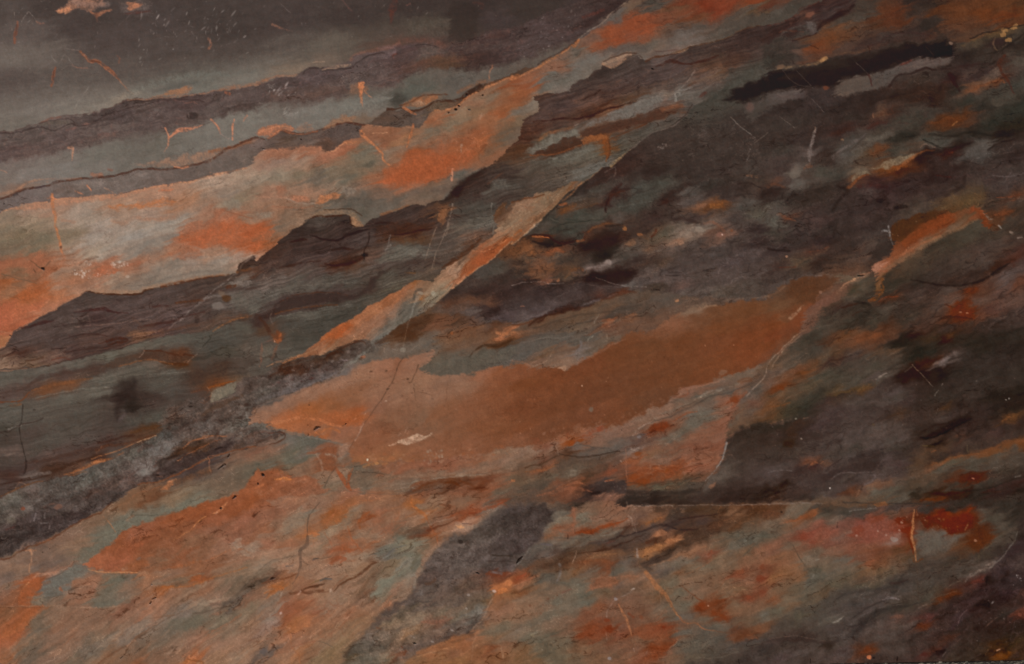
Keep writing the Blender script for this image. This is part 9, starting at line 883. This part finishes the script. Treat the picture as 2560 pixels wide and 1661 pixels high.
Q("P 1380,330 1560,290 1700,330 1800,400 1650,480 1450,510 1390,440", "5d574d", .45, 40, 6); S("P 2080,420 1980,520 1960,560", 10, "5f5138", .5); S("P 2320,310 2290,400 2220,500 2130,600 2050,660", (9, 12, 10, 10, 8), "656059", .65, 8, 3); S("P 2030,630 2110,600 2050,660 1950,680", 20, "75665a", .65, 11, 5, br=.3); S("P 1840,770 1880,720 1940,690", (20, 34, 10), "6f6056", .65, 13, 5, br=.3); S("P 1660,840 1740,790 1800,760", 9, "6a5a4a", .55, 8, br=.3)
S("P 1240,740 1300,680 1400,640 1500,620 1700,600 1850,570", 14, "3f3a38", .5, 11); S("P 1130,790 1200,795 1300,760", (14, 26, 10), "3c2b29", .65, 11); S("P 600,970 720,900 900,860 1050,850 1200,820 1300,780", (10, 26, 30, 34, 26, 8), "3a383a", .55, 18); S("P 750,1140 850,1070 950,1010 1060,960 1200,900", (8, 16, 16, 14, 8), "343235", .65, 10, 4); S("P 1060,950 1110,930 1220,940", (8, 20, 16), "6d6266", .7, 11, 4); S("P 1080,1000 1250,960 1380,930", 12, "55493f", .5, 9); S("P 780,1280 870,1190 960,1110 1080,1050 1200,1020 1330,1000 1450,960", (14, 34, 34, 30, 26, 20, 8), "333235", .65, 16); S("P 600,1160 650,1140 700,1105", (6, 18, 8), "857d70", .75, 8); S("P 760,1180 900,1080 1050,1020 1250,990", 8, "5f5555", .5, 7); S("P 1400,1030 1430,1010 1470,990 1520,985", (14, 14, 20, 8), "66584d", .6, 10, br=.3); S("P 1500,970 1600,910 1750,870", 8, "66543f", .5)
LACE("P 500,900 1200,700 1900,550 1800,750 1200,1000 700,1300 200,1200", "363334", .6, 18, 4.5, 24, .12, 80); LACE("P 500,900 1200,700 1900,550 1800,750 1200,1000 700,1300 200,1200", "6a5d52", .5, 18, 4.5, 24, .11, 80); LACE("P 600,500 1400,550 1300,750 700,850", "75614d", .4, 14, 4, 14, .12, 80)
S("P 0,1320 100,1295 250,1285 400,1310 540,1330", (8, 8, 10, 8, 8), "7a5a48", .4, 8); S("P 0,1330 200,1310 400,1330 560,1350 640,1330", 34, "3c2f2c", .5, 22); B("P 940,1482", 24, 20, 20, "a85c3a", .9, .4, .4, part=('orange_spot', 'round orange spot at the bottom edge')); B("P 985,1490", 12, 8, 20, "241b1c", .85); S("P 900,1410 1000,1400", (30, 20), "663420", .5, 18, 5, br=.4); S("P 1150,1110 1250,1100", 30, "6a483d", .5, 18); S("P 1900,790 2000,765", (20, 40), "5f2c28", .6, 16); S("P 1600,940 1700,900 1800,885", (26, 34, 14), "5d3320", .65, 14, 5, br=.2); S("P 1760,1190 1790,1110 1850,1040", 9, "6a5558", .55, 8); S("P 2030,1200 2100,1130 2180,1070", 10, "6a4c3c", .55, 8); S("P 2080,985 2100,960", 10, "75777a", .6); S("P 2060,980 2050,1000", 14, "1f1917", .7); B("P 2340,1090", 20, 24, 30, "6d3d34", .7, .5); S("P 2130,1420 2160,1410", 10, "a87a5c", .8); Q("P 2080,1480 2150,1440 2240,1430 2230,1480 2150,1500", "66401c", .65, 16, 5); S("P 2250,1480 2330,1400 2380,1370", 20, "4f3c2a", .55, 14); S("P 2020,1460 2050,1410", 10, "6a5138", .5); S("P 1560,1430 1640,1420 1600,1440", (20, 24, 10), "221a20", .7, 10); S("P 1620,1470 1680,1410", 9, "6a5a55", .5); B("P 1450,1455", 34, 20, 0, "502827", .6, .6)
LACE("P 1500,1100 2380,500 2380,1500 1400,1500", "221c1b", .6, 22, 2, 30, .12, 90); LACE("P 1500,1100 2380,500 2380,1500 1400,1500", "5a4345", .5, 20, 2, 30, .10, 90); SPOT("P 1500,900 2380,600 2380,1450 1300,1450", "8a8284", 60, 2, 7, .55, 165); SPOT("P 2300,700 2360,720 2360,780 2310,760", "b0b0b4", 6, 4, 8, .8, 166)
S("P 393,1500 395,1535", 8, "17120f", .9, 5); S("P 1202,1485 1203,1515", 9, "17120f", .9, 5)

grade()

# ---------------------------------------------------------------- what each bed is called
_BEDS = {
 "charcoal_field": ("charcoal_bed", "smooth charcoal bed crossed by thin orange veins, in the top left corner"),
 "upper_grey_band": ("grey_band", "soft grey band between the charcoal bed and the mauve band"),
 "upper_mauve_band": ("mauve_band", "long mauve brown band with a net of hair veins"),
 "second_grey_band": ("grey_band", "smooth grey band with small orange forked veins, below the mauve band"),
 "thin_brown_band": ("brown_band", "thin grey brown band under a dark wavy line"),
 "tan_field": ("tan_bed", "pale tan bed with bright orange patches"),
 "dark_brown_band": ("brown_band", "broad dark brown laminated band running diagonally up to the right"),
 "left_grey_bed": ("grey_bed", "blue grey bed with a dark smudge and brown streaks, at the left edge"),
 "dusky_orange_field": ("orange_bed", "dusky orange bed above the black lens"),
 "right_dark_field": ("dark_bed", "dark mottled bed with cloudy pale and grey green patches"),
 "black_lens": ("black_lens", "long black lens with an ochre rim"),
 "pale_streak": ("pale_streak", "pale mauve streak under the left end of the black lens"),
 "grey_streak": ("pale_streak", "pale grey streak with a red crack under the black lens"),
 "orange_vein": ("orange_vein_band", "straight orange and cream vein band cutting the dark rock diagonally"),
 "speckled_mauve_band": ("mauve_band", "speckled grey mauve band full of fine crumbs, lower left"),
 "lower_tan_field": ("tan_bed", "warm tan and salmon bed with grey green strips around the clay lens"),
 "clay_lens": ("clay_lens", "large smooth reddish brown clay coloured lens"),
 "olive_field": ("olive_bed", "blurred olive brown bed with rusty streaks"),
 "rust_streak": ("rust_streak", "rust orange streak tapering down to a point"),
 "dusky_mauve_field": ("mauve_bed", "dusky mauve brown bed right of the salmon rock"),
 "lower_right_field": ("salmon_bed", "grey and salmon bed with red stains below a straight pale seam"),
 "streaked_field": ("salmon_bed", "streaked salmon and grey bed below a thin seam, bottom left"),
 "orange_lens": ("orange_lens", "rusty orange lens with black pits in the lower left"),
 "mauve_patch": ("mauve_patch", "grey mauve tongue reaching down to the bottom edge"),
 "plum_field": ("plum_bed", "dark plum bed in the bottom right corner"),
}
LABELS = []; HOST = {}
for _k, _n in enumerate(PARTS):
    if _n in _BEDS: PARTS[_k], _l = _BEDS[_n]
    else: _l = VEIN_LABELS.get(_n)
    LABELS.append(_l)
for _k, _h in VEIN_HOST.items(): HOST[_k] = _h

# ---------------------------------------------------------------- materials
def new_mat(name):
    m = bpy.data.materials.new(name); m.use_nodes = True
    nt = m.node_tree; nt.nodes.clear()
    out = nt.nodes.new("ShaderNodeOutputMaterial"); b = nt.nodes.new("ShaderNodeBsdfPrincipled")
    nt.links.new(b.outputs[0], out.inputs[0])
    return m, nt, b

def noise(nt, coord, scale, detail=4, rough=0.55):
    n = nt.nodes.new("ShaderNodeTexNoise"); n.inputs["Scale"].default_value = scale; n.inputs["Detail"].default_value = detail; n.inputs["Roughness"].default_value = rough
    nt.links.new(coord, n.inputs["Vector"]); return n

def ramp(nt, fac, stops):
    r = nt.nodes.new("ShaderNodeValToRGB"); nt.links.new(fac, r.inputs[0])
    while len(r.color_ramp.elements) < len(stops): r.color_ramp.elements.new(0.5)
    for e, (p, c) in zip(r.color_ramp.elements, stops):
        e.position = p; e.color = (c, c, c, 1) if not isinstance(c, tuple) else c + (1,)
    return r

def marble_material():
    m, nt, b = new_mat("polished_marble")
    tc = nt.nodes.new("ShaderNodeTexCoord"); co = tc.outputs["Object"]
    at = nt.nodes.new("ShaderNodeAttribute"); at.attribute_name = "stone"
    g1 = noise(nt, co, 420, 3); g2 = noise(nt, co, 1100, 2)
    r1 = ramp(nt, g1.outputs["Fac"], [(0.3, 0.93), (0.7, 1.07)]); r2 = ramp(nt, g2.outputs["Fac"], [(0.3, 0.95), (0.7, 1.05)])
    m1 = nt.nodes.new("ShaderNodeMix"); m1.data_type = 'RGBA'; m1.blend_type = 'MULTIPLY'; m1.inputs[0].default_value = 1.0
    m2 = nt.nodes.new("ShaderNodeMix"); m2.data_type = 'RGBA'; m2.blend_type = 'MULTIPLY'; m2.inputs[0].default_value = 1.0
    nt.links.new(at.outputs["Color"], m1.inputs[6]); nt.links.new(r1.outputs[0], m1.inputs[7])
    nt.links.new(m1.outputs[2], m2.inputs[6]); nt.links.new(r2.outputs[0], m2.inputs[7])
    nt.links.new(m2.outputs[2], b.inputs["Base Color"])
    p1 = noise(nt, co, 5.0, 5); pr = ramp(nt, p1.outputs["Fac"], [(0.25, 0.30), (0.75, 0.44)])
    nt.links.new(pr.outputs[0], b.inputs["Roughness"])
    b.inputs["Specular IOR Level"].default_value = 0.22
    bm = nt.nodes.new("ShaderNodeBump"); bm.inputs["Strength"].default_value = 0.035; bm.inputs["Distance"].default_value = 0.002
    nt.links.new(g1.outputs["Fac"], bm.inputs["Height"]); nt.links.new(bm.outputs[0], b.inputs["Normal"])
    return m

def plain_stone(name, c1, c2, scale, rough=0.8):
    m, nt, b = new_mat(name)
    tc = nt.nodes.new("ShaderNodeTexCoord"); n = noise(nt, tc.outputs["Object"], scale, 5)
    r = ramp(nt, n.outputs["Fac"], [(0.3, c1), (0.7, c2)]); nt.links.new(r.outputs[0], b.inputs["Base Color"])
    b.inputs["Roughness"].default_value = rough
    bm = nt.nodes.new("ShaderNodeBump"); bm.inputs["Strength"].default_value = 0.5; bm.inputs["Distance"].default_value = 0.004
    nt.links.new(n.outputs["Fac"], bm.inputs["Height"]); nt.links.new(bm.outputs[0], b.inputs["Normal"])
    return m

MARBLE = marble_material()
SAWN = plain_stone("sawn_marble_edge", (0.07, 0.05, 0.04), (0.16, 0.11, 0.085), 60)
SOIL = plain_stone("gravelly_soil", (0.012, 0.010, 0.008), (0.035, 0.028, 0.022), 140, 0.95)
PEBBLE_MATS = [plain_stone("dark_pebble", (0.02, 0.018, 0.015), (0.045, 0.038, 0.03), 90), plain_stone("olive_pebble", (0.05, 0.05, 0.035), (0.11, 0.10, 0.07), 90), plain_stone("pale_pebble", (0.12, 0.10, 0.075), (0.22, 0.19, 0.15), 90)]

# ---------------------------------------------------------------- the slab
def edge(x):                                   # the slab's lower edge, slightly off level
    return 1658.0 + (2160.0 - x) * 0.019

def to_linear(c):
    return np.where(c <= 0.04045, c / 12.92, ((c + 0.055) / 1.055) ** 2.4)

stone = np.clip((to_linear(COL) - GLOSS_VEIL) / LIGHT, 0.006, 0.9).astype(np.float32)
EY = edge(GX)
YY = np.minimum(GY, EY)
VX = (GX - 1280.0) * MM; VZ = (BASE - YY) * MM; VY = PIT * 0.0016
face_ok = (GY[:-1, :-1] < EY[:-1, :-1] - 0.05) & (GY[:-1, 1:] < EY[:-1, 1:] - 0.05)
IDX = np.arange(NX * NY, dtype=np.int32).reshape(NY, NX)
QUADS = np.stack([IDX[:-1, :-1], IDX[1:, :-1], IDX[1:, 1:], IDX[:-1, 1:]], -1)
FPART = PART[:-1, :-1]
PX = VX.ravel(); PY = VY.ravel(); PZ = VZ.ravel(); PC = stone.reshape(-1, 3)
DEPTH = 0.004

def bed_mesh(name, quads):
    n = len(quads)
    # the rim: sides used by one face only, carried back into the slab
    a = quads.ravel().astype(np.int64); b = np.roll(quads, -1, axis=1).ravel().astype(np.int64)
    key = np.minimum(a, b) * (NX * NY) + np.maximum(a, b)
    _, first, count = np.unique(key, return_index=True, return_counts=True)
    rim = first[count == 1]
    ra, rb = a[rim], b[rim]
    used, inv = np.unique(quads.ravel(), return_inverse=True)
    rv = np.unique(np.concatenate([ra, rb]))
    back = {}
    base = len(used)
    loc = np.full(NX * NY, -1, np.int64); loc[used] = np.arange(base)
    lb = np.full(NX * NY, -1, np.int64); lb[rv] = base + np.arange(len(rv))
    walls = np.stack([loc[rb], loc[ra], lb[ra], lb[rb]], 1)
    faces = np.concatenate([inv.reshape(n, 4), walls]).astype(np.int32)
    allv = np.concatenate([used, rv])
    co = np.stack([PX[allv], PY[allv], PZ[allv]], 1).astype(np.float32)
    co[base:, 1] = DEPTH
    me = bpy.data.meshes.new(name)
    me.vertices.add(len(co)); me.vertices.foreach_set("co", co.ravel())
    me.loops.add(faces.size); me.loops.foreach_set("vertex_index", faces.ravel())
    me.polygons.add(len(faces))
    me.polygons.foreach_set("loop_start", np.arange(0, faces.size, 4, dtype=np.int32))
    me.polygons.foreach_set("loop_total", np.full(len(faces), 4, np.int32))
    ca = me.attributes.new("stone", 'FLOAT_COLOR', 'POINT')
    cc = np.ones((len(allv), 4), np.float32); cc[:, :3] = PC[allv]
    ca.data.foreach_set("color", cc.ravel())
    me.update(calc_edges=True)
    me.shade_flat()
    me.materials.append(MARBLE)
    return me

slab = bpy.data.objects.new("marble_slab", None); COLL.objects.link(slab)
slab.empty_display_size = 0.2
slab["label"] = "polished banded marble slab in charcoal, mauve, tan and rust, standing on gravel"
slab["category"] = "marble slab"; slab["kind"] = "thing"

BED_OBJ = {}
for k, (nm, lab) in enumerate(zip(PARTS, LABELS)):
    sel = face_ok & (FPART == k)
    if sel.sum() < 3: continue
    o = bpy.data.objects.new(nm.split("#")[0], bed_mesh(nm.split("#")[0], QUADS[sel]))
    COLL.objects.link(o)
    host = HOST.get(k)
    o.parent = BED_OBJ[host] if host in BED_OBJ else slab
    if host not in BED_OBJ: BED_OBJ[k] = o
    if lab: o["label"] = lab

# the body behind the polished beds, sawn edges
def prism(name, pts2, y0, y1, mat, parent):
    bm = bmesh.new()
    f = [bm.verts.new((x, y0, z)) for x, z in pts2]; g = [bm.verts.new((x, y1, z)) for x, z in pts2]
    bm.faces.new(f); bm.faces.new(list(reversed(g)))
    n = len(f)
    for i in range(n): bm.faces.new((f[(i + 1) % n], f[i], g[i], g[(i + 1) % n]))
    bmesh.ops.recalc_face_normals(bm, faces=bm.faces[:])
    es = [e for e in bm.edges if abs(e.verts[0].co.y - y1) < 1e-6 and abs(e.verts[1].co.y - y1) < 1e-6]
    bmesh.ops.bevel(bm, geom=es, offset=0.0015, segments=1, affect='EDGES')
    me = bpy.data.meshes.new(name); bm.to_mesh(me); bm.free(); me.materials.append(mat)
    o = bpy.data.objects.new(name, me); COLL.objects.link(o); o.parent = parent
    return o
def P2(x, y): return ((x - 1280.0) * MM, (BASE - y) * MM)
GAP = 4.0
body = prism("slab_body", [P2(MX0 + .5, MY0 + .5), P2(MX1 - .5, MY0 + .5), P2(MX1 - .5, edge(MX1) + GAP), P2(MX0 + .5, edge(MX0) + GAP)], DEPTH + 0.0004, 0.032, SAWN, slab)

# ---------------------------------------------------------------- the ground and its gravel
def ground_z(x):
    return (BASE - (edge(x / MM + 1280.0) + GAP)) * MM
bm = bmesh.new()
N = 60
vs = []
rg = random.Random(3)
xs = [-6 + 12 * i / N for i in range(N + 1)]; ys = [-6 + 12 * j / N for j in range(N + 1)]
for x in xs:
    for y in ys:
        vs.append(bm.verts.new((x, y, ground_z(x) - (0.0 if abs(y) < 0.6 else rg.random() * 0.012))))
for i in range(N):
    for j in range(N):
        bm.faces.new((vs[i * (N + 1) + j], vs[(i + 1) * (N + 1) + j], vs[(i + 1) * (N + 1) + j + 1], vs[i * (N + 1) + j + 1]))
me = bpy.data.meshes.new("ground"); bm.to_mesh(me); bm.free(); me.materials.append(SOIL)
ground = bpy.data.objects.new("ground", me); COLL.objects.link(ground); ground["kind"] = "structure"

# gravel: rough little stones lying along the foot of the slab
t = (1 + 5 ** 0.5) / 2
ICO = np.array([(-1, t, 0), (1, t, 0), (-1, -t, 0), (1, -t, 0), (0, -1, t), (0, 1, t), (0, -1, -t), (0, 1, -t), (t, 0, -1), (t, 0, 1), (-t, 0, -1), (-t, 0, 1)], np.float32) / np.sqrt(1 + t * t)
ICF = np.array([(0, 11, 5), (0, 5, 1), (0, 1, 7), (0, 7, 10), (0, 10, 11), (1, 5, 9), (5, 11, 4), (11, 10, 2), (10, 7, 6), (7, 1, 8), (3, 9, 4), (3, 4, 2), (3, 2, 6), (3, 6, 8), (3, 8, 9), (4, 9, 5), (2, 4, 11), (6, 2, 10), (8, 6, 7), (9, 8, 1)], np.int32)
R = np.random.RandomState(12)
V, Fc, Mi = [], [], []
for i in range(9000):
    x = R.uniform(-1.6, 1.7); y = -0.006 - 0.32 * R.rand() ** 1.6
    s = R.uniform(0.0016, 0.0042) if R.rand() < 0.85 else R.uniform(0.004, 0.007)
    y = min(y, -s * 1.3)
    v = ICO * (1 + 0.35 * (R.rand(12, 1) - 0.5)) * s * np.array([R.uniform(.8, 1.4), R.uniform(.8, 1.3), R.uniform(.55, .9)])
    a = R.rand() * 6.28; c, sn = np.cos(a), np.sin(a)
    v = np.stack([v[:, 0] * c - v[:, 1] * sn, v[:, 0] * sn + v[:, 1] * c, v[:, 2]], 1)
    v += np.array([x, y, ground_z(x) + s * 0.25])
    Fc.append(ICF + 12 * i); V.append(v); Mi += [R.choice([0, 0, 0, 1, 1, 2])] * 20
V = np.concatenate(V).astype(np.float32); Fc = np.concatenate(Fc)
me = bpy.data.meshes.new("gravel")
me.vertices.add(len(V)); me.vertices.foreach_set("co", V.ravel())
me.loops.add(Fc.size); me.loops.foreach_set("vertex_index", Fc.ravel().astype(np.int32))
me.polygons.add(len(Fc)); me.polygons.foreach_set("loop_start", np.arange(0, Fc.size, 3, dtype=np.int32)); me.polygons.foreach_set("loop_total", np.full(len(Fc), 3, np.int32))
for pm in PEBBLE_MATS: me.materials.append(pm)
me.polygons.foreach_set("material_index", np.array(Mi, np.int32))
me.update(calc_edges=True)
gravel = bpy.data.objects.new("gravel", me); COLL.objects.link(gravel)
gravel["kind"] = "stuff"; gravel["label"] = "dark gravel with olive and pale pebbles at the foot of the slab"; gravel["category"] = "gravel"
